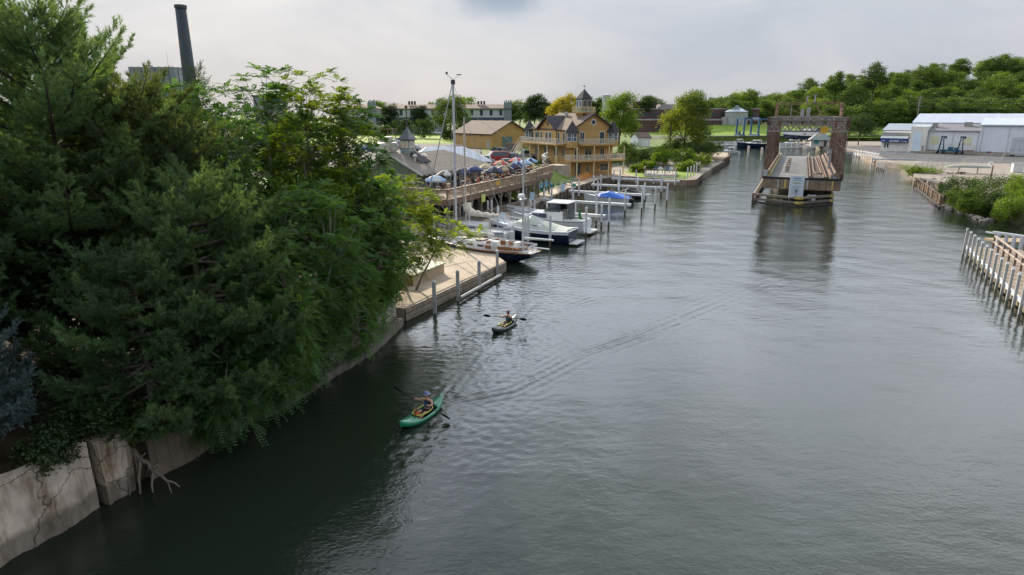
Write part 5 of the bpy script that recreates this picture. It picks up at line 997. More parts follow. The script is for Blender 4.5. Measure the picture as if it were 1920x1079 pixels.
# ------------------------------------------------------------------ marina shop and boat sheds on the right bank
MQ=Vector((122,216,1.25)); MA=math.atan2(-.66,.75)
def marine():
    t=thing('marina_buildings','white metal marina shop joined to large boat storage sheds','building',tuple(MQ),MA)
    wm=M('white_metal_wall',(.74,.76,.78),.6,.08,.25,stripe=('X',.35,.12),stain=.12); rm=M('pale_metal_roof',(.29,.32,.37),.4,.08,.3,metal=.25,stripe=('X',.6,.15)); cream=M('cream_wall',(.72,.70,.64),.7,.1,.3,stain=.15); gr=M('grey_shingle',(.16,.155,.165),.9,.2,.8)
    b=MB(); b.box(-.2,7.9,0,9,-.3,5.3); b.build('shop_wall', cream, t); b=MB(); b.box(-.5,8.0,-.4,9,5.3,6.1); b.build('shop_fascia', M('fascia_grey',(.33,.33,.32),.7), t)
    b=MB(); b.box(8.0,12.6,-2.0,9,-.3,8.1); b.build('door_tower', cream, t)
    d=MB(); d.box(9.0,11.2,-2.08,-1.95,0,6.2); d.build('tall_door', M('blue_white_door',(.60,.70,.80),.5,.15,.4), t); d=MB(); d.box(11.6,12.3,-2.08,-1.95,0,2.2); d.build('entry_door', M('grey_door',(.28,.27,.27),.6), t)
    b=MB(); b.box(12.62,26,0,16,-.3,7.0); b.build('workshop_wall', wm, t); b=MB(); b.slab([(12.3,-.5,7.0),(26.3,-.5,7.0),(26.3,8,8.6),(12.3,8,8.6)],.2); b.slab([(12.3,16.5,7.0),(26.3,16.5,7.0),(26.3,8,8.6),(12.3,8,8.6)],.2); b.build('workshop_roof', gr, t)
    for x in (14.6,23.2):
        d=MB(); d.box(x-1,x+1,-.07,.02,2.6,5.0); d.build('yellow_panel', M('pale_yellow_panel',(.66,.64,.42),.7), t)
    b=MB(); b.box(26.02,75,-.6,22,-.3,8.8); b.build('storage_wall', M('blue_white_metal',(.66,.71,.76),.55,.06,.2,stripe=('X',.35,.1),stain=.1), t)
    b=MB(); gable_roof(b,26,75,-.6,22,8.8,10.6,.4,.2,axis='x'); b.add([(26.03,-.6,8.8),(26.03,22,8.8),(26.03,10.7,10.4)],[(0,1,2)]); b.build('storage_roof', rm, t)
    b=MB(); b.box(-3,12,14,30,-.3,6.6); b.build('rear_shed_wall', wm, t); b=MB(); gable_roof(b,-3,12,14,30,6.6,8.6,.4,.2,axis='x'); b.build('rear_shed_roof', M('blue_grey_roof',(.20,.24,.28),.5,.1), t)
    b=MB(); b.box(2,40,34,56,-.3,9.0); b.build('back_barn_wall', wm, t); b=MB(); gable_roof(b,2,40,34,56,9.0,12.0,.4,.2,axis='x'); b.build('back_barn_roof', rm, t)
    for q in ((12.8,14.2,3,4.4,7.4,9.2),(21,23,5,6.4,7.8,9.4)): b=MB(); b.box(*q); b.build('roof_unit', M('unit_grey',(.25,.24,.22),.7), t)
    for x in (.9,1.7): win(t,(x,0,1.9),.5,1.4,'-y',whitetrim,'window',0)
    for x0,x1,h in ((34,40,5.2),(52,58,5.2)):
        b=MB(); b.box(x0,x1,-.68,-.58,0,h); b.build('roll_door', M('roll_door_grey',(.52,.55,.58),.5,.08,.5,stripe=('Z',.35,.3),stain=.2), t)
    for x in (12.9,19.2,25.6,26.6,33,44,50):
        b=MB(); y=-.02 if x<26 else -.62; b.box(x-.07,x+.07,y-.14,y-.003,0,6.9 if x<26 else 8.5); b.build('downpipe', M('pipe_white',(.55,.56,.57),.5), t)
    b=MB(); b.box(12.4,26.2,-.72,-.5,6.78,6.96); b.box(26.2,75,-1.18,-1.0,8.42,8.6); b.build('gutter', M('pipe_white',(.55,.56,.57),.5), t)
    b=MB(); b.box(12.7,26,-.06,-.004,0,.9); b.box(26.1,75,-.66,-.604,0,.8); b.build('stained_base', M('stained_base',(.33,.32,.30),.8,.3,.8,stain=.5), t)
    # awning sign
    ab=M('awning_blue',(.018,.035,.16),.6,.1); a=MB(); a.extr([(-.02,3.0),(-.02,4.9),(-.35,4.9),(-1.25,3.9),(-1.25,3.0)],-.5,7.3,ax='x'); aw=a.build('awning', ab, t)
    a=MB(); a.slab([(-.52,-.36,4.93),(7.32,-.36,4.93),(7.32,-1.0,4.22),(-.52,-1.0,4.22)],.02); a.build('awning_stripe', whitetrim, aw)
    def text(s_,x,z,size,mat,shear=0,sx=1):
        cu=bpy.data.curves.new('lettering','FONT'); cu.body=s_; cu.size=size; cu.extrude=.01; cu.shear=shear; cu.align_x='CENTER'; cu.offset=.012*size
        o=bpy.data.objects.new('lettering',cu); COL.objects.link(o); bpy.context.view_layer.update()
        me=bpy.data.meshes.new_from_object(o.evaluated_get(bpy.context.evaluated_depsgraph_get())); bpy.data.objects.remove(o); me.materials.clear(); me.materials.append(mat)
        o=link('lettering',me,aw); o.rotation_euler=(R(90),0,0); o.location=(x,-1.265,z); o.scale=(sx,1,1); return o
    wt=M('sign_white',(.80,.80,.80),.5,.03)
    text('S&E MARINE',3.6,3.12,.80,wt,sx=.62)
    k=MB()
    for i in range(5): k.box(-.1+i*.22,-.1+i*.22+.15,-1.275,-1.255,3.3+.03*i,3.48+.03*i)
    for i in range(6): k.box(5.4+i*.2,5.4+i*.2+.13,-1.275,-1.255,3.35-.02*i,3.52-.02*i)
    k.poly([(6.5,-1.27,3.2),(7.1,-1.27,3.55),(6.95,-1.27,3.3),(7.2,-1.27,3.15)]); k.build('script_mark', wt, aw)
marine()
# =================================================================== SWING BRIDGE
rust=M('rusty_steel',(.145,.092,.070),.85,.5,2.2,bump=.4,stain=.3); rust_l=M('rusty_brown_beam',(.25,.165,.115),.85,.35,2.5,bump=.4); greysteel=M('grey_rust_steel',(.27,.24,.215),.75,.3,2,stain=.35)
bdeck=M('bridge_planks',(.185,.185,.185),.8,.25,1.2,stripe=('Y',.32,.35),stain=.25); yel=M('faded_yellow',(.48,.36,.10),.7,.2,3,stain=.3)
def lattice(b,p,q,w,n,t=.07,wd=None):
    """built-up member: four corner angles with zigzag lacing on two sides"""
    p,q=Vector(p),Vector(q); d=(q-p).normalized(); s=d.cross(Vector((0,0,1)))
    if s.length<.01: s=Vector((1,0,0))
    s.normalize(); u=s.cross(d); wd=wd or w
    for a in (-1,1):
        for c in (-1,1): b.beam(p+s*a*w/2+u*c*wd/2,q+s*a*w/2+u*c*wd/2,t*1.5)
    for a in (-1,1):
        for i in range(n):
            e=1 if i%2 else -1
            b.beam(p.lerp(q,i/n)+s*a*w/2+u*e*wd/2,p.lerp(q,(i+1)/n)+s*a*w/2-u*e*wd/2,t)
            b.beam(p.lerp(q,i/n)+u*a*wd/2+s*e*w/2,p.lerp(q,(i+1)/n)+u*a*wd/2-s*e*w/2,t)
BN=G(1503,333.5,3.8)
def bridge():
    t=thing('swing_bridge','rusty open swing bridge truss span standing in mid river','bridge',(BN.x,BN.y,0),R(-23.8))
    D,T,L,hw=3.8,12.3,55.0,5.35; n=10; pl=L/n
    b=MB(); b.box(-4.75,4.75,0,L,D-.25,D); b.build('deck',bdeck,t)
    b=MB(); b.box(-5.4,5.4,.02,.3,2.0,D-.27); b.box(-5.4,5.4,L-.3,L,2.0,D-.27)
    for x in (-4.2,-1.5,1.5,4.2): b.box(x-.2,x+.2,.3,L-.3,2.2,D-.3)
    for k in range(1,n): b.box(-5.2,5.2,k*pl-.15,k*pl+.15,2.0,D-.32)
    b.build('floor_beam',M('stained_girder',(.21,.16,.115),.85,.35,1.5,stain=.5),t)
    b=MB(); b.box(-5.45,5.45,-.06,.03,D-.3,D-.02); b.build('end_plate',black,t)
    for x in (-3.2,-2.2,.9,4.3): tag(MB().box(x-.11,x+.11,-.045,.05,2.1,3.45).build('paint_mark',yel if x in(-2.2,4.3) else grey_p,t))
    for sx in (-1,1):
        x=sx*hw; b=MB()
        lattice(b,(x,0,D+.1),(x,L,D+.1),.5,36,.05); lattice(b,(x,.9,T),(x,L-.9,T),.5,36,.055)
        for k in range(n+1):
            y=min(max(k*pl,.9),L-.9); lattice(b,(x,y,D),(x,y,T),.38,8,.042)
            if k<n:
                y2=min(max((k+1)*pl,.9),L-.9)
                lattice(b,(x,y,D) if (k<n/2) else (x,y,T),(x,y2,T) if (k<n/2) else (x,y2,D),.34,10,.045)
                b.beam((x,y,(D+T)/2),(x,y2,(D+T)/2),.1); b.beam((x,y,T) if k<n/2 else (x,y,D),(x,y2,D) if k<n/2 else (x,y2,T),.08)
        for k in (0,n): 
            y=.9 if k==0 else L-.9
            b.box(x-.32,x+.32,y-.05,y+.5,T-.9,T+.35); b.box(x-.3,x+.3,y-.05,y+.4,D-.3,D+.7)
        b.build('side_truss',rust,t)
    # top bracing and portals
    b=MB()
    for k in range(n+1):
        y=min(max(k*pl,.9),L-.9); lattice(b,(-hw,y,T),(hw,y,T),.4,12,.06)
        if k<n:
            y2=min(max((k+1)*pl,.9),L-.9); b.beam((-hw,y,T),(hw,y2,T),.1); b.beam((hw,y,T),(-hw,y2,T),.1)
    b.build('top_bracing',greysteel,t)
    for y in (.75,L-.75):
        b=MB(); b.beam((-hw,y,T+.25),(hw,y,T+.25),.3,.22); b.beam((-hw,y,T-1.75),(hw,y,T-1.75),.3,.26)
        m_=14
        for i in range(m_):
            a=-hw+2*hw*i/m_; c=-hw+2*hw*(i+1)/m_
            b.beam((a,y,T+.2),(c,y,T-1.7),.09); b.beam((a,y,T-1.7),(c,y,T+.2),.09)
            if i%2==0: b.beam((a,y+.1,T+.2),(c+.75,y+.1,T-1.7),.16); b.beam((c+.75,y+.1,T+.2),(a,y+.1,T-1.7),.16)
        b.build('portal',greysteel,t)
    # centre tower
    yc=L/2-3; z1=AT(1510,194,BN.y+yc*.915).z
    b=MB()
    for x in (-hw,hw):
        for y in (yc-1.1,yc+1.1): lattice(b,(x,y,T),(x*.98,yc+(y-yc)*.6,z1),.32,7,.06)
        b.beam((x,yc-1,(T+z1)/2),(x,yc+1,(T+z1)/2),.12); b.beam((x,yc-1,T),(x,yc+.7,z1),.08)
    lattice(b,(-hw,yc,z1),(hw,yc,z1),.34,16,.06); b.beam((-hw,yc,z1-.1),(.5,yc,T+.1),.07); b.beam((hw,yc,z1-.1),(-.5,yc,T+.1),.07); b.beam((.9,yc,z1),(2.6,yc,T),.2)
    b.build('centre_tower',rust_l,t)
    b=MB(); b.box(-1.3,-.7,yc-.4,yc+.4,T+.2,T+1.6); b.box(-.3,.3,yc-.4,yc+.4,T+.2,T+1.9); b.box(-.6,-.25,yc-.1,yc+.1,z1,z1+1.3); b.box(.7,1.0,yc-.1,yc+.1,z1,z1+1.5); b.beam((-2.9,yc,T+.2),(-2.9,yc,z1-.3),.12); b.box(-1.6,.8,yc-.8,yc+.8,T+.15,T+.22); b.build('machinery',M('machine_grey',(.30,.30,.29),.6,.2,2),t)
    # kerbs, rails, blocks
    b=MB(); b.beam((-4.45,.2,D+.35),(-4.45,L,D+.35),.25,.5); b.build('guard_rail',M('moss_yellow_rail',(.33,.30,.12),.8,.3,2),t)
    b=MB(); b.beam((-4.75,.2,D+.85),(-4.75,L,D+.85),.18,.22); b.beam((4.5,.2,D+.75),(4.5,L,D+.75),.22,.25); b.beam((4.0,.2,D+.3),(4.0,L,D+.3),.22,.5); b.build('timber_rail',rust_l,t)
    b=MB(); b.box(.95,3.75,.05,L-2,D+.004,D+.07)
    b.build('track_bed',M('track_bed_brown',(.085,.06,.05),.9,.3,3,stripe=('Y',.45,.5)),t)
    for x in (1.15,3.3):
        b=MB(); b.beam((x,.0,D+.19),(x,L,D+.19),.14,.22); b.beam((x-.28,.0,D+.15),(x-.28,L,D+.15),.1,.16); b.build('track_rail',rust_l,t)
    b=MB(); b.path([(1.9,L-6,D+.2),(1.75,14,D+.2),(1.8,8,D+.2),(2.15,6.6,D+.2),(2.5,6.4,D+.2),(2.8,7,D+.2),(2.75,14,D+.2),(2.5,L-6,D+.2)],.1,5); b.build('guard_track',rust_l,t)
    for i in range(5):
        y=10+i*5.2; b=MB(); b.box(-2.55,-1.95,y,y+.55,D+.003,D+.85); b.box(-2.6,-1.9,y-.05,y+.6,D+.86,D+1.0); b.build('barrier_block',M('block_tan',(.36,.31,.25),.8,.25,3),t)
    b=MB(); b.tube((4.0,14,D+.4),(4.0,14,D+3.6),.22,n=10); b.build('pipe_stack',grey_p,t)
    b=MB(); b.lathe([(.55,0),(.55,.06)],18); o=link('yellow_disc',b.mesh('yellow_disc',M('lamp_yellow',(.55,.33,.03),.5)),t); o.rotation_euler=(R(90),0,0); o.location=(2.3,.5,T-1.55)
    b=MB(); b.box(1.5,2.0,.3,.6,T-2.5,T-2.1); b.build('marker_light',M('marker_pale',(.62,.52,.42),.5),t)
    b=MB(); b.box(-5.5,-4.8,-.04,.0,D+.06,D+1.0); b.build('end_board',grey_p,t)
    # pivot pier
    b=MB(); b.lathe([(4.6,-2),(4.6,1.6),(4.2,1.9)],28,(0,L/2,0)); b.build('pivot_pier',dark_timber,t)
bridge()
def fender():
    A=G(1413,371,.7); B=G(1498,379,.7); C=G(1561,374,.7); E_=G(1436,350,.7)
    u=Vector((.403,.915,0))
    t=thing('timber_fender','dark timber fender pier with yellow corner plates round the bridge foot','fender',(B.x,B.y,0)); o=Vector((B.x,B.y,0))
    pts=[A+u*48-o,A-o,B-o,C-o,C+u*52-o]
    for nm,z,w,m_ in (('waler',1.25,.32,timber),('waler',.55,.34,M('grey_waler',(.14,.12,.105),.85,.3,2)),('waler',.05,.3,dark_timber)):
        b=MB()
        for a,c in zip(pts,pts[1:]): b.beam((a.x,a.y,z),(c.x,c.y,z),.3,w)
        b.build(nm,m_,t)
    seen=set()
    for a,c in zip(pts,pts[1:]):
        L=(c-a).length; n=max(2,int(L/2.2))
        for i in range(n): p=a.lerp(c,i/n); b=MB(); b.tube((p.x,p.y+.3,-2),(p.x,p.y+.3,1.35),.16,n=7); b.build('pile',dark_timber,t)
    b=MB()
    for z in (1.25,.55):
        for e in (-1,1):
            d=((pts[1]-pts[2]) if e<0 else (pts[3]-pts[2])).normalized(); b.beam((pts[2].x-d.x*.05,pts[2].y-.18-d.y*.05,z),(pts[2].x+d.x*.75,pts[2].y-.18+d.y*.75,z),.06,.38)
        d=(pts[2]-pts[3]).normalized(); b.beam((pts[3].x+.1,pts[3].y-.2,z),(pts[3].x+d.x*.7,pts[3].y-.2+d.y*.7,z),.06,.36)
    b.build('corner_plate',yel,t)
    # boards
    sg=thing('notice_sign','large pale notice board standing on the fender in front of the bridge deck','sign',(o.x-.35,o.y+.5,1.1),R(-3))
    b=MB(); b.box(-1.02,1.02,0,.06,.2,3.25); b.build('board',M('notice_board_white',(.56,.62,.68),.5,.06,1,stain=.12),sg)
    b=MB(); b.box(-.5,.5,-.012,-.004,2.85,3.0); b.box(-.55,.55,-.012,-.004,2.62,2.68)
    for k in range(7): b.box(-.7,.7-.25*(k%3),-.012,-.004,1.75-k*.17,1.79-k*.17)
    b.build('faded_lettering',M('faded_blue',(.17,.24,.33),.6),sg); b=MB(); b.box(-.6,.6,-.014,-.004,2.2,2.32); b.build('yellow_bar',M('olive_bar',(.32,.33,.08),.6),sg)
    b=MB(); b.tube((0,-.08,0),(0,-.08,1.15),.03); b.lathe([(.02,-.15),(.15,0),(.02,.15)],10,(0,-.09,1.2)); b.build('lamp_post',steel_d,sg)
    b=MB(); b.box(-.9,-.8,.07,.15,-.3,3.2); b.box(.8,.9,.07,.15,-.3,3.2); b.build('post',timber,sg)
    for (px,py,w,h,lab,m_) in ((1516,369,.75,.6,'small grey plate sign fixed on the fender timbers',M('plate_grey',(.36,.36,.36),.6)),(1524,372,.8,1.0,'small white sign fixed low on the right fender timbers',M('notice_board_white',(.56,.62,.68),.5))):
        p=AT(px,py,o.y+ (1.35 if px<1520 else 1.7)); q=MB(); q.box(-w/2,w/2,0,.05,-h/2,h/2); oo=q.build('fender_sign',m_); oo.location=(p.x,p.y-.25,p.z); oo.rotation_euler=(0,0,R(25)); tag(oo,lab,'sign')
fender()
# =================================================================== DOCKS
sleeve=M('white_sleeve',(.50,.51,.53),.5,.08,3,stain=.2); pilew=M('pile_brown',(.085,.065,.05),.85,.35,3)
def pile(parent,x,y,h,r=.115,split=.55,low=-2):
    b=MB(); b.lathe([(r,low),(r,split)],9,(x,y,0)); po=b.build('pile',pilew,parent,smooth=False)
    b=MB(); b.lathe([(r*1.12,split),(r*1.12,h),(r*.3,h+.15)],9,(x,y,0)); b.build('pile_sleeve',sleeve,po)
def finger(label,a,c,piles,w=.55):
    a=G(*a,1.25); c=G(*c,1.25); d=(c-a); L=d.length; rz=math.atan2(d.y,d.x)
    t=thing('finger_pier',label,'dock',(a.x,a.y,0),rz,'white finger piers of the left bank')
    b=MB(); b.box(0,L,-w/2,w/2,1.02,1.36); b.build('beam',white,t,bevel=.03)
    b=MB(); b.box(L-.02,L+.05,-.07,.07,1.12,1.26); b.build('end_fitting',steel_d,t)
    for f,s,h in piles: pile(t,f*L,s*(w/2+.17),h)
P6=[(.02,1,2.6),(.14,-1,2.9),(.36,1,2.5),(.38,-1,2.9),(.62,1,2.7),(.64,-1,2.4),(.93,1,2.9),(.95,-1,2.7)]
finger('shortest white finger pier, ending behind the white hardtop cruiser',(985,395),(1135,405),[(.1,1,2.4),(.3,-1,2.2),(.62,1,2.6),(.64,-1,2.2),(.88,1,2.7),(.97,-1,2.5)],.6)
finger('white finger pier between the hardtop cruiser and the blue covered speedboat',(1014,374),(1183,384),P6,.6)
finger('white finger pier just beyond the blue covered speedboat',(1067,358),(1218,366),P6)
finger('second farthest white finger pier, in front of the farthest one',(1109,346),(1249,352),P6)
finger('farthest white finger pier, nearest the small deck with blue chairs',(1147,334),(1274,340),P6)
finger('short white beam pier under the restaurant deck by the cruiser bow',(955,391),(1003,396),[(.4,1,2.4),(.9,-1,2.6)],.6)
def free_pile(px,py,h,label,group=None):
    p=G(px,py,0); t=thing('mooring_pile',label,'pile',(p.x,p.y,0),0,group); pile(t,0,0,h); return t
for px,py,h,lab in ((1141,425,3.3,'tall white mooring pile right behind the hardtop cruiser stern'),(1098,445,3.2,'white mooring pile at the white cruiser swim platform'),(1031,462,3.1,'stout white mooring pile at the stern of the navy cruiser'),(1203,398,3.2,'dark footed mooring pile beside the blue covered speedboat stern'),
    (1228,390,3.0,'mooring pile past the speedboat with a long reflection'),(1250,383,3.0,'mooring pile standing alone off the second farthest finger pier'),(985,460,2.9,'white mooring pile beside the wooden yawl stern'),(990,463,3.0,'twin white mooring pile, right of the pair by the yawl stern'),
    (915,425,3.0,'white mooring pile among the sailboats, left of a pair'),(922,426,3.1,'white mooring pile among the sailboats, right of a pair'),(934,447,3.4,'white mooring pile between the two sailboats'),(880,440,2.9,'white mooring pile at the white sloop side'),(815,447,2.6,'white mooring pile behind the leaves near the dock wall')): free_pile(px,py,h,lab)
for i,(px,py) in enumerate(((1288,345),(1294,342),(1300,338),(1305,334),(1311,331))): free_pile(px,py,3.0,'brown and white mooring pile in the row of five along the curved bulkhead','piles along the curved bulkhead')
b=MB(); a=G(995,464,1); c=G(1030,468,1); b.tube(a,c,.07); tag(b.build('mooring_rail',white),'white mooring rail between two piles behind the wooden yawl','rail')
# boardwalk and bulkheads
BW=[Vector((-4.6,61,0)),Vector((-2.97,63.9,0)),Vector((2.9,87.5,0)),Vector((8.9,106.8,0)),Vector((17.5,125,0)),Vector((21.5,130.7,0)),Vector((33.2,122.2,0))]
bwm=M('boardwalk_planks',(.36,.29,.215),.8,.25,1.2,stain=.2); b=MB()
for a,c in zip(BW[1:5],BW[2:5]):
    n=Vector((-(c-a).y,(c-a).x,0)).normalized(); b.slab([(a.x,a.y,1.04),(c.x,c.y,1.04),(c.x+n.x*2.9,c.y+n.y*2.9,1.04),(a.x+n.x*2.9,a.y+n.y*2.9,1.04)],.03)
struct(b.build('boardwalk',bwm))
def bulkhead(label,pts,z0,z1,mat,th=.25,name='bulkhead'):
    b=MB(); P=[Vector((p[0],p[1],0)) for p in pts]
    for a,c in zip(P,P[1:]):
        d=(c-a).normalized(); n=Vector((d.y,-d.x,0))*.13
        for k in range(4): z=z0+(z1-z0)*(k+.5)/4; b.beam(a+n+Vector((0,0,z)),c+n+Vector((0,0,z)),th,(z1-z0)/4-.03)
        L=(c-a).length; m_=max(1,int(L/2.4))
        for i in range(m_+1): p=a.lerp(c,i/m_)+n*2.2; b.box(p.x-.11,p.x+.11,p.y-.11,p.y+.11,-2,z1+.04)
    return tag(b.build(name,mat),label,'bulkhead')
bulkhead('dark timber bulkhead under the boardwalk edge behind the finger piers',[(p.x,p.y) for p in BW[:6]],-.6,1.0,M('bulkhead_brown',(.10,.075,.055),.85,.3,2))
bulkhead('tan capped bulkhead in front of the small deck',[(p.x,p.y) for p in BW[5:7]]+[(35.2,123.6)],-.6,1.0,M('bulkhead_tan',(.24,.18,.125),.85,.3,2))
bulkhead('dark curved bulkhead running to the rocky point',[(35.2,123.6),(42,141),(50.1,158.7),(56,172)],-.6,1.05,M('bulkhead_grey',(.13,.11,.09),.85,.3,2))
bulkhead('brown steel bulkhead round the concrete point at the river bend',[(56,172),(61,184),(66.5,200),(60,207)],-.6,1.6,M('bulkhead_rust',(.12,.085,.065),.85,.3,2))
struct(MB().prism([(55.6,172),(60.8,184),(66,199.5),(60,205),(52,190)],.9,1.62).build('point_slab',concrete_t))
rk=random.Random(4); rockm=M('bank_rock',(.20,.18,.155),.9,.3,1.5,bump=.5)
def rock(label,x,y,z,s,group): 
    b=MB(); b.lathe([(.3,-.5),(.9,-.25),(1.0,.1),(.7,.45),(.2,.62)],7,rot=rk.uniform(0,1)); 
    V=[Vector(v)*s for v in b.V]; b.V=[(v.x*rk.uniform(.75,1.25),v.y*rk.uniform(.75,1.25),v.z*rk.uniform(.7,1.2)) for v in V]
    o=b.build('rock',rockm); o.location=(x,y,z); o.rotation_euler=(0,0,rk.uniform(0,6)); tag(o,label,'rock',group)
for i in range(16):
    p=G(1768+i*5.6+rk.uniform(-3,3),384+i*2.0+rk.uniform(-3,3),.15); rock('grey brown rock in the riprap line at the water under the right bank bushes',p.x,p.y,.1,rk.uniform(.3,.6),'rocks under the right bank bushes')
for i in range(12):
    p=G(1716+rk.uniform(0,55),336+rk.uniform(-4,6),1.2); rock('pale broken rock strewn on the gravel spit above the timber bulkhead',p.x,p.y,1.2,rk.uniform(.2,.45),'rocks on the gravel spit')
for i in range(9): p=G(1322+i*6+rk.uniform(-2,2),312-i*2.4+rk.uniform(-2,2),1.1); rock('rock tumbled on the left bank beside the curved bulkhead',p.x,p.y,.9,rk.uniform(.5,.9),'rocks on the left bank point')
bulkhead('broken brown timber bulkhead at the tip of the gravel spit',[tuple(G(1765,384,0))[:2],tuple(G(1743,366,0))[:2],tuple(G(1718,347,0))[:2]][::-1],-.5,1.35,M('bulkhead_spit',(.22,.15,.10),.85,.35,2),.3)
b=MB(); a=G(1762,390,.1); c=G(1716,353,.1); b.beam(a,c,.35,.35); tag(b.build('floating_timber',dark_timber),'dark floating timber lying along the foot of the spit bulkhead','timber')
p=G(1770,383,0); tag(MB().tube((p.x,p.y,-2),(p.x,p.y,1.9),.2,.17).build('snag_pile',dark_timber),'single dark pile standing at the near end of the spit bulkhead','pile')
# small deck with two chairs
def small_deck():
    a,b_,c,d=[G(*q,1.45) for q in ((1207,327),(1266,329),(1272,316),(1215,313))]
    t=thing('small_deck','small pale river deck with dark railing beyond the boathouse','deck',(a.x,a.y,0)); o=Vector((a.x,a.y,0))
    k=2.4; d=a+(d-a)*.42; c=b_+(c-b_)*.42
    P=[(q-o) for q in (a,b_,c,d)]
    b=MB(); b.slab([(q.x,q.y,1.5) for q in P],.12); b.build('floor',M('pale_deck',(.42,.37,.33),.8,.2,1),t)
    b=MB(); b.beam((P[0].x,P[0].y-.05,1.2),(P[1].x,P[1].y-.05,1.2),.1,.3); b.build('rim_beam',white,t)
    r=MB(); railing(r,[(P[i].x,P[i].y,1.5) for i in (3,0,1,2)],1.0,1.9,.12,.9,.05); 
    for i,j in ((3,0),(0,1),(1,2)):
        A,B=P[i],P[j]; m_=max(2,int((B-A).length/1.6))
        for q in range(m_): r.beam((A.lerp(B,q/m_).x,A.lerp(B,q/m_).y,1.6),(A.lerp(B,(q+1)/m_).x,A.lerp(B,(q+1)/m_).y,2.4),.05)
    r.build('railing',M('brown_rail',(.14,.09,.07),.8,.3,2),t)
    for f in np.linspace(.05,.95,8): q=P[0].lerp(P[1],f); b=MB(); b.tube((q.x,q.y,0),(q.x,q.y,1.4),.1,n=6); b.build('post',dark_timber,t)
    return a,b_,c,d
SD=small_deck()
# right dock with tall square posts
def right_dock():
    a=G(1811,462,.75); c=G(1922,572,.75); d=(c-a).normalized(); n=Vector((-d.y,d.x,0)); L=30.0; rz=math.atan2(d.y,d.x)
    if n.x<0: n=-n
    t=thing('float_dock','long plank dock on the right with a row of pale square posts','dock',(a.x,a.y,0),rz); s=1 if (math.cos(rz+math.pi/2)*n.x+math.sin(rz+math.pi/2)*n.y)>0 else -1
    b=MB(); y0,y1=sorted((0.16*s,4.4*s)); b.box(0,L,y0,y1,.52,.76); b.build('planks',M('dock_planks',(.255,.20,.15),.85,.3,1.2,stripe=('X',.2,.4)),t)
    b=MB(); y0,y1=sorted((-.02*s,.155*s)); b.box(-.1,L,y0,y1,.58,.80); b.build('edge_rail',white,t)
    b=MB(); y0,y1=sorted((.1*s,4.3*s)); b.box(.1,L,y0,y1,.1,.5); b.build('frame',M('dock_frame',(.15,.12,.08),.85,.3,2),t)
    al=M('aluminium_post',(.33,.34,.35),.5,.2,2,metal=.2,stain=.3); 
    for k in range(17):
        x=.1+k*1.78; b=MB(); y0,y1=sorted((-.20*s,-.03*s)); b.box(x-.10,x+.10,y0,y1,-1.2,2.3 if k else 2.5); 
        p=b.build('guard_post',al,t); c2=MB(); ym=-.115*s; c2.extr([(x-.11,2.31),(x+.11,2.31),(x+.11,2.36),(x-.11,2.48)],ym-.09,ym+.09); c2.build('post_cap',sleeve,p)
        if k%2==0: q=MB(); q.lathe([(.16,-2),(.16,.1)],7,(x+.8,.5*s,0)); q.build('float_pile',dark_timber,t)
    return t,rz,s,a
RD_,RZ,RS,RA0=right_dock()
def gangway():
    A=G(1866,442,2.0); B=G(1935,492,2.0); t=thing('gangway','sloping gangway with pale handrails joining the right plank dock','gangway',(A.x,A.y,0)); o=Vector((A.x,A.y,0)); d=(B-A).normalized(); n=Vector((d.y,-d.x,0))*-1.3
    pm=M('pipe_rail',(.46,.46,.45),.4,.15,2,metal=.3)
    b=MB(); L=16
    for z in (0,-.55):
        b.beam((0,0,1.95+z),tuple(d*L+Vector((0,0,1.95+z))),.12,.12)
    b.build('handrail',M('brown_pipe_rail',(.33,.27,.22),.6,.2,2),t)
    for k in range(9): p=d*(k*2.0); q=MB(); q.tube((p.x,p.y,.1),(p.x,p.y,1.95),.09,n=8); q.build('post',M('brown_pile',(.14,.09,.07),.8),t)
    C1=G(1862,434,2.0); D1=G(1935,444,2.0); f=MB()
    for dy,z in ((0,1.95),(.9,1.75)): f.beam(tuple(C1-o+Vector((0,dy,z-2+.0))),tuple(D1-o+Vector((0,dy,z-2))),.2,.14)
    f.V=[(v[0],v[1],v[2]) for v in f.V]; f.build('white_rail',white,t)
    for k in range(5): p=(C1-o).lerp(D1-o,.18+k*.2); f=MB(); f.tube((p.x,p.y,-.5),(p.x,p.y,1.9),.16,n=8); f.build('white_pile',sleeve,t)
    f=MB(); p=G(1875,455,.7)-o; q=G(1940,455,.7)-o; f.slab([(p.x,p.y,.75),(q.x,q.y,.75),(q.x,q.y+2.2,.75),(p.x,p.y+2.2,.75)],.2); f.build('landing',M('landing_planks',(.30,.225,.14),.85,.3,1.5),t)
gangway()
# =================================================================== FAR MARINA
def white_pier(label,a,c,z=.9,rails=True,sp=2.2,h=1.5):
    a=G(*a,z); c=G(*c,z); d=c-a; L=d.length; t=thing('marina_pier',label,'dock',(a.x,a.y,0),math.atan2(d.y,d.x),'white piers of the far marina')
    b=MB(); b.box(0,L,-.5,.5,z-.25,z); b.build('walk',white,t)
    for i in range(int(L/sp)+1): b=MB(); b.box(i*sp-.14,i*sp+.14,-.62,-.38,-1.5,z+h); b.build('post',sleeve,t)
    if rails: b=MB(); b.box(0,L,-.58,-.44,z+h-.45,z+h-.25); b.box(0,L,-.58,-.44,z+.3,z+.45); b.build('rail',sleeve,t)
white_pier('white railed pier on the far shore left of the travel lift',(1322,272),(1392,271)); white_pier('white pier in front of the moored far cruisers',(1378,272),(1442,272),.5)
white_pier('white pier left of the little hut seen through the bridge',(1462,276),(1500,276),.5); white_pier('white railed pier by the little hut seen through the bridge',(1498,275),(1545,276),.8)
white_pier('white railed pier right of the bridge below the broad tree',(1604,289),(1652,297),.9); white_pier('long white pier along the marina shop front',(1618,288),(1712,291),1.2,True,3.0,.9)
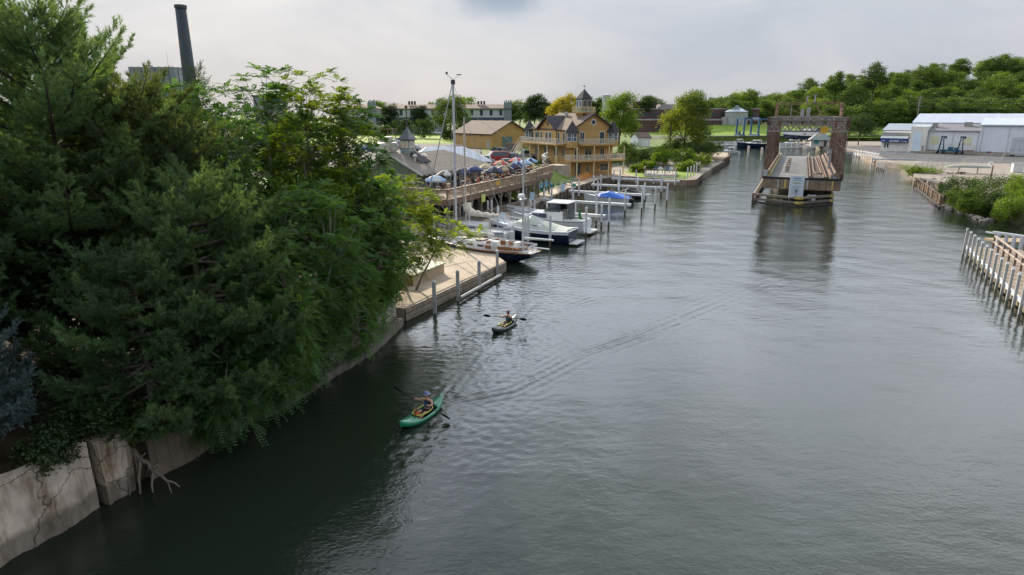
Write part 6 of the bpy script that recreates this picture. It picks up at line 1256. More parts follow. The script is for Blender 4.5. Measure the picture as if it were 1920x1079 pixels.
white_pier('nearest white pier of the marina basin',(1634,302),(1712,303),.9,True,2.5,.9)
bulkhead('dark low bulkhead along the marina shop shore',[(90,291),(114,290),(122,286)],-.5,1.4,M('bulkhead_far',(.14,.12,.10),.85,.3,1)); bulkhead('brown bulkhead with rusty piles below the marina basin pier',[(95.4,166),(97,174),(101,186),(114,216)],-.5,1.2,M('bulkhead_far2',(.22,.17,.12),.85,.3,1))
for i in range(5): p=G(1644+i*3.2,316+i*.8,0); free_pile(1644+i*3.2,318+i*.8,1.9,'rust stained white pile in the tight row of five at the marina basin corner','rusty pile row at the basin corner')
# little hut
p=G(1524,279,1.3); t=thing('marina_hut','little pale hut with grey green hip roof seen through the bridge','hut',(p.x+5.5,p.y+14,1.4),R(-20))
b=MB(); b.box(0,6.5,0,5,0,3.0); b.build('wall',M('hut_wall',(.40,.39,.36),.7),t); b=MB(); gable_roof(b,0,6.5,0,5,3,5.0,.8,.12,2.4,2.4,axis='x'); b.build('roof',M('hut_roof',(.20,.23,.22),.7,.15,1),t)
b=MB(); b.box(1.0,2.6,-.06,.02,1.0,2.4); b.build('serving_hatch',M('teal_panel',(.04,.20,.21),.5),t); b=MB(); b.box(4.4,5.3,-.06,.02,0,2.2); b.build('door',M('dark_door',(.05,.04,.04),.7),t)
# blue travel lift
bl=M('lift_blue',(.022,.085,.17),.45,.12,2); p=G(1416,262,2.2); t=thing('travel_lift','blue steel boat travel lift on four wheels by the far basin','boat lift',(p.x,p.y+6,2.6),R(4))
b=MB()
for x in (-3.4,3.4):
    for y in (0,8): b.box(x-.35,x+.35,y-.35,y+.35,.9,8.2)
    b.box(x-.4,x+.4,-1,9,1.0,1.7); b.box(x-.35,x+.35,-.5,8.5,8.21,9.0)
b.box(-3.0,3.0,7.6,8.4,8.22,8.95); b.box(3.8,8,-.3,.5,7.9,8.6); b.box(7.6,8.2,-.3,.4,1.0,7.85); b.build('frame',bl,t)
for x in (-3.4,3.4):
    for y in (-.4,8.4): w=MB(); w.path([(x-.3,y,.6),(x+.3,y,.6)],.6,14); w.build('wheel',black,t)
b=MB(); b.box(-4.6,-3.9,2,4.5,1.7,3.0); b.build('engine_box',M('lift_dark_blue',(.02,.05,.10),.5),t)
# boat fork hoist with two masts
p=MQ+Vector((.75,-.66,0))*20+Vector((-.66,-.75,0))*4.5; t=thing('boat_hoist','dark blue hoist with two tall tapering masts in front of the white workshop','hoist',(p.x,p.y,1.3),MA); t.scale=(.66,.66,.8)
db=M('hoist_blue',(.025,.05,.085),.5,.2,2)
for x in (-4.2,3.2):
    b=MB()
    for dy in (-.9,.9):
        b.beam((x-.9,dy,.6),(x-.2,dy*.5,6.2),.28); b.beam((x+1.2,dy,.6),(x+.5,dy*.5,6.2),.22)
        for z in (2,3.4,4.8): f=(z-.6)/5.6; b.beam((x-.9+.7*f,dy*(1-.5*f),z),(x+1.2-.7*f,dy*(1-.5*f),z+.3),.1)
    b.box(x-.6,x+1.3,-.6,.6,6.2,6.6); b.box(x+.9,x+1.7,-.5,.5,5.7,6.5); b.build('mast',db,t)
    w=MB()
    for wx in (x-1.0,x+1.2): 
        for wy in (-1.1,1.1): w.path([(wx,wy-.25,.55),(wx,wy+.25,.55)],.55,12)
    w.build('wheel',black,t)
b=MB(); b.box(-4.5,3.6,-.5,.5,.9,1.6); b.box(-1.4,.6,-.8,.8,1.6,2.6); b.box(1.0,2.6,-.7,.7,1.61,2.4); b.build('chassis',M('hoist_teal',(.02,.12,.19),.5,.2,2),t)
b=MB(); b.beam((3.9,0,1.3),(8.6,.2,1.5),.3); b.build('red_boom',M('boom_red',(.25,.06,.05),.6),t)
# poles
polem=M('pole_wood',(.07,.058,.05),.9,.3,3); polel=M('pole_grey',(.24,.225,.21),.85,.2,3)
def pole(label,px,py,z,top,mat,arms=0,r=.16,name='utility_pole',lamp=False):
    p=G(px,py,z); tp=AT(px,top,p.y); h=tp.z-z; t=thing(name,label,'pole',tuple(p)); b=MB(); b.path([(0,0,-.3),(0,0,h*.5),(0,0,h)],[r*1.15,r,r*.72],8); b.build('shaft',mat,t)
    for k in range(arms): q=MB(); zz=h-.6-k*1.25; q.beam((-1.2,0,zz),(1.2,0,zz),.12,.14); [q.box(x-.07,x+.07,-.07,.07,zz+.07,zz+.3) for x in (-1.1,-.5,.5,1.1)]; q.build('cross_arm',mat,t)
    if lamp: q=MB(); q.box(-.3,.3,-.3,.3,h,h+.5); q.build('lamp_head',steel_d,t)
    return p,h
pole('dark wooden pole left of the yellow maple foliage',1255,286,2.9,217,polem,r=.2)
pole('dark lamp pole standing between the lawn and the parked cars',765,291,3.55,203,polem,lamp=True,name='lamp_post',r=.17)
PW=pole('leaning grey utility pole with four cross arms behind the marina shop',1713,262,1.3,181,polel,4,.24)
pole('thin pole in front of the storage tank',1373,240,5.0,203,polem,r=.15); pole('pale thin pole left of the storage tank',1346,236,5.0,205,polel,r=.18)
pole('slim rusty pole with a birdhouse on the gravel spit',1857,338,1.25,310,M('pole_rust',(.10,.05,.035),.8),r=.12,name='birdhouse_pole')
p=G(1857,338,1.25); tp=AT(1857,309,p.y); b=MB(); b.box(-.28,.28,-.2,.2,0,.3); b.slab([(-.36,-.3,.3),(.36,-.3,.3),(.36,0,.5),(-.36,0,.5)],.04); b.slab([(-.36,.3,.3),(.36,.3,.3),(.36,0,.5),(-.36,0,.5)],.04); o=b.build('birdhouse',whitetrim); o.location=(tp.x,tp.y,tp.z); tag(o,'tiny white birdhouse on top of the slim rusty pole','birdhouse')
pp,hh=PW
for k in range(3):
    b=MB(); z=1.3+hh-.4-k*2.1; a=Vector((pp.x,pp.y,z)); c=Vector((pp.x+95,pp.y-62,z+.6)); b.path([a,a.lerp(c,.25)+Vector((0,0,-1.2)),a.lerp(c,.5)+Vector((0,0,-1.7)),a.lerp(c,.75)+Vector((0,0,-1.2)),c],.035,4,cap=False); tag(b.build('power_line',M('wire',(.22,.22,.22),.6)),['upper','middle','lower'][k]+' sagging power line running right from the leaning utility pole','wire')
# things on the right bank
p=G(1906,323,1.3); t=thing('utility_cabinet','white utility cabinet on the gravel at the right edge','cabinet',(p.x,p.y,1.27),R(-20)); b=MB(); b.box(-.9,.9,-.6,.6,0,1.75); b.build('body',whitetrim,t,bevel=.03); b=MB(); b.box(-.98,.98,-.68,.68,1.75,1.87); b.build('lid',grey_p,t)
p=G(1812,325,1.3); q=G(1858,325,1.3); t=thing('covered_skiff','long upturned boat under a grey green cover on stands on the gravel','boat',((p.x+q.x)/2-2.4,(p.y+q.y)/2,1.27),R(-14))
b=MB(); n=11; pr=[]; L=8.8
for i in range(n+1):
    u=-1+2*i/n; w_=.85*(1-u**4)**.5+.03; h_=.55*(1-u**2)**.5+.03; pr.append((u*L/2,w_,h_))
V=[];k=9
for x,w_,h_ in pr: V+=[(x,w_*math.cos(math.pi*j/(k-1)),1.15+h_*math.sin(math.pi*j/(k-1))) for j in range(k)]
b.add(V,[(i*k+j,i*k+j+1,(i+1)*k+j+1,(i+1)*k+j) for i in range(n) for j in range(k-1)]+[tuple(i*k+j for j in range(k)) for i in (0,n)]); b.build('cover',M('grey_green_tarp',(.30,.31,.25),.7,.15,2,bump=.3),t,smooth=True)
b=MB(); 
for x in (-1.6,1.8): b.box(x-.06,x+.06,-.06,.06,-.1,1.2); b.box(x-.06,x+.06,-.5,.5,1.05,1.16)
b.build('stand',M('rust_stand',(.16,.07,.045),.8),t)
p=G(1790,327,1.25); b=MB(); rr=random.Random(3)
for i in range(14): a=rr.uniform(-2.6,2.6); b.path([(a,rr.uniform(-.6,.6),.02),(a+rr.uniform(-.8,.8),rr.uniform(-.5,.5),.45),(a+rr.uniform(-1.4,1.4),rr.uniform(-.6,.6),.25)],[.09,.06,.03],5)
o=b.build('brush_pile',M('dead_brush',(.11,.085,.065),.9,.3,3)); o.location=(p.x,p.y,1.2); tag(o,'low brown pile of dead brush beside the covered boat','brush pile')
def chain_fence():
    A=G(1662,322,1.25); B=G(1716,324,1.25); C=G(1800,306,1.3); t=thing('chain_fence','low see through chain link fence with white posts along the marina lot','fence',(A.x,A.y,1.25)); o=Vector((A.x,A.y,1.25))
    P=[A-o,B-o,C-o,G(1880,306,1.3)-o]; b=MB(); w=MB()
    for a,c in zip(P,P[1:]):
        L=(c-a).length; n=max(1,int(L/4))
        for i in range(n): p=a.lerp(c,i/n); b=MB(); b.tube((p.x,p.y,-.1),(p.x,p.y,1.9),.06,n=6); b.build('post',sleeve,t)
        w.beam(a+Vector((0,0,1.88)),c+Vector((0,0,1.88)),.04); w.beam(a+Vector((0,0,.1)),c+Vector((0,0,.1)),.03)
        m_=int(L/.35)
        for i in range(m_): p=a.lerp(c,i/m_); q=a.lerp(c,min(1,(i+4)/m_)); w.beam(p+Vector((0,0,.1)),q+Vector((0,0,1.88)),.012); w.beam(q+Vector((0,0,.1)),p+Vector((0,0,1.88)),.012)
    w.build('mesh_wire',M('wire_grey',(.34,.35,.36),.5,metal=.3),t)
chain_fence()
b=MB(); b.box(0,26,-1,1.6,1.28,1.75); o=b.build('loading_apron',concrete_t); o.location=(MQ.x+.75*9+.66*-3.0,MQ.y-.66*9-.75*3.0,0); o.rotation_euler=(0,0,MA); struct(o)

rq=random.Random(9)
def yard(s,d): return MQ+Vector((.75,-.66,0))*s-Vector((.66,.75,0))*d
for s_,d_,n_,lab in ((27.5,1.6,3,'stack of grey pallets at the corner of the white workshop'),(30.5,1.5,2,'low stack of pallets against the big storage shed wall'),(46,1.7,4,'tall pallet stack farther along the big storage shed wall')):
    p=yard(s_,d_); t=thing('pallet_stack',lab,'pallets',(p.x,p.y,1.29),MA+.1)
    for k in range(n_):
        b=MB(); z=k*.16
        for i in range(6): b.box(-.6,.6,-.5+i*.18,-.5+i*.18+.1,z+.11,z+.14)
        for x in (-.55,0,.55): b.box(x-.05,x+.05,-.5,.5,z,z+.105)
        b.build('pallet',M('pallet_wood',(.22,.18,.13),.85,.3,3),t)
for s_,d_,c_,lab in ((28.8,1.2,(.05,.12,.3),'blue drum between the pallet stacks'),(29.4,1.1,(.3,.05,.04),'red drum between the pallet stacks'),(41,1.4,(.06,.06,.06),'black drum beside the first roll door')):
    p=yard(s_,d_); b=MB(); b.lathe([(.28,0),(.3,.02),(.3,.3),(.315,.32),(.3,.34),(.3,.58),(.315,.6),(.3,.62),(.3,.88),(.27,.9)],14); o=b.build('drum',M('drum_'+lab.split()[0],c_,.5,.15,3)); o.location=(p.x,p.y,1.29); tag(o,lab,'drum')
for s_,d_,lab,L_ in ((36,7.5,'empty white boat trailer parked on the lot before the big shed',5.5),(49,6,'second boat trailer parked farther along the shed lot',5.0)):
    p=yard(s_,d_); t=thing('boat_trailer',lab,'trailer',(p.x,p.y,1.29),MA+.35); b=MB()
    for y in (-.7,.7): b.beam((-L_/2,y,.55),(L_/2-1.6,y,.55),.1,.12); b.beam((L_/2-1.6,y,.55),(L_/2,0,.5),.1,.12)
    for x in (-L_/2,-.8,.8): b.beam((x,-.75,.6),(x,.75,.6),.1,.1)
    b.build('frame',M('trailer_grey',(.40,.40,.41),.4,.1,2,metal=.4),t)
    for y in (-.95,.95): w=MB(); w.path([(-.9,y-.12,.33),(-.9,y+.12,.33)],.33,14); w.build('wheel',black,t)
# =================================================================== BOATS
gel=M('white_gelcoat',(.66,.67,.68),.25,.05,1,coat=.4); navyh=M('navy_hull',(.012,.022,.055),.2,.15,1,coat=.5); teak=M('varnished_teak',(.26,.115,.045),.4,.3,3); canvas=M('sage_canvas',(.40,.43,.37),.8,.1,2,bump=.3); wcan=M('white_canvas',(.58,.58,.56),.8,.1,3,bump=.5)
alum=M('mast_aluminium',(.50,.52,.55),.35,.1,1,metal=.3); grey_deck=M('deck_grey',(.50,.50,.48),.7,.1,1); boot=M('boot_stripe',(.30,.05,.04),.5)
def hull(parent,L,B,fb,mat,deckmat,sheer=.35,stern=.82,rake=.09,fine=2.0,counter=0.0,name='hull',keel=.45,inset=.0,camber=.05):
    n=18; V=[]; k=9
    for i in range(n+1):
        t=i/n; bw=B/2*((stern+(1-stern)*min(1,t/.35)**.8) if t<.35 else (1-((t-.35)/.65)**fine)); bw=max(bw,.015)
        zd=fb*(1+sheer*(t-.25)**2*1.6); zk=-keel*(1-max(0,(t-.55)/.45)**2.2) ; 
        if counter: zk=zk*min(1,t/.25)+ (1-min(1,t/.25))*zd*.55
        y=t*L
        for j in range(k):
            a=-1+2*j/(k-1); s=abs(a); x=math.copysign(bw*(s**.55),a) if a else 0; z=zk+(zd-zk)*s**1.7
            V.append((x,y+rake*L*max(0,t-.75)*4*(z-zk)/(zd-zk+1e-6)*(.25) - (counter*.6*(z-zk) if i==0 else 0),z))
    F=[(i*k+j,i*k+j+1,(i+1)*k+j+1,(i+1)*k+j) for i in range(n) for j in range(k-1)]+[tuple(range(k)),tuple(n*k+j for j in range(k))]
    h=MB().add(V,F).build(name,mat,parent,smooth=False)
    for p in h.data.polygons: p.use_smooth=len(p.vertices)==4
    D=[]; 
    for i in range(n+1): a=V[i*k]; c=V[i*k+k-1]; D+=[(a[0]*.97,a[1],a[2]-.03),(0,(a[1]+c[1])/2,a[2]-.03+camber),(c[0]*.97,c[1],c[2]-.03)]
    d=MB().add(D,[(i*3+j,i*3+j+1,(i+1)*3+j+1,(i+1)*3+j) for i in range(n) for j in (0,1)]).build('deck',deckmat,parent)
    return V,k,n
def rub(parent,V,k,n,mat,r=.04,name='rub_rail',i0=0):
    b=MB(); b.path([V[i*k] for i in range(i0,n+1)],r,5); b.path([V[i*k+k-1] for i in range(i0,n+1)],r,5); return b.build(name,mat,parent)
def cabin(b,y0,y1,w0,w1,z0,z1,front=.5,back=.15,inset=.12):
    """tapered trunk: w0 at y0 (aft), w1 at y1"""
    v=[(-w0/2,y0,z0),(w0/2,y0,z0),(w1/2,y1,z0),(-w1/2,y1,z0),(-w0/2+inset,y0+back,z1),(w0/2-inset,y0+back,z1),(w1/2-inset,y1-front,z1),(-w1/2+inset,y1-front,z1)]
    return b.add(v,[(3,2,1,0),(4,5,6,7),(0,1,5,4),(1,2,6,5),(2,3,7,6),(3,0,4,7)])
def stay(b,a,c,r=.014): b.tube(a,c,r,n=4)
def yawl():
    p=G(1000,491,.25); t=thing('wooden_yawl','two masted sailboat with navy hull and varnished teak cockpit by the concrete dock','sailboat',(p.x,p.y,0),R(57.3))
    L,B=12.6,3.2; V,k,n=hull(t,L,B,1.05,navyh,grey_deck,.5,.55,.10,2.2,counter=.9); rub(t,V,k,n,teak,.06,'toe_rail')
    b=MB(); b.path([(V[i*k][0]*1.0,V[i*k][1],V[i*k][2]-.62) for i in range(3,n-1)],.03,4); b.path([(V[i*k+k-1][0],V[i*k+k-1][1],V[i*k+k-1][2]-.62) for i in range(3,n-1)],.03,4)
    b=MB(); cabin(b,4.4,9.2,2.1,1.5,1.0,1.62,.5,.1); cb=b.build('cabin',gel,t)
    b=MB(); 
    for s in (-1,1):
        for y,w in ((5.1,.7),(6.3,.7),(7.5,.6)): x=s*(1.03-.3*(y-4.4)/4.8); b.beam((x,y-w/2,1.33),(x-.02*s,y+w/2,1.33),.06,.2)
    b.build('cabin_window',M('amber_port',(.10,.07,.03),.2),cb)
    b=MB(); b.box(-.5,.5,5.2,6.0,1.62,1.75); b.box(-.35,.35,7.2,7.8,1.6,1.72); b.build('hatch',M('hatch_brown',(.20,.13,.08),.5),cb)
    b=MB(); 
    for s in (-1,1): b.beam((s*.95,1.2,1.25),(s*1.1,4.5,1.32),.06,.5)
    b.beam((-.95,1.2,1.25),(.95,1.2,1.25),.06,.45); b.beam((-1.05,4.42,1.4),(1.05,4.42,1.4),.06,.75); b.build('coaming',teak,t)
    b=MB(); b.box(-.85,.85,1.3,4.3,.94,1.02); b.build('cockpit_sole',M('blue_cushion',(.06,.11,.24),.8),t)
    b=MB(); b.path([(0,8.6,1.2),(0,8.6,15.9)],[.115,.10],9); mm=b.build('mast',alum,t)
    b=MB(); b.box(-.12,.12,8.45,8.75,15.6,16.0); b.tube((0,8.6,16.0),(0,9.3,16.5),.02,n=4); b.tube((0,8.6,16.0),(0,7.9,16.4),.02,n=4); b.box(-.2,.2,7.75,8.05,16.38,16.44); b.box(-.03,.03,9.2,9.4,16.5,16.7); b.build('masthead',steel_d,mm)
    b=MB(); b.beam((-1.15,8.6,10.2),(1.15,8.6,10.2),.07); b.build('spreader',alum,mm)
    b=MB(); b.path([(0,1.1,.95),(0,1.1,10.1)],[.09,.075],8); mz=b.build('mizzen_mast',alum,t)
    b=MB(); b.lathe([(.3,0),(.33,.12),(.28,.35),(.05,.4)],12,(-.45,1.0,5.9)); b.build('radar',gel,mz); b=MB(); b.beam((-.6,1.1,5.75),(.55,1.1,5.75),.12,.06); b.lathe([(.12,5.5),(.18,5.75),(.1,5.8)],8,(.0,1.25,0)); b.build('radar_bracket',alum,mz)
    b=MB(); b.path([(0,8.4,2.3),(0,4.3,2.25)],[.2,.16],8); b.build('main_boom',wcan,t); b=MB(); b.path([(0,.9,2.3),(0,-2.0,2.4)],[.12,.09],8); b.build('mizzen_boom',wcan,t)
    b=MB(); b.box(-1.1,-.5,3.2,3.9,1.05,1.9); b.build('sail_bag',wcan,t); b=MB(); b.tube((-.9,2.2,1.2),(-.9,2.2,2.1),.13,n=7); b.build('life_raft',wcan,t); b=MB(); b.box(.3,1.0,1.9,2.3,1.0,1.7); b.build('helm_cover',wcan,t)
    b=MB()
    for s in (-1,1): stay(b,(s*1.45,8.4,1.2),(s*.05,8.6,15.7)); stay(b,(s*1.4,8.0,1.2),(0,8.6,10.2)); stay(b,(s*.9,.7,1.1),(0,1.1,9.8))
    b.path([(0,13.2,1.6),(0,8.7,15.6)],[.06,.045],6); stay(b,(0,2,1.2),(0,8.6,15.7)); stay(b,(0,1.1,10),(0,8.5,14))
    b.build('rigging',M('rig_wire',(.30,.30,.30),.5),t)
    b=MB(); railing(b,[(-.8,.1,1.1),(-1.35,3,1.06),(-1.55,6,1.06)],.6,1.6,.03,99,.02,.03); railing(b,[(.8,.1,1.1),(1.35,3,1.06),(1.55,6,1.06)],.6,1.6,.03,99,.02,.03); railing(b,[(-.8,.1,1.1),(.8,.1,1.1)],.6,.8,.03,99,.02,.03); b.build('lifeline',alum,t)
yawl()
def sloop():
    p=G(955,449,.4); t=thing('white_sloop','white sailboat with blue stripe and crumpled sail, moored behind the wooden yawl','sailboat',(p.x,p.y,0),R(57.3))
    L,B=9.6,3.0; V,k,n=hull(t,L,B,1.1,gel,grey_deck,.4,.72,.10,2.1); rub(t,V,k,n,M('blue_stripe',(.03,.07,.18),.4),.05,'stripe')
    b=MB(); cabin(b,3.2,7.2,2.1,1.4,1.05,1.75,.9,.1); cb=b.build('cabin',gel,t); b=MB()
    for s in (-1,1):
        for y in (4.1,5.3): x=s*(1.02-.3*(y-3.2)/4); b.beam((x,y-.45,1.45),(x-.03*s,y+.45,1.45),.05,.22)
    b.build('cabin_window',glass,cb)
    yM=5.6; b=MB(); b.path([(0,yM,1.3),(0,yM,12.7)],[.10,.085],9); mm=b.build('mast',M('mast_tan',(.42,.38,.33),.5),t)
    b=MB(); b.beam((-.9,yM,7.5),(.9,yM,7.5),.06); b.build('spreader',alum,mm)
    b=MB(); b.path([(0,yM-.1,2.55),(0,1.2,2.5)],.07,7); b.build('boom',alum,t)
    rr=random.Random(2); b=MB(); b.path([(rr.uniform(-.06,.06),yM-.1-i*.22,2.72+rr.uniform(-.05,.1)+(.9*math.exp(-i*.7))) for i in range(20)],[.34*math.exp(-i*.12)+.12+rr.uniform(-.03,.05) for i in range(20)],9); b.build('furled_sail',M('sail_cream',(.60,.55,.45),.8,.12,4,bump=.6),t)
    b=MB()
    for s in (-1,1): stay(b,(s*1.35,yM-.2,1.2),(0,yM,12.5)); stay(b,(s*1.3,yM-.5,1.2),(0,yM,7.5))
    stay(b,(0,L+.5,1.5),(0,yM,12.5)); stay(b,(0,.1,1.2),(0,yM,12.5)); b.build('rigging',M('rig_wire',(.30,.30,.30),.5),t)
    b=MB(); railing(b,[(-1.0,.1,1.1),(-1.35,3,1.06),(-1.3,6,1.1),(-.2,9.6,1.5),(.2,9.6,1.5),(1.3,6,1.1),(1.35,3,1.06),(1.0,.1,1.1),(-1,.1,1.1)],.6,1.6,.03,99,.02,.03); b.build('lifeline',alum,t)
    b=MB(); b.box(-.25,.25,-.5,-.15,.1,1.3); b.build('outboard',gel,t)
sloop()
def navy_cruiser():
    p=G(1074,456,.1); t=thing('navy_cruiser','navy hulled motor cruiser under a sage green canvas cover','motor boat',(p.x,p.y,0),R(64))
    L,B=9.4,3.1; V,k,n=hull(t,L,B,1.35,navyh,gel,.45,.9,.12,2.4,keel=.3); rub(t,V,k,n,gel,.10,'gunwale')
    b=MB(); 
    for i in range(n): 
        for o in (0,k-1):
            a=Vector(V[i*k+o]); c=Vector(V[(i+1)*k+o]); s=-1 if o==0 else 1
            b.slab([(a.x+.02*s,a.y,a.z),(c.x+.02*s,c.y,c.z),(c.x-.02*s,c.y,c.z-.28),(a.x-.0*s,a.y,a.z-.28)],.03)
    b.build('white_topside',gel,t)
    b=MB(); cabin(b,3.0,8.3,2.5,.7,1.35,1.95,1.6,.1,.2); b.build('foredeck_cabin',gel,t)
    b=MB(); V2=[]; prof=((.3,1.55,1.35),(1.5,1.75,1.4),(3.2,2.25,1.4),(4.6,2.75,1.35),(5.4,2.35,1.2),(6.6,1.9,.9))
    for y,z,w in prof: V2+=[(-w,y,1.42+.05),(-w*.55,y,1.45+(z-1.45)*.72),(0,y,z),(w*.55,y,1.45+(z-1.45)*.72),(w,y,1.47)]
    b.add(V2,[(i*5+j,i*5+j+1,(i+1)*5+j+1,(i+1)*5+j) for i in range(len(prof)-1) for j in range(4)]+[tuple(range(5)),tuple((len(prof)-1)*5+j for j in range(5))]); b.build('canvas_cover',canvas,t,smooth=False)
    b=MB()
    for s in (-1,1): b.beam((s*1.18,3.6,1.75),(s*.95,5.2,1.8),.06,.2)
    b.build('side_window',glass,t)
    b=MB(); b.box(-1.2,1.2,-.9,-.03,.18,.28); b.build('swim_platform',grey_deck,t)
    b=MB(); railing(b,[(-1.1,5.4,1.5),(-.1,9.9,1.95),(.1,9.9,1.95),(1.1,5.4,1.5)],.55,1.3,.03,99,.02,.035); b.build('bow_rail',alum,t)
navy_cruiser()
def hardtop():
    p=G(1101,436,.1); t=thing('hardtop_cruiser','white motor cruiser with raised hardtop beside the navy one','motor boat',(p.x,p.y,0),R(64))
    L,B=9.6,3.2; V,k,n=hull(t,L,B,1.35,gel,grey_deck,.5,.92,.12,2.4,keel=.3); rub(t,V,k,n,M('dark_rub',(.06,.06,.065),.5),.035)
    b=MB(); cabin(b,4.2,8.2,2.6,.8,1.3,2.25,1.9,.1,.25); cb=b.build('cabin',gel,t)
    b=MB()
    for s in (-1,1): b.slab([(s*1.33,4.5,1.62),(s*.98,6.8,1.66),(s*.93,6.3,2.05),(s*1.16,4.6,2.1)],.05)
    b.build('cabin_window',M('navy_window',(.02,.035,.07),.1),cb)
    b=MB(); cabin(b,2.5,5.0,2.5,2.3,1.3,2.4,.3,.1,.1); hc=b.build('helm_house',gel,t)
    b=MB(); b.slab([(-1.05,5.0,2.3),(1.05,5.0,2.3),(.95,3.9,3.25),(-.95,3.9,3.25)],.04)
    for s in (-1,1): b.slab([(s*1.1,4.95,2.3),(s*1.15,2.9,2.35),(s*1.05,2.9,3.25),(s*.98,3.9,3.25)],.04)
    b.build('windscreen',glass,hc)
    b=MB(); b.box(-1.3,1.3,1.9,4.6,3.3,3.42); b.build('hardtop',gel,t,bevel=.05)
    b=MB()
    for s in (-1,1): b.tube((s*1.15,2.0,1.35),(s*1.15,2.1,3.3),.035,n=6); b.tube((s*1.1,3.2,2.3),(s*1.1,3.1,3.3),.035,n=6); b.tube((s*.98,4.0,3.2),(s*1.0,4.0,3.32),.03,n=5)
    b.build('hardtop_strut',steel_d,t)
    b=MB(); b.slab([(-1.1,1.95,1.4),(1.1,1.95,1.4),(1.1,1.98,3.28),(-1.1,1.98,3.28)],.02); b.build('smoked_curtain',M('smoked_vinyl',(.07,.075,.08),.2),t)
    b=MB(); b.box(-1.35,1.35,-.8,-.03,.2,.32); b.build('swim_platform',grey_deck,t); b=MB(); b.tube((1.0,1.2,1.3),(1.0,1.4,2.5),.2,.12,8); b.build('green_cover',M('green_cloth',(.04,.16,.06),.8),t)
    b=MB(); b.box(-1.4,1.4,.05,.3,1.3,1.55); b.box(-1.45,-1.2,.3,2.3,1.3,1.6); b.box(1.2,1.45,.3,2.3,1.3,1.6); b.build('cockpit_seat',gel,t)
    b=MB(); railing(b,[(-1.1,5.6,1.5),(-.1,10.1,2.0),(.1,10.1,2.0),(1.1,5.6,1.5)],.55,1.3,.03,99,.02,.035); b.build('bow_rail',alum,t)
hardtop()
def runabout(name,label,px,py,rz,L=6.6,hullm=None,coverm=None,canopy=None,group=None,z=.0,cab=True):
    p=G(px,py,z); t=thing(name,label,'motor boat',(p.x,p.y,z),rz,group); B=L*.36
    V,k,n=hull(t,L,B,.9*L/6.6,hullm or gel,gel,.4,.9,.1,2.3,keel=.25); rub(t,V,k,n,steel_d,.04); zt=.9*L/6.6
    if coverm:
        b=MB(); V2=[]; pr=((.0,.15,.98),(.2*L,.5,1.0),(.45*L,.95,1.0),(.62*L,.6,.86),(.74*L,.2,.6))
        for y,h,w in pr: w*=B/2; V2+=[(-w,y,zt+.03),(-w*.5,y,zt+h*.8),(0,y,zt+h),(w*.5,y,zt+h*.8),(w,y,zt+.03)]
        b.add(V2,[(i*5+j,i*5+j+1,(i+1)*5+j+1,(i+1)*5+j) for i in range(4) for j in range(4)]+[tuple(range(5)),tuple(20+j for j in range(5))]); b.build('cover',coverm,t)
    elif cab:
        b=MB(); cabin(b,.38*L,.8*L,B*.8,B*.3,zt,zt+.55,.22*L,.1,.15); b.build('cabin',gel,t)
        b=MB(); cabin(b,.34*L,.56*L,B*.72,B*.55,zt+.5,zt+1.25,.12*L,.15,.16); b.build('windscreen',glass,t)
        b=MB(); cabin(b,.2*L,.46*L,B*.74,B*.6,zt+1.26,zt+1.36,.05,.05,.1); b.build('bimini',canopy or wcan,t)
    b=MB(); b.box(-.3,.3,-.6,-.05,-.2,zt*.9); b.build('outdrive',black if coverm else gel,t); return t
runabout('speedboat','white speedboat under a bright blue cover between two finger piers',1180,384,R(64),7.0,gel,M('bright_blue_cover',(.03,.13,.48),.6,.1,2,bump=.3))
runabout('covered_boat','low dark boat under black canvas behind the blue covered speedboat',1204,373,R(64),5.0,M('black_hull',(.02,.02,.025),.4),M('black_canvas',(.03,.03,.035),.8))
A9=R(-88)
for lab,px,py,rz,L,hm,cm,cn in (('navy and white cruiser at the far pier left of the bridge',1437,277,R(84),11.5,navyh,None,None),('white cruiser bow behind the navy one at the far pier',1400,273,R(80),9,gel,None,None),('white cruiser seen through the bridge at the far pier',1500,275,R(88),9.5,gel,None,None),
    ('small white boat left of the bridge truss at speed',1441,294,R(-70),5.5,gel,None,None),('white bowrider moored right of the bridge truss',1597,291,R(78),7.5,gel,None,None),('white skiff beside the hut seen through the bridge',1540,280,R(80),5.5,gel,None,None),
    ('green canopied white boat at the concrete point',1362,286,R(75),6.5,gel,None,M('green_canopy',(.04,.20,.13),.7)),('white work boat tied behind the concrete point',1384,289,R(80),6.5,gel,None,None)):
    runabout('moored_boat',lab,px,py,rz,L,hm,cm,cn,'boats moored in the far marina')
def stored_yacht():
    p=G(1533,262,2.6); t=thing('stored_yacht','big white and navy yacht on shore blocks seen through the bridge','yacht',(p.x+2,p.y-2,3.2),R(86)); V,k,n=hull(t,17,4.6,2.6,navyh,gel,.3,.9,.1,2.3,keel=.9); rub(t,V,k,n,gel,.1)
    b=MB()
    for i in range(n):
        for o in (0,k-1):
            a=Vector(V[i*k+o]); c=Vector(V[(i+1)*k+o]); s=-1 if o==0 else 1
            b.slab([(a.x+.04*s,a.y,a.z),(c.x+.04*s,c.y,c.z),(c.x-.1*s,c.y,c.z-1.6),(a.x-.02*s,a.y,a.z-1.6)],.05)
    b.build('white_topside',gel,t); b=MB(); cabin(b,3,12,3.6,1.4,2.6,3.8,3.5,.2,.3); b.build('cabin',gel,t); b=MB(); cabin(b,0,5,3.7,3.4,2.6,4.3,.8,.2,.3); b.build('dark_canopy',M('navy_canopy',(.02,.03,.05),.7),t)
    b=MB(); b.box(-2.33,-2.28,8.6,9.8,1.6,2.0); b.build('hull_port',steel_d,t)
    b=MB()
    for y in (2,5,8,11,14): b.box(-1.2,1.2,y-.3,y+.3,-2.0,-.3)
    b.build('shore_block',M('pale_block',(.5,.48,.44),.8),t)
stored_yacht()
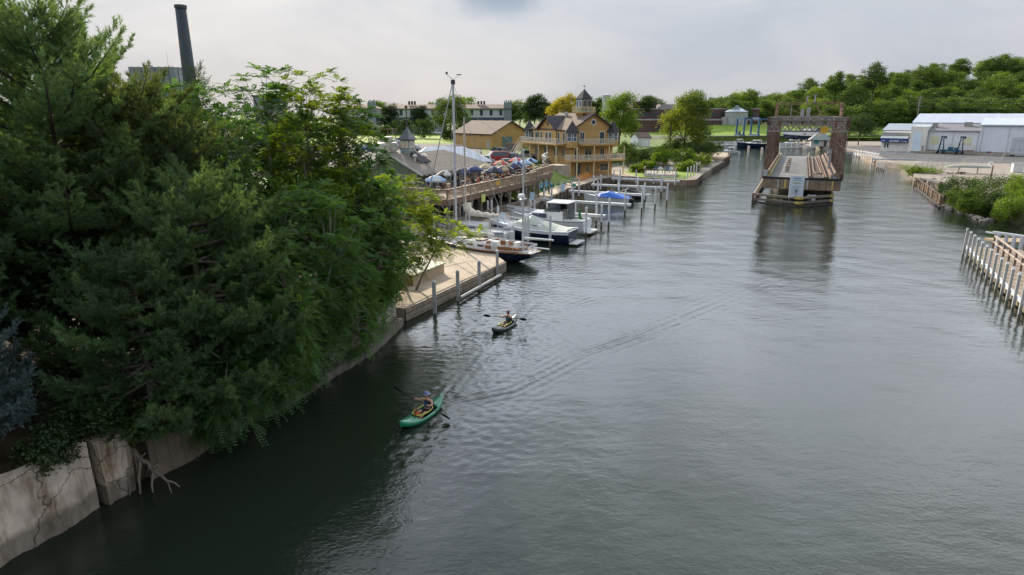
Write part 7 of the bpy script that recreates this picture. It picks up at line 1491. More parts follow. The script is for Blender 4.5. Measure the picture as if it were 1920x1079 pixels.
# channel markers
for px,py,lab in ((1402,296,'white daymark post with pink faded top standing in the channel'),(1427,300,'shorter white channel post left of the bridge')):
    p=G(px,py,0); t=thing('channel_post',lab,'post',(p.x,p.y,0)); b=MB(); b.lathe([(.28,-1.5),(.28,1.4)],10); b.build('pile',sleeve,t)
    b=MB(); b.lathe([(.36,1.4),(.36,3.4),(.1,3.6)],10); b.build('sleeve',M('pink_white',(.60,.50,.47),.6),t)
# =================================================================== PEOPLE
skin=M('skin',(.40,.22,.15),.6,.08,6); hairs={n:M('hair_'+n,c,.7,.15,8) for n,c in (('brown',(.06,.03,.015)),('black',(.015,.012,.011)),('blond',(.32,.22,.10)),('grey',(.28,.27,.26)))}
def skin_mesh(name,V,E,Rd,sub=1,root=0):
    me=bpy.data.meshes.new(name); me.from_pydata(V,E,[]); o=bpy.data.objects.new(name,me); COL.objects.link(o)
    md=o.modifiers.new('s','SKIN'); md.use_smooth_shade=True; md.branch_smoothing=.4
    for i,v in enumerate(me.skin_vertices[0].data): r=Rd[i]; v.radius=(r,r) if not hasattr(r,'__len__') else r; v.use_root=(i==root)
    ss=o.modifiers.new('u','SUBSURF'); ss.levels=sub; ss.render_levels=sub; bpy.context.view_layer.update()
    m2=bpy.data.meshes.new_from_object(o.evaluated_get(bpy.context.evaluated_depsgraph_get())); bpy.data.objects.remove(o); m2.name=name; return m2
def chain(spec):
    V=[];E=[];Rr=[];I={}
    for nm,par,p,r in spec:
        I[nm]=len(V); V.append(p); Rr.append(r)
        if par: E.append((I[par],I[nm]))
    return V,E,Rr
def join(meshes,name,mats):
    V=[];F=[];mi=[]
    for m,k in meshes:
        b=len(V); V+=[tuple(v.co) for v in m.vertices]; F+=[[b+i for i in p.vertices] for p in m.polygons]; mi+=[k]*len(m.polygons)
    me=bpy.data.meshes.new(name); me.from_pydata(V,[],F); [me.materials.append(x) for x in mats]; me.polygons.foreach_set('material_index',mi); me.polygons.foreach_set('use_smooth',[True]*len(F)); me.update(); return me
def head_mb(c,fw,s=1.0):
    """an egg skull with brow, nose, chin, ears; fw = facing unit vector in xy"""
    c=Vector(c); f=Vector((fw[0],fw[1],0)).normalized(); sd=Vector((f.y,-f.x,0)); b=MB(); prof=[(.02,-.125),(.052,-.115),(.066,-.08),(.076,-.03),(.08,.02),(.076,.065),(.055,.10),(.02,.118)]
    n=14; V=[]
    for r,z in prof:
        for k in range(n):
            a=2*math.pi*k/n; ca,sa=math.cos(a),math.sin(a); rr=r*s; x=rr*ca*1.18+(.012 if (ca>.9 and z<-.05) else 0); 
            if ca>.95 and -.05<z<.03: x+=.022*s
            V.append(tuple(c+f*x+sd*rr*sa*.92+Vector((0,0,z*s))))
    k=len(prof); b.add(V,[(i*n+t,i*n+(t+1)%n,(i+1)*n+(t+1)%n,(i+1)*n+t) for i in range(k-1) for t in range(n)]+[tuple(range(n-1,-1,-1)),tuple((k-1)*n+t for t in range(n))])
    for e in (-1,1): b.lathe([(.004,-.03),(.016,-.012),(.016,.015),(.004,.03)],6,tuple(c+sd*e*.076*s))
    return b
def hand_mb(b,w,dirn,side,palm,curl=1.0):
    """palm and five bent fingers; dirn from the wrist, side across the knuckles (thumb side +), palm = curl direction"""
    w=Vector(w); d=Vector(dirn).normalized(); s=Vector(side).normalized(); p=Vector(palm).normalized()
    b.path([w,w+d*.03,w+d*.085],[.024,.034,.036],8); k=w+d*.085
    for i,l in ((-1.5,.062),(-.5,.075),(.5,.08),(1.5,.07)):
        o=k+s*i*.019; a=o+d*l*.45+p*l*.15*curl; c=a+d*l*.12+p*l*.42*curl; e=c-d*l*.22*curl+p*l*.22; b.path([o,a,c,e],[.0095,.009,.0085,.006],6)
    o=w+d*.025+s*.03; b.path([o,o+s*.028+d*.025+p*.01,o+s*.025+d*.045+p*.035],[.012,.0105,.008],6)
def person_mesh(kind):
    if kind=='stand':
        sp=[('pel',0,(0,0,.92),(.15,.11)),('bel','pel',(0,0,1.08),(.145,.105)),('che','bel',(0,.0,1.30),(.165,.11)),('nkb','che',(0,0,1.45),(.075,.07)),('nk','nkb',(0,0.01,1.53),.055),
            ('hl','pel',(-.10,0,.86),.085),('kl','hl',(-.11,.02,.48),.058),('al','kl',(-.11,0,.08),.04),('fl','al',(-.12,.14,.04),.035),('hr','pel',(.10,0,.86),.085),('kr','hr',(.12,.03,.48),.058),('ar','kr',(.13,0,.08),.04),('fr','ar',(.14,.14,.04),.035),
            ('sl','che',(-.19,0,1.40),.055),('el','sl',(-.25,-.01,1.13),.042),('wl','el',(-.22,.12,.92),.03),('sr','che',(.19,0,1.40),.055),('er','sr',(.25,-.01,1.13),.042),('wr','er',(.20,.16,.98),.03)]
        hd=(0,.02,1.66); hands=(((-.22,.12,.92),(0.1,.4,-.9)),((.20,.16,.98),(-.1,.6,-.6))); top=(('bel','che','nkb','sl','sr'),)
    else:
        sp=[('pel',0,(0,0,.52),(.16,.13)),('bel','pel',(0,-.02,.68),(.15,.115)),('che','bel',(0,.0,.90),(.165,.115)),('nkb','che',(0,0.01,1.05),(.075,.07)),('nk','nkb',(0,0.02,1.13),.055),
            ('hl','pel',(-.10,.1,.50),.085),('kl','hl',(-.13,.44,.52),.06),('al','kl',(-.13,.46,.08),.042),('fl','al',(-.14,.6,.04),.035),('hr','pel',(.10,.1,.50),.085),('kr','hr',(.13,.44,.52),.06),('ar','kr',(.13,.46,.08),.042),('fr','ar',(.14,.6,.04),.035),
            ('sl','che',(-.19,0,1.00),.055),('el','sl',(-.26,.06,.76),.042),('wl','el',(-.14,.28,.78),.03),('sr','che',(.19,0,1.00),.055),('er','sr',(.26,.06,.76),.042),('wr','er',(.14,.28,.80),.03)]
        hd=(0,.04,1.26); hands=(((-.14,.28,.78),(.5,.8,.1)),((.14,.28,.80),(-.5,.8,.1)))
    body=skin_mesh('b',*chain(sp)); hm=head_mb(hd,(0,1),1.0).mesh('h',skin); hb=MB()
    for (w,d),sg in zip(hands,(1,-1)): hand_mb(hb,w,d,(sg,0,0) if kind=='stand' else (0,0,1),(0,.3,-.9) if kind!='stand' else (0,1,-.2),.7)
    bm_=join([(body,0),(hm,0),(hb.mesh('x',skin),0)],'body',[skin])
    D={s[0]:s for s in sp}; 
    def sub(names,grow,cut=None):
        out=[]
        for i,nm in enumerate(names):
            s=D[nm]; par=s[1] if s[1] in names else 0; r=s[3]; r=tuple(q*grow+.006 for q in r) if hasattr(r,'__len__') else r*grow+.008; out.append((nm,par,s[2],r))
        if cut:
            for nm,par,f in cut: a=Vector(D[par][2]); b_=Vector(D[nm][2]); r=D[nm][3]; out.append((nm+'x',par,tuple(a.lerp(b_,f)),(r if not hasattr(r,'__len__') else r[0])*1.2+.012))
        return out
    sh=skin_mesh('shirt',*chain([('pel',0,D['pel'][2],tuple(q*1.06 for q in D['pel'][3]))]+[(a,b_ or 'pel',c,d) for a,b_,c,d in sub(['bel','che','nkb','sl','sr'],1.1,[('el','sl',.75),('er','sr',.75)]) ]))
    tr=skin_mesh('shorts',*chain([('pel',0,D['pel'][2],tuple(q*1.1 for q in D['pel'][3]))]+[(a,b_ or 'pel',c,d) for a,b_,c,d in sub(['hl','hr'],1.15,[('kl','hl',.8),('kr','hr',.8)])]))
    hb=MB(); hb.lathe([(.088,-.02),(.096,.03),(.088,.085),(.06,.115),(.015,.13)],12,(hd[0],hd[1]-.012,hd[2])); hb.path([(hd[0],hd[1]-.075,hd[2]+.03),(hd[0],hd[1]-.085,hd[2]-.06)],[.06,.05],8)
    return bm_,sh,tr,hb.mesh('hair',hairs['brown'],True)
PM={k:person_mesh(k) for k in ('stand','sit')}
shirts={n:M('cloth_'+n,c,.85,.1,4) for n,c in (('white',(.45,.45,.44)),('navy',(.03,.045,.11)),('red',(.38,.035,.03)),('grey',(.22,.22,.23)),('black',(.025,.025,.028)),('orange',(.50,.20,.04)),('teal',(.04,.22,.24)),('pink',(.48,.25,.27)),('green',(.07,.17,.07)),('sky',(.22,.33,.48)),('tan',(.36,.29,.20)),('purple',(.17,.10,.24)))}
pants=[M('denim',(.06,.085,.14),.85,.1,4),M('khaki',(.26,.21,.14),.85,.1,4),M('dark_trousers',(.03,.03,.033),.85)]
def person(kind,loc,rz,shirt,hair,k,label,group=None):
    b,s,tr,h=PM[kind]; t=thing('person',label,'person',loc,rz,group)
    o=link('body',b,t); 
    for nm,me,mt in (('shirt',s,shirts[shirt]),('trousers',tr,pants[k%3]),('hair',h,hairs[hair])):
        if not me.materials: me.materials.append(mt)
        o=link(nm,me,t); o.material_slots[0].link='OBJECT'; o.material_slots[0].material=mt
    return t
# deck furniture
def umbrella_mesh(r=1.2,h=2.4):
    b=MB(); n=8; V=[(0,0,h)]
    for q,z in ((.5,h-.22),(1.0,h-.55)):
        for i in range(n*2):
            a=i*math.pi/n; rr=r*q*(1.0 if i%2==0 else .955); V.append((rr*math.cos(a),rr*math.sin(a),z+(.0 if i%2==0 else -.03*q)))
    m=n*2; b.add(V,[(0,1+i,1+(i+1)%m) for i in range(m)],0); b.add([V[1+i] for i in range(2*m)],[(i,m+i,m+(i+1)%m,(i+1)%m) for i in range(m)],0)
    for i in range(m): a=V[1+m+i]; c=V[1+m+(i+1)%m]; b.add([a,c,(c[0],c[1],c[2]-.16),(a[0],a[1],a[2]-.16)],[(0,1,2,3)],0)
    for j in range(len(b.F)): pass
    return b
UMS={}
def umbrella(loc,rz,c1,c2,label,tilt=0):
    key=(c1,c2)
    if key not in UMS:
        b=umbrella_mesh(); 
        for j,f in enumerate(b.F):
            c=sum((Vector(b.V[i]) for i in f),Vector())/len(f); a=math.atan2(c.y,c.x); b.M[j]=int((a+math.pi)/(math.pi/4))%2
        UMS[key]=b.mesh('canopy',[shirts[c1],shirts[c2]])
        p=MB(); p.tube((0,0,0),(0,0,2.6),.025,n=6); p.lathe([(.25,0),(.25,.06),(.05,.12)],10); UMS['pole']=p.mesh('pole',alum)
    t=thing('patio_umbrella',label,'umbrella',loc,rz,'patio umbrellas on the dining deck'); t.rotation_euler=(tilt,0,rz); link('canopy',UMS[key],t); link('pole',UMS['pole'],t)
tb=MB(); tb.lathe([(.5,.70),(.52,.72),(.5,.745)],14); tbm=tb.mesh('table_top',M('table_brown',(.14,.10,.07),.6)); lg=MB(); lg.tube((0,0,0),(0,0,.70),.04,n=6); lg.lathe([(.28,0),(.28,.03),(.05,.06)],8); lgm=lg.mesh('pedestal',steel_d)
ch=MB(); ch.box(-.22,.22,-.22,.22,.42,.46); chm=ch.mesh('seat',steel_d); cb_=MB(); cb_.box(-.22,.22,-.24,-.20,.46,.92); cbm=cb_.mesh('backrest',steel_d); cl=MB(); [cl.box(x-.02,x+.02,y-.02,y+.02,0,.42) for x in (-.19,.19) for y in (-.19,.19)]
clms=[]
for x in (-.19,.19):
    for y in (-.19,.19): q=MB(); q.box(x-.02,x+.02,y-.02,y+.02,0,.42); clms.append(q.mesh('leg',steel_d))
def chair(loc,rz,label): 
    t=thing('patio_chair',label,'chair',loc,rz,'dark patio chairs on the dining deck'); link('seat',chm,t); link('backrest',cbm,t); [link('leg',m_,t) for m_ in clms]
rd=random.Random(12); sn=list(shirts); hn=list(hairs); used={}
tabs=[(2.0,2.6),(2.2,5.6),(7.5,1.7),(8.2,4.9),(11.5,1.8),(11.8,4.8),(15,1.9),(15.4,4.9),(18.4,2.0),(18.8,5.0),(21.8,2.3),(22.2,5.4),(25.6,3.4),(26,6.2),(29,3.8),(29.4,6.6),(32.6,4.3),(33,7.0)]
UC=[('sky','white'),None,None,('black','white'),None,('black','navy'),('navy','black'),('navy','navy'),('black','tan'),('tan','tan'),('black','navy'),None,('sky','navy'),('red','tan'),('sky','white'),None,('sky','navy'),('red','white')]
WH=['near corner of the deck','corner of the deck by the wall','first table from the deck corner along the rail','near the restaurant door','by the orange board on the rail','under the eave lights','middle of the rail side','middle of the wall side','rail side past the roof end','wall side past the roof end','near the ramp rail','behind the ramp rail','start of the upper deck rail','start of the upper deck wall','upper deck rail','upper deck parking side','last table at the upper deck rail','last table at the parking side']
CN=('','sitting second','sitting third','sitting fourth')
for i,(x,y) in enumerate(tabs):
    p=loc2(x,y,4.2); t=thing('patio_table','round brown patio table, '+WH[i],'table',tuple(p),rd.uniform(0,3),'patio tables on the dining deck'); link('table_top',tbm,t); link('pedestal',lgm,t)
    if UC[i]: c=UC[i]; nm=' and '.join(dict.fromkeys(c)); umbrella(tuple(p),rd.uniform(0,1),c[0],c[1],'%s patio umbrella, %s'%(nm,WH[i]),rd.uniform(-.06,.06))
    a0=rd.uniform(0,1.5); sel=rd.sample(sn,4)
    for k in range(4 if i>3 else (2 if i!=1 else 0)):
        a=a0+k*math.pi/2; q=loc2(x+.85*math.cos(a),y+.85*math.sin(a),4.2); rz=RA+a+math.pi/2
        chair(tuple(q),rz,'dark patio chair at the table %s'%WH[i])
        person('sit',tuple(q),rz,sel[k],rd.choice(hn),rd.randrange(3),'seated diner in a %s shirt, %s'%(sel[k],WH[i]))
for x,y,sh,hr,rz,lab in ((1.6,.8,'tan','blond',2.8,'blond diner in tan standing at the near rail corner of the deck'),(8.6,.8,'red','brown',3.2,'person in red leaning at the deck rail by the orange board'),(24.2,1.9,'white','grey',2.0,'tall person in a white shirt standing at the ramp rail'),(13.2,6.4,'black','black',1.0,'server in black standing under the eave of the restaurant'),(20.4,6.8,'black','brown',2.2,'server in black walking past the end of the roof'),(27.5,5.0,'teal','brown',.5,'person in teal standing between tables on the upper deck'),(31.0,6.4,'purple','black',-1,'person in purple standing near the upper deck parking side')):
    person('stand',tuple(loc2(x,y,4.2)),RA+rz,sh,hr,rd.randrange(3),lab)
p=G(904,300,3.56); 
for px,py,sh,lab in ((902,294,'sky','person in light blue walking on the asphalt past the white metal roof'),(1123,331,'orange','person in orange standing on the terrace under the boathouse balcony')): person('stand',tuple(G(px,py,3.56 if px<1000 else 1.02)),rd.uniform(0,6),sh,'brown',1,lab)
# lights under the eave
t=thing('string_lights','string of small white bulbs along the restaurant eave','lights',tuple(RO),RA)
b=MB(); w=MB()
for i in range(14): x=6.5+i*1.25; b.lathe([(.01,-.09),(.07,-.04),(.07,.04),(.01,.09)],8,(x,6.55,6.0+.08*math.sin(i*1.3)))
b.build('bulb',M('globe_white',(.75,.74,.70),.4),t,smooth=True); w.path([(6.2+i*.8,6.55,6.12) for i in range(22)],.012,4); w.build('cable',black,t)
# Adirondack chairs, picnic tables, bin
def adirondack(mat):
    P={}
    b=MB(); b.slab([(-.28,-.25,.26),(.28,-.25,.26),(.28,.30,.40),(-.28,.30,.40)],.03); P['seat']=b.mesh('seat',mat)
    b=MB(); 
    for i in range(5): x=-.24+i*.12; b.slab([(x-.05,-.22,.28),(x+.05,-.22,.28),(x+.05,-.52,1.0-.04*abs(i-2)),(x-.05,-.52,1.0-.04*abs(i-2))],.025)
    P['backrest']=b.mesh('backrest',mat); P['arm']=[]; P['leg']=[]
    for s in (-1,1):
        b=MB(); b.box(s*.36-.06,s*.36+.06,-.38,.36,.56,.585); P['arm'].append(b.mesh('arm',mat)); b=MB(); b.box(s*.34-.025,s*.34+.025,.25,.33,0,.56); P['leg'].append(b.mesh('leg',mat)); b=MB(); b.beam((s*.3,-.55,.03),(s*.3,.26,.33),.04,.1); P['leg'].append(b.mesh('leg',mat))
    return P
def put_ad(P,loc,rz,label,group):
    t=thing('adirondack_chair',label,'chair',loc,rz,group); link('seat',P['seat'],t); link('backrest',P['backrest'],t); [link('arm',m_,t) for m_ in P['arm']]; [link('leg',m_,t) for m_ in P['leg']]; t.scale=(1.15,)*3
ADb=adirondack(M('chair_blue',(.02,.22,.40),.5,.1)); ADo=adirondack(M('chair_orange',(.60,.25,.03),.5,.1)); ADn=adirondack(M('chair_navy',(.03,.09,.22),.5,.1)); ADw=adirondack(M('chair_white',(.6,.6,.6),.5,.1))
for i,(px,py) in enumerate(((1016,358),(1022,356),(1028,353),(1033,351))): put_ad(ADb,tuple(G(px,py,1.05)),R(-118),'bright blue slatted chair on the boardwalk, %s of the row of four from the deck'%('first','second','third','last')[i],'blue chairs on the boardwalk')
for i,(px,py) in enumerate(((1087,340),(1092,338),(1097,337),(1101,335),(1105,333))): put_ad(ADo,tuple(G(px,py,1.05)),R(-110),'orange slatted chair on the boardwalk, %s of the row of five from the picnic tables'%('first','second','third','fourth','last')[i],'orange chairs on the boardwalk')
a,b_,c,d=SD
for i,(f,P,lab) in enumerate(((.35,ADn,'left blue chair on the small pale river deck'),(.72,ADn,'right blue chair on the small pale river deck'),(.5,ADw,'white chair between the blue ones on the small deck'),(.85,ADw,'white chair near the right rail of the small deck'))): q=d.lerp(c,f).lerp(a.lerp(b_,f),.35); put_ad(P,(q.x,q.y,1.5),R(170),lab,'chairs on the small river deck')
def picnic():
    mt=M('picnic_green',(.03,.075,.06),.6,.2,3); P={}
    b=MB(); [b.box(-.9,.9,-.36+i*.15,-.24+i*.15,.72,.76) for i in range(5)]; P['table_top']=[b.mesh('table_top',mt)]; P['bench']=[]; P['leg']=[]
    for s in (-1,1): q=MB(); q.box(-.9,.9,s*.72-.13,s*.72+.13,.42,.46); P['bench'].append(q.mesh('bench',mt)); q=MB(); q.beam((s*.6,-.75,0),(s*.6,.2,.72),.05,.09); q.beam((s*.6,.75,0),(s*.6,-.2,.72),.05,.09); q.beam((s*.6,-.75,.4),(s*.6,.75,.4),.05,.08); P['leg'].append(q.mesh('leg',mt))
    return P
PT=picnic()
for i,(px,py) in enumerate(((1052,351),(1064,347),(1078,343))):
    t=thing('picnic_table','dark green picnic table on the boardwalk, %s of three from the blue chairs'%('first','second','third')[i],'table',tuple(G(px,py,1.05)),R(-25),'picnic tables on the boardwalk'); [link(k,m_,t) for k,v in PT.items() for m_ in v]
p=G(1076,353,1.05); t=thing('litter_bin','white and green litter bin on the boardwalk in front of the picnic tables','bin',tuple(p)); b=MB(); b.lathe([(.3,0),(.34,.85)],12); b.build('body',whitetrim,t); b=MB(); b.lathe([(.35,.3),(.35,.7)],12); b.build('green_band',M('bin_green',(.03,.25,.12),.5),t)
for px,py,z,lab in ((941,424,1.0,'small blue and white sign board leaning at the seawall by the sloop mast'),(996,381,1.0,'blue number board on the mooring pile near the deck end'),(1054,364,1.4,'yellow and white tag board on the pile of the second finger pier')):
    p=G(px,py,z); b=MB(); b.box(-.35,.35,-.03,.03,.4,1.5); o=b.build('notice_board',M('board_blue_white',(.40,.52,.62),.5,.1)); o.location=tuple(p); o.rotation_euler=(R(-8),R(10),R(20)); tag(o,lab,'sign')
p=G(1104,334,1.02); b=MB()
for i in range(3): b.cbox((p.x+3.2+i*.85,p.y+.8-i*.5,1.55),(.6,.6,1.1),R(20))
# =================================================================== CARS
carpaints={n:M('car_'+n,c,.25,.06,1,coat=.6,metal=.1) for n,c in (('white',(.62,.63,.64)),('silver',(.36,.37,.39)),('black',(.018,.018,.02)),('grey',(.11,.115,.12)),('red',(.32,.02,.025)),('navy',(.02,.035,.09)),('blue',(.05,.13,.28)),('tan',(.30,.26,.20)))}
carg=GL('car_glass',(.02,.03,.035),.05); chrome=M('car_trim',(.25,.25,.25),.3,.1,metal=.7); lampm=M('head_lamp',(.6,.6,.58),.2); taill=M('tail_lamp',(.28,.015,.015),.3)
def car_proto(kind):
    S={'sedan':(4.7,1.82,1.45,.82,[(-1.55,.9),(-.95,1.43),(.45,1.45),(1.25,.92)]),'suv':(4.8,1.95,1.78,1.02,[(-2.2,1.05),(-2.0,1.74),(.55,1.76),(1.2,1.06)]),'pickup':(5.6,1.98,1.85,1.05,[(-.55,1.08),(-.4,1.82),(.85,1.84),(1.5,1.1)]),'van':(5.2,2.0,2.15,1.1,[(-2.45,1.1),(-2.4,2.1),(1.0,2.14),(1.9,1.15)])}[kind]
    L,Wd,Ht,hb,cab=S; h=L/2; P=[]
    lower=[(-h,.45),(-h+.05,hb-.05),(cab[0][0],hb+.02),(cab[3][0],hb+.02),(h-.12,hb-.18),(h,.55),(h-.05,.28),(-h+.08,.28)]
    if kind=='pickup': lower=[(-h,.5),(-h,hb),(cab[0][0],hb),(cab[3][0],hb+.02),(h-.1,hb-.1),(h,.55),(h-.05,.3),(-h+.05,.3)]
    b=MB(); b.extr([(y,z) for y,z in lower],-Wd/2,Wd/2,ax='x')
    top=[(cab[0][0]+.03,cab[0][1]-.02)]+[(cab[1][0],cab[1][1]),(cab[2][0],cab[2][1])]+[(cab[3][0]-.03,cab[3][1]-.02)]; wi=Wd/2-.06; wt=Wd/2-.24
    v=[(s*(wi if i in (0,3) else wt),y,z) for s in (-1,1) for i,(y,z) in enumerate(top)]; b.add(v,[(3,2,1,0),(4,5,6,7),(0,1,5,4),(1,2,6,5),(2,3,7,6)])
    P.append(('body',b.mesh('body',carpaints['white'])))
    g=MB()
    def q(i,j,f0,f1): 
        pass
    for s in (-1,1):
        A=[Vector(v[(0 if s<0 else 4)+i]) for i in range(4)]; c=sum(A,Vector())/4; pts=[c+(a-c)*.84+Vector((s*.012,0,.02)) for a in A]; g.slab(pts,.015)
    for (i,j) in ((2,3),(0,1)):
        A=[Vector(v[i]),Vector(v[j]),Vector(v[4+j]),Vector(v[4+i])]; c=sum(A,Vector())/4; o=Vector((0,.015 if i==2 else -.015,.012)); g.slab([c+(a-c)*.86+o for a in A],.015)
    P.append(('window',g.mesh('window',carg)))
    for y in (-h+.85,h-.9):
        for s in (-1,1): w=MB(); w.path([(s*(Wd/2-.2),y,.34),(s*(Wd/2+.015),y,.34)],.34,14); w.path([(s*(Wd/2),y,.34),(s*(Wd/2+.03),y,.34)],.18,10); P.append(('wheel',w.mesh('wheel',black)))
    for s in (-1,1): w=MB(); w.box(s*.68-.2,s*.68+.2,h-.06,h+.015,.6,.75); P.append(('headlight',w.mesh('headlight',lampm))); w=MB(); w.box(s*.72-.15,s*.72+.15,-h-.015,-h+.06,.62,.85); P.append(('tail_light',w.mesh('tail_light',taill)))
    if kind=='pickup': w=MB(); w.box(-.8,.8,-h+.12,cab[0][0]-.08,hb+.004,hb+.012); P.append(('bed',w.mesh('bed',black)))
    return P
CP={k:car_proto(k) for k in ('sedan','suv','pickup','van')}
def car(kind,col,loc,rz,label,group=None):
    t=thing('parked_'+{'suv':'suv'}.get(kind,kind),label,{'suv':'car','sedan':'car','pickup':'pickup truck','van':'van'}[kind],loc,rz,group)
    for nm,me in CP[kind]:
        o=link(nm,me,t)
        if nm=='body': o.material_slots[0].link='OBJECT'; o.material_slots[0].material=carpaints[col]
def carpx(kind,col,px,py,rz,label,z=3.56,group=None): car(kind,col,tuple(G(px,py,z)),R(rz),label,group)
G1='cars parked in the lot behind the restaurant'
for kind,col,px,py,rz,lab in (('suv','black',934,290,205,'black SUV parked in front of the green barn door'),('suv','grey',945,292,205,'dark grey SUV parked right beside the black one'),('van','red',931,304,110,'red van parked behind the deck umbrellas'),('suv','navy',958,303,20,'navy SUV nose to the deck with a white paper on it'),('pickup','silver',983,298,-70,'silver pickup truck parked by the boathouse stairs'),
    ('sedan','silver',905,306,100,'silver sedan behind the end of the restaurant roof'),('suv','white',899,309,100,'white car half hidden by the restaurant roof end'),('sedan','red',968,312,15,'red sedan close behind the upper deck umbrellas'),('sedan','grey',949,312,15,'grey sedan close behind the upper deck rail tables'),
    ('sedan','white',703,279,60,'white sedan at the left end of the row beyond the kitchen vents'),('suv','grey',717,277,60,'dark grey SUV second in the row beyond the kitchen vents'),('sedan','silver',729,275,60,'silver sedan third in the row beyond the kitchen vents'),('sedan','white',741,276,60,'white sedan fourth in the row beyond the kitchen vents'),('suv','silver',752,276,60,'silver SUV at the right of the row beyond the kitchen vents'),('suv','white',747,268,60,'lone white SUV one row behind, beside the dark lamp pole'),
    ('sedan','red',763,281,60,'red sedan just behind the dark lamp pole'),('suv','black',712,287,60,'black SUV nearest the kitchen vents'),('sedan','tan',724,288,60,'tan sedan nearest the kitchen vents'),('sedan','silver',778,283,60,'silver sedan left of the white metal pavilion roof'),('suv','blue',694,284,60,'blue SUV at the left edge beside the sunlit leaves')): carpx(kind,col,px,py,rz,lab,3.57,G1)
G2='cars along the far roads'
for kind,col,px,py,rz,lab,z in (('suv','black',1209,262,80,'black SUV on the slip road left of the maple',3.63),('suv','white',1200,268,80,'white SUV on the slip road behind the white shed',3.63),('suv','blue',1334,252,95,'blue SUV on the slip road right of the maple',3.63),('sedan','black',1324,253,95,'black sedan just left of the blue SUV on the slip road',3.63),('sedan','white',1392,242,85,'white sedan on the lawn road below the storage tank',4.4),
    ('van','white',1351,231,80,'white van beside the storage tank annex',6.5),('sedan','white',1330,229,85,'white car in front of the brick factory right of the maple',5.5),('van','white',822,252,88,'long white van on the back road left of the mast',3.6),('pickup','red',812,251,88,'red pickup on the back road left of the mast',3.6),('pickup','white',872,248,88,'white pickup above the yellow barn roof',3.6),('suv','blue',731,249,88,'blue SUV on the back road behind the pergola',3.6),('suv','silver',712,249,88,'silver SUV on the back road behind the pergola',3.6)): carpx(kind,col,px,py,rz,lab,z,G2)
# food truck style sign box and pergola
p=G(958,291,3.56); t=thing('menu_stand','brown framed menu stand board behind the parked red van','sign',tuple(p),R(20)); b=MB(); b.box(-1.2,1.2,0,.15,.4,2.8); b.build('frame',M('menu_brown',(.20,.09,.04),.7),t); b=MB(); b.box(-1.0,1.0,-.03,0,.9,2.6); b.build('panel',M('menu_grey',(.10,.105,.12),.6,.2,3),t)
p=G(721,262,3.56); t=thing('pergola','open brown pergola frame at the left end of the lawn','pergola',tuple(p),R(8)); b=MB(); 
for i in range(9): b.beam((-4.5+i*1.1,-2.4,4.0),(-4.5+i*1.1,2.4,4.0),.1,.2)
for y in (-2,2): b.beam((-4.8,y,3.82),(4.8,y,3.82),.14,.16)
b.slab([(-4.8,-2.4,4.15),(0,-2.4,5.1),(0,2.4,5.1),(-4.8,2.4,4.15)],.08); b.build('roof_frame',M('pergola_brown',(.16,.10,.07),.8),t)
for x in (-4.2,-1.4,1.4,4.2):
    for y in (-2,2): b=MB(); b.box(x-.1,x+.1,y-.1,y+.1,0,3.74); b.build('post',M('pergola_brown',(.16,.10,.07),.8),t)
# =================================================================== KAYAKS AND PADDLERS
def kayak(name,label,bow,stern,hm,trim,L,W=.74,scl=1.0):
    b_=Vector(bow); s_=Vector(stern); mid=(b_+s_)/2; d=(b_-s_).normalized(); rz=math.atan2(-d.x,d.y)
    t=thing(name,label,'kayak',(mid.x,mid.y,0),rz); n=22; k=12; V=[]; h=L/2
    for i in range(n+1):
        u=-1+2*i/n; bw=W/2*(1-abs(u)**2.3)**.75+.012; zt=.26+.24*abs(u)**2.6; zb=-.08+.30*abs(u)**3.2; y=u*h
        for j in range(k): a=2*math.pi*j/k; ca,sa=math.cos(a),math.sin(a); V.append((bw*math.copysign(abs(ca)**.8,ca),y,(zt+zb)/2+(zt-zb)/2*math.copysign(abs(sa)**.75,sa)))
    F=[]
    for i in range(n):
        yc=(-1+2*(i+.5)/n)
        for j in range(k):
            if -.42<yc<.36 and 1<=j<=4: continue
            F.append((i*k+j,i*k+(j+1)%k,(i+1)*k+(j+1)%k,(i+1)*k+j))
    F+=[tuple(range(k)),tuple(n*k+j for j in range(k))]
    ho=MB().add(V,F).build('hull',hm,t,smooth=True); sd=ho.modifiers.new('solid','SOLIDIFY'); sd.thickness=.02; sd.offset=-1
    r=MB(); oval=[]
    for q in range(25):
        a=2*math.pi*q/24; x=W*.355*math.copysign(abs(math.cos(a))**.6,math.cos(a)); y=-.03*h+.34*h*math.copysign(abs(math.sin(a))**.8,math.sin(a)); oval.append((x,y,.285+.02*abs(math.sin(a))))
    r.path(oval,.022,6); r.build('cockpit_rim',trim,t,smooth=True)
    s=MB(); s.box(-.2,.2,-.34*h,-.06*h,-.02,.06); s.slab([(-.2,-.30*h,.06),(.2,-.30*h,.06),(.19,-.38*h,.52),(-.19,-.38*h,.52)],.05); s.build('seat',black,t)
    return t,mid,rz
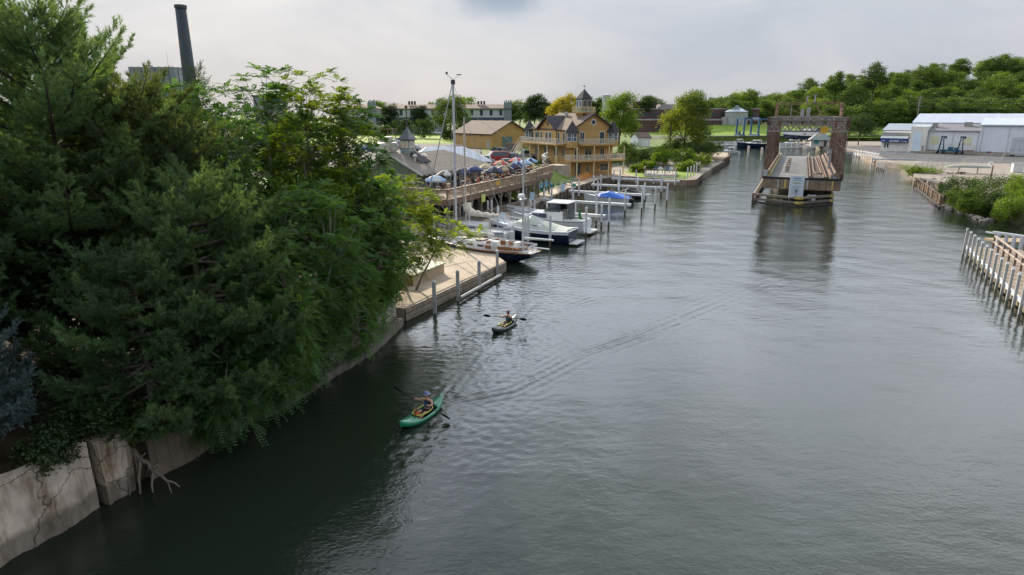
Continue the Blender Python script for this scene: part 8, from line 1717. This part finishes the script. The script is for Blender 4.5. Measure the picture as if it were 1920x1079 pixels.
def paddler(label,mid,rz,yoff,vest,shirt,hat,paddle_roll,scale=1.0,jersey='sleeveless'):
    t=thing('person',label,'person',(mid.x,mid.y,0),rz); y0=yoff
    pr=paddle_roll; c=Vector((0,y0+.42,.68)); ax=Vector((math.cos(pr),.10,math.sin(pr))).normalized()
    hl=c-ax*.32; hr=c+ax*.32
    sp=[('pel',0,(0,y0,.16),(.17,.13)),('bel','pel',(0,y0-.03,.34),(.155,.12)),('che','bel',(0,y0-.01,.56),(.17,.12)),('nkb','che',(0,y0+.01,.71),(.08,.07)),('nk','nkb',(0,y0+.03,.79),.055),
        ('hl','pel',(-.10,y0+.12,.14),.09),('kl','hl',(-.15,y0+.46,.24),.065),('al','kl',(-.12,y0+.80,.06),.045),('fl','al',(-.12,y0+.88,.15),.04),('hr','pel',(.10,y0+.12,.14),.09),('kr','hr',(.15,y0+.46,.24),.065),('ar','kr',(.12,y0+.80,.06),.045),('fr','ar',(.12,y0+.88,.15),.04)]
    for s,w,nm in ((-1,hl,'l'),(1,hr,'r')):
        sh=Vector((s*.20,y0,.665)); e=(sh+w)/2+Vector((s*.10,-.07,-.10)); sp+=[('s'+nm,'che',tuple(sh),.06),('e'+nm,'s'+nm,tuple(e),.047),('m'+nm,'e'+nm,tuple(e.lerp(w,.6)),.038),('w'+nm,'m'+nm,tuple(w-Vector((0,.055,0))),.028)]
    body=skin_mesh('b',*chain(sp),sub=2); hb=head_mb((0,y0+.05,.915),(0,1))
    for s,w in ((-1,hl),(1,hr)): hand_mb(hb,w-Vector((0,.07,-.02)),(0,1,.15),ax*(-s),(0,-.25,-1),1.0)
    me=join([(body,0),(hb.mesh('h',skin),0)],'body',[skin]); link('body',me,t)
    f=MB()
    for s in (-1,1): f.lathe([(.002,-.011),(.011,0),(.002,.011)],8,(s*.03,y0+.05+.086,.93))
    f.build('eyes',M('eye_dark',(.03,.02,.02),.3),t); f=MB(); f.box(-.022,.022,y0+.05+.074,y0+.05+.088,.858,.866); f.build('mouth',M('lip',(.25,.09,.08),.5),t)
    v=skin_mesh('v',*chain([('pel',0,(0,y0-.01,.24),(.178,.138)),('bel','pel',(0,y0-.03,.36),(.185,.15)),('che','bel',(0,y0-.01,.56),(.20,.155)),('nkb','che',(0,y0+.005,.70),(.17,.12))]),sub=2); v.materials.append(vest); link('life_vest',v,t)
    v=MB(); v.slab([(-.07,y0+.155,.40),(.07,y0+.155,.40),(.06,y0+.150,.58),(-.06,y0+.150,.58)],.03); v.build('vest_panel',shirt,t)
    sh=skin_mesh('s',*chain([('pel',0,(0,y0,.16),(.185,.145)),('hl','pel',(-.10,y0+.12,.14),.10),('kl','hl',(-.14,y0+.40,.225),.078),('hr','pel',(.10,y0+.12,.14),.10),('kr','hr',(.14,y0+.40,.225),.078)]),sub=1); sh.materials.append(pants[2]); link('shorts',sh,t)
    if hat is not None:
        b=MB(); b.lathe([(.165,.035),(.17,.045),(.10,.06),(.098,.075),(.092,.13),(.05,.155),(.01,.16)],18,(0,y0+.045,.915)); b.build('sun_hat',hat,t,smooth=True)
    else:
        b=MB(); b.lathe([(.088,-.05),(.098,.02),(.092,.08),(.06,.118),(.015,.135)],14,(0,y0+.035,.915)); b.path([(0,y0-.03,.95),(0,y0-.05,.84),(0,y0-.045,.74)],[.07,.065,.04],8); b.build('hair',hairs['brown'],t,smooth=True)
    # paddle: held, so a thing of its own
    pt=thing('paddle','black double bladed paddle held by the '+('hatted paddler in navy' if hat is not None else 'bareheaded paddler farther off'),'paddle',(mid.x,mid.y,0),rz)
    b=MB(); b.tube(c-ax*1.02,c+ax*1.02,.02,n=8); b.build('shaft',black,pt)
    for s in (-1,1):
        b=MB(); e=c+ax*s*1.0; up=Vector((-ax.z*.3,.55,.83)).normalized(); pts=[]
        for u,w in ((0,.022),(.06,.09),(.2,.125),(.36,.12),(.46,.075),(.50,.014)): pts.append((u,w))
        V=[]
        for u,w in pts: q=e+ax*s*u; V+=[q-up*w,q+Vector((0,-.02,.0)),q+up*w]
        b.add(V,[(i*3+j,i*3+j+1,(i+1)*3+j+1,(i+1)*3+j) for i in range(len(pts)-1) for j in (0,1)]); bo=b.build('blade',black,pt); md=bo.modifiers.new('solid','SOLIDIFY'); md.thickness=.012
    return t
green=M('kayak_green',(.012,.17,.085),.3,.12,1.5,coat=.4); lime=M('lime_rim',(.48,.55,.06),.5); olive=M('kayak_dark_olive',(.03,.042,.035),.35,.2,2,coat=.3)
K1=kayak('green_kayak','green kayak with lime cockpit rim heading for the shaded bank, lower of the two',(G(752,802,.15)),(G(828,752,.15)),green,lime,3.15,.84)
paddler('paddler in a navy life vest and lilac sun hat',K1[1],K1[2],-.42,M('vest_navy',(.012,.018,.05),.85,.2,6),M('vest_blue',(.02,.07,.20),.7),M('hat_lilac',(.20,.21,.38),.8),R(20))
K2=kayak('dark_kayak','dark olive kayak with lime rim in the sun glitter, farther of the two',(G(926,622,.15)),(G(966,600,.15)),olive,lime,3.1,.78)
paddler('paddler in a dark life vest with bare head',K2[1],K2[2],-.42,M('vest_dark',(.02,.022,.03),.85,.2,6),M('vest_teal',(.03,.16,.24),.7),None,R(-2))
# dog in the green kayak
def dog():
    mid,rz=K1[1],K1[2]; t=thing('dog','small curly tan dog in a red vest in the green kayak','dog',(mid.x,mid.y,0),rz)
    y=.38; sp=[('pel',0,(0,y-.16,.15),(.10,.10)),('bel','pel',(0,y-.06,.24),(.095,.10)),('che','bel',(0,y+.04,.34),(.10,.115)),('nk','che',(0,y+.07,.47),(.06,.065)),('hd','nk',(0,y+.09,.56),(.075,.07)),('mz','hd',(0,y+.19,.54),(.036,.032)),('ns','mz',(0,y+.235,.538),(.02,.018)),
        ('fl','che',(-.07,y+.08,.26),.04),('fle','fl',(-.075,y+.09,.12),.028),('flp','fle',(-.075,y+.11,.03),.028),('fr','che',(.07,y+.08,.26),.04),('fre','fr',(.075,y+.09,.12),.028),('frp','fre',(.075,y+.11,.03),.028),
        ('hl','pel',(-.10,y-.10,.13),.06),('hk','hl',(-.12,y+.02,.10),.04),('hp','hk',(-.11,y+.0,.03),.028),('hr','pel',(.10,y-.10,.13),.06),('hrk','hr',(.12,y+.02,.10),.04),('hrp','hrk',(.11,y+.0,.03),.028),('tl','pel',(0,y-.28,.17),.03),('tl2','tl',(.03,y-.36,.25),.022)]
    fur=M('dog_fur',(.26,.15,.06),.9,.35,14,bump=.8); me=skin_mesh('body',*chain(sp),sub=2); me.materials.append(fur); link('body',me,t)
    for s in (-1,1): b=MB(); b.path([(s*.065,y+.07,.60),(s*.095,y+.08,.55),(s*.095,y+.10,.48)],[.022,.034,.018],8); b.build('ear',M('dog_ear',(.16,.085,.035),.9,.3,10),t,smooth=True)
    b=MB(); b.lathe([(.003,-.02),(.02,-.01),(.022,.008),(.004,.018)],8,(0,y+.25,.545)); b.build('nose',black,t,smooth=True)
    v=skin_mesh('vest',*chain([('bel',0,(0,y-.05,.25),(.112,.118)),('che','bel',(0,y+.04,.34),(.118,.132)),('nk','che',(0,y+.065,.42),(.085,.09))]),sub=1); v.materials.append(M('vest_red',(.55,.03,.02),.7,.1,4)); link('red_vest',v,t)
dog()
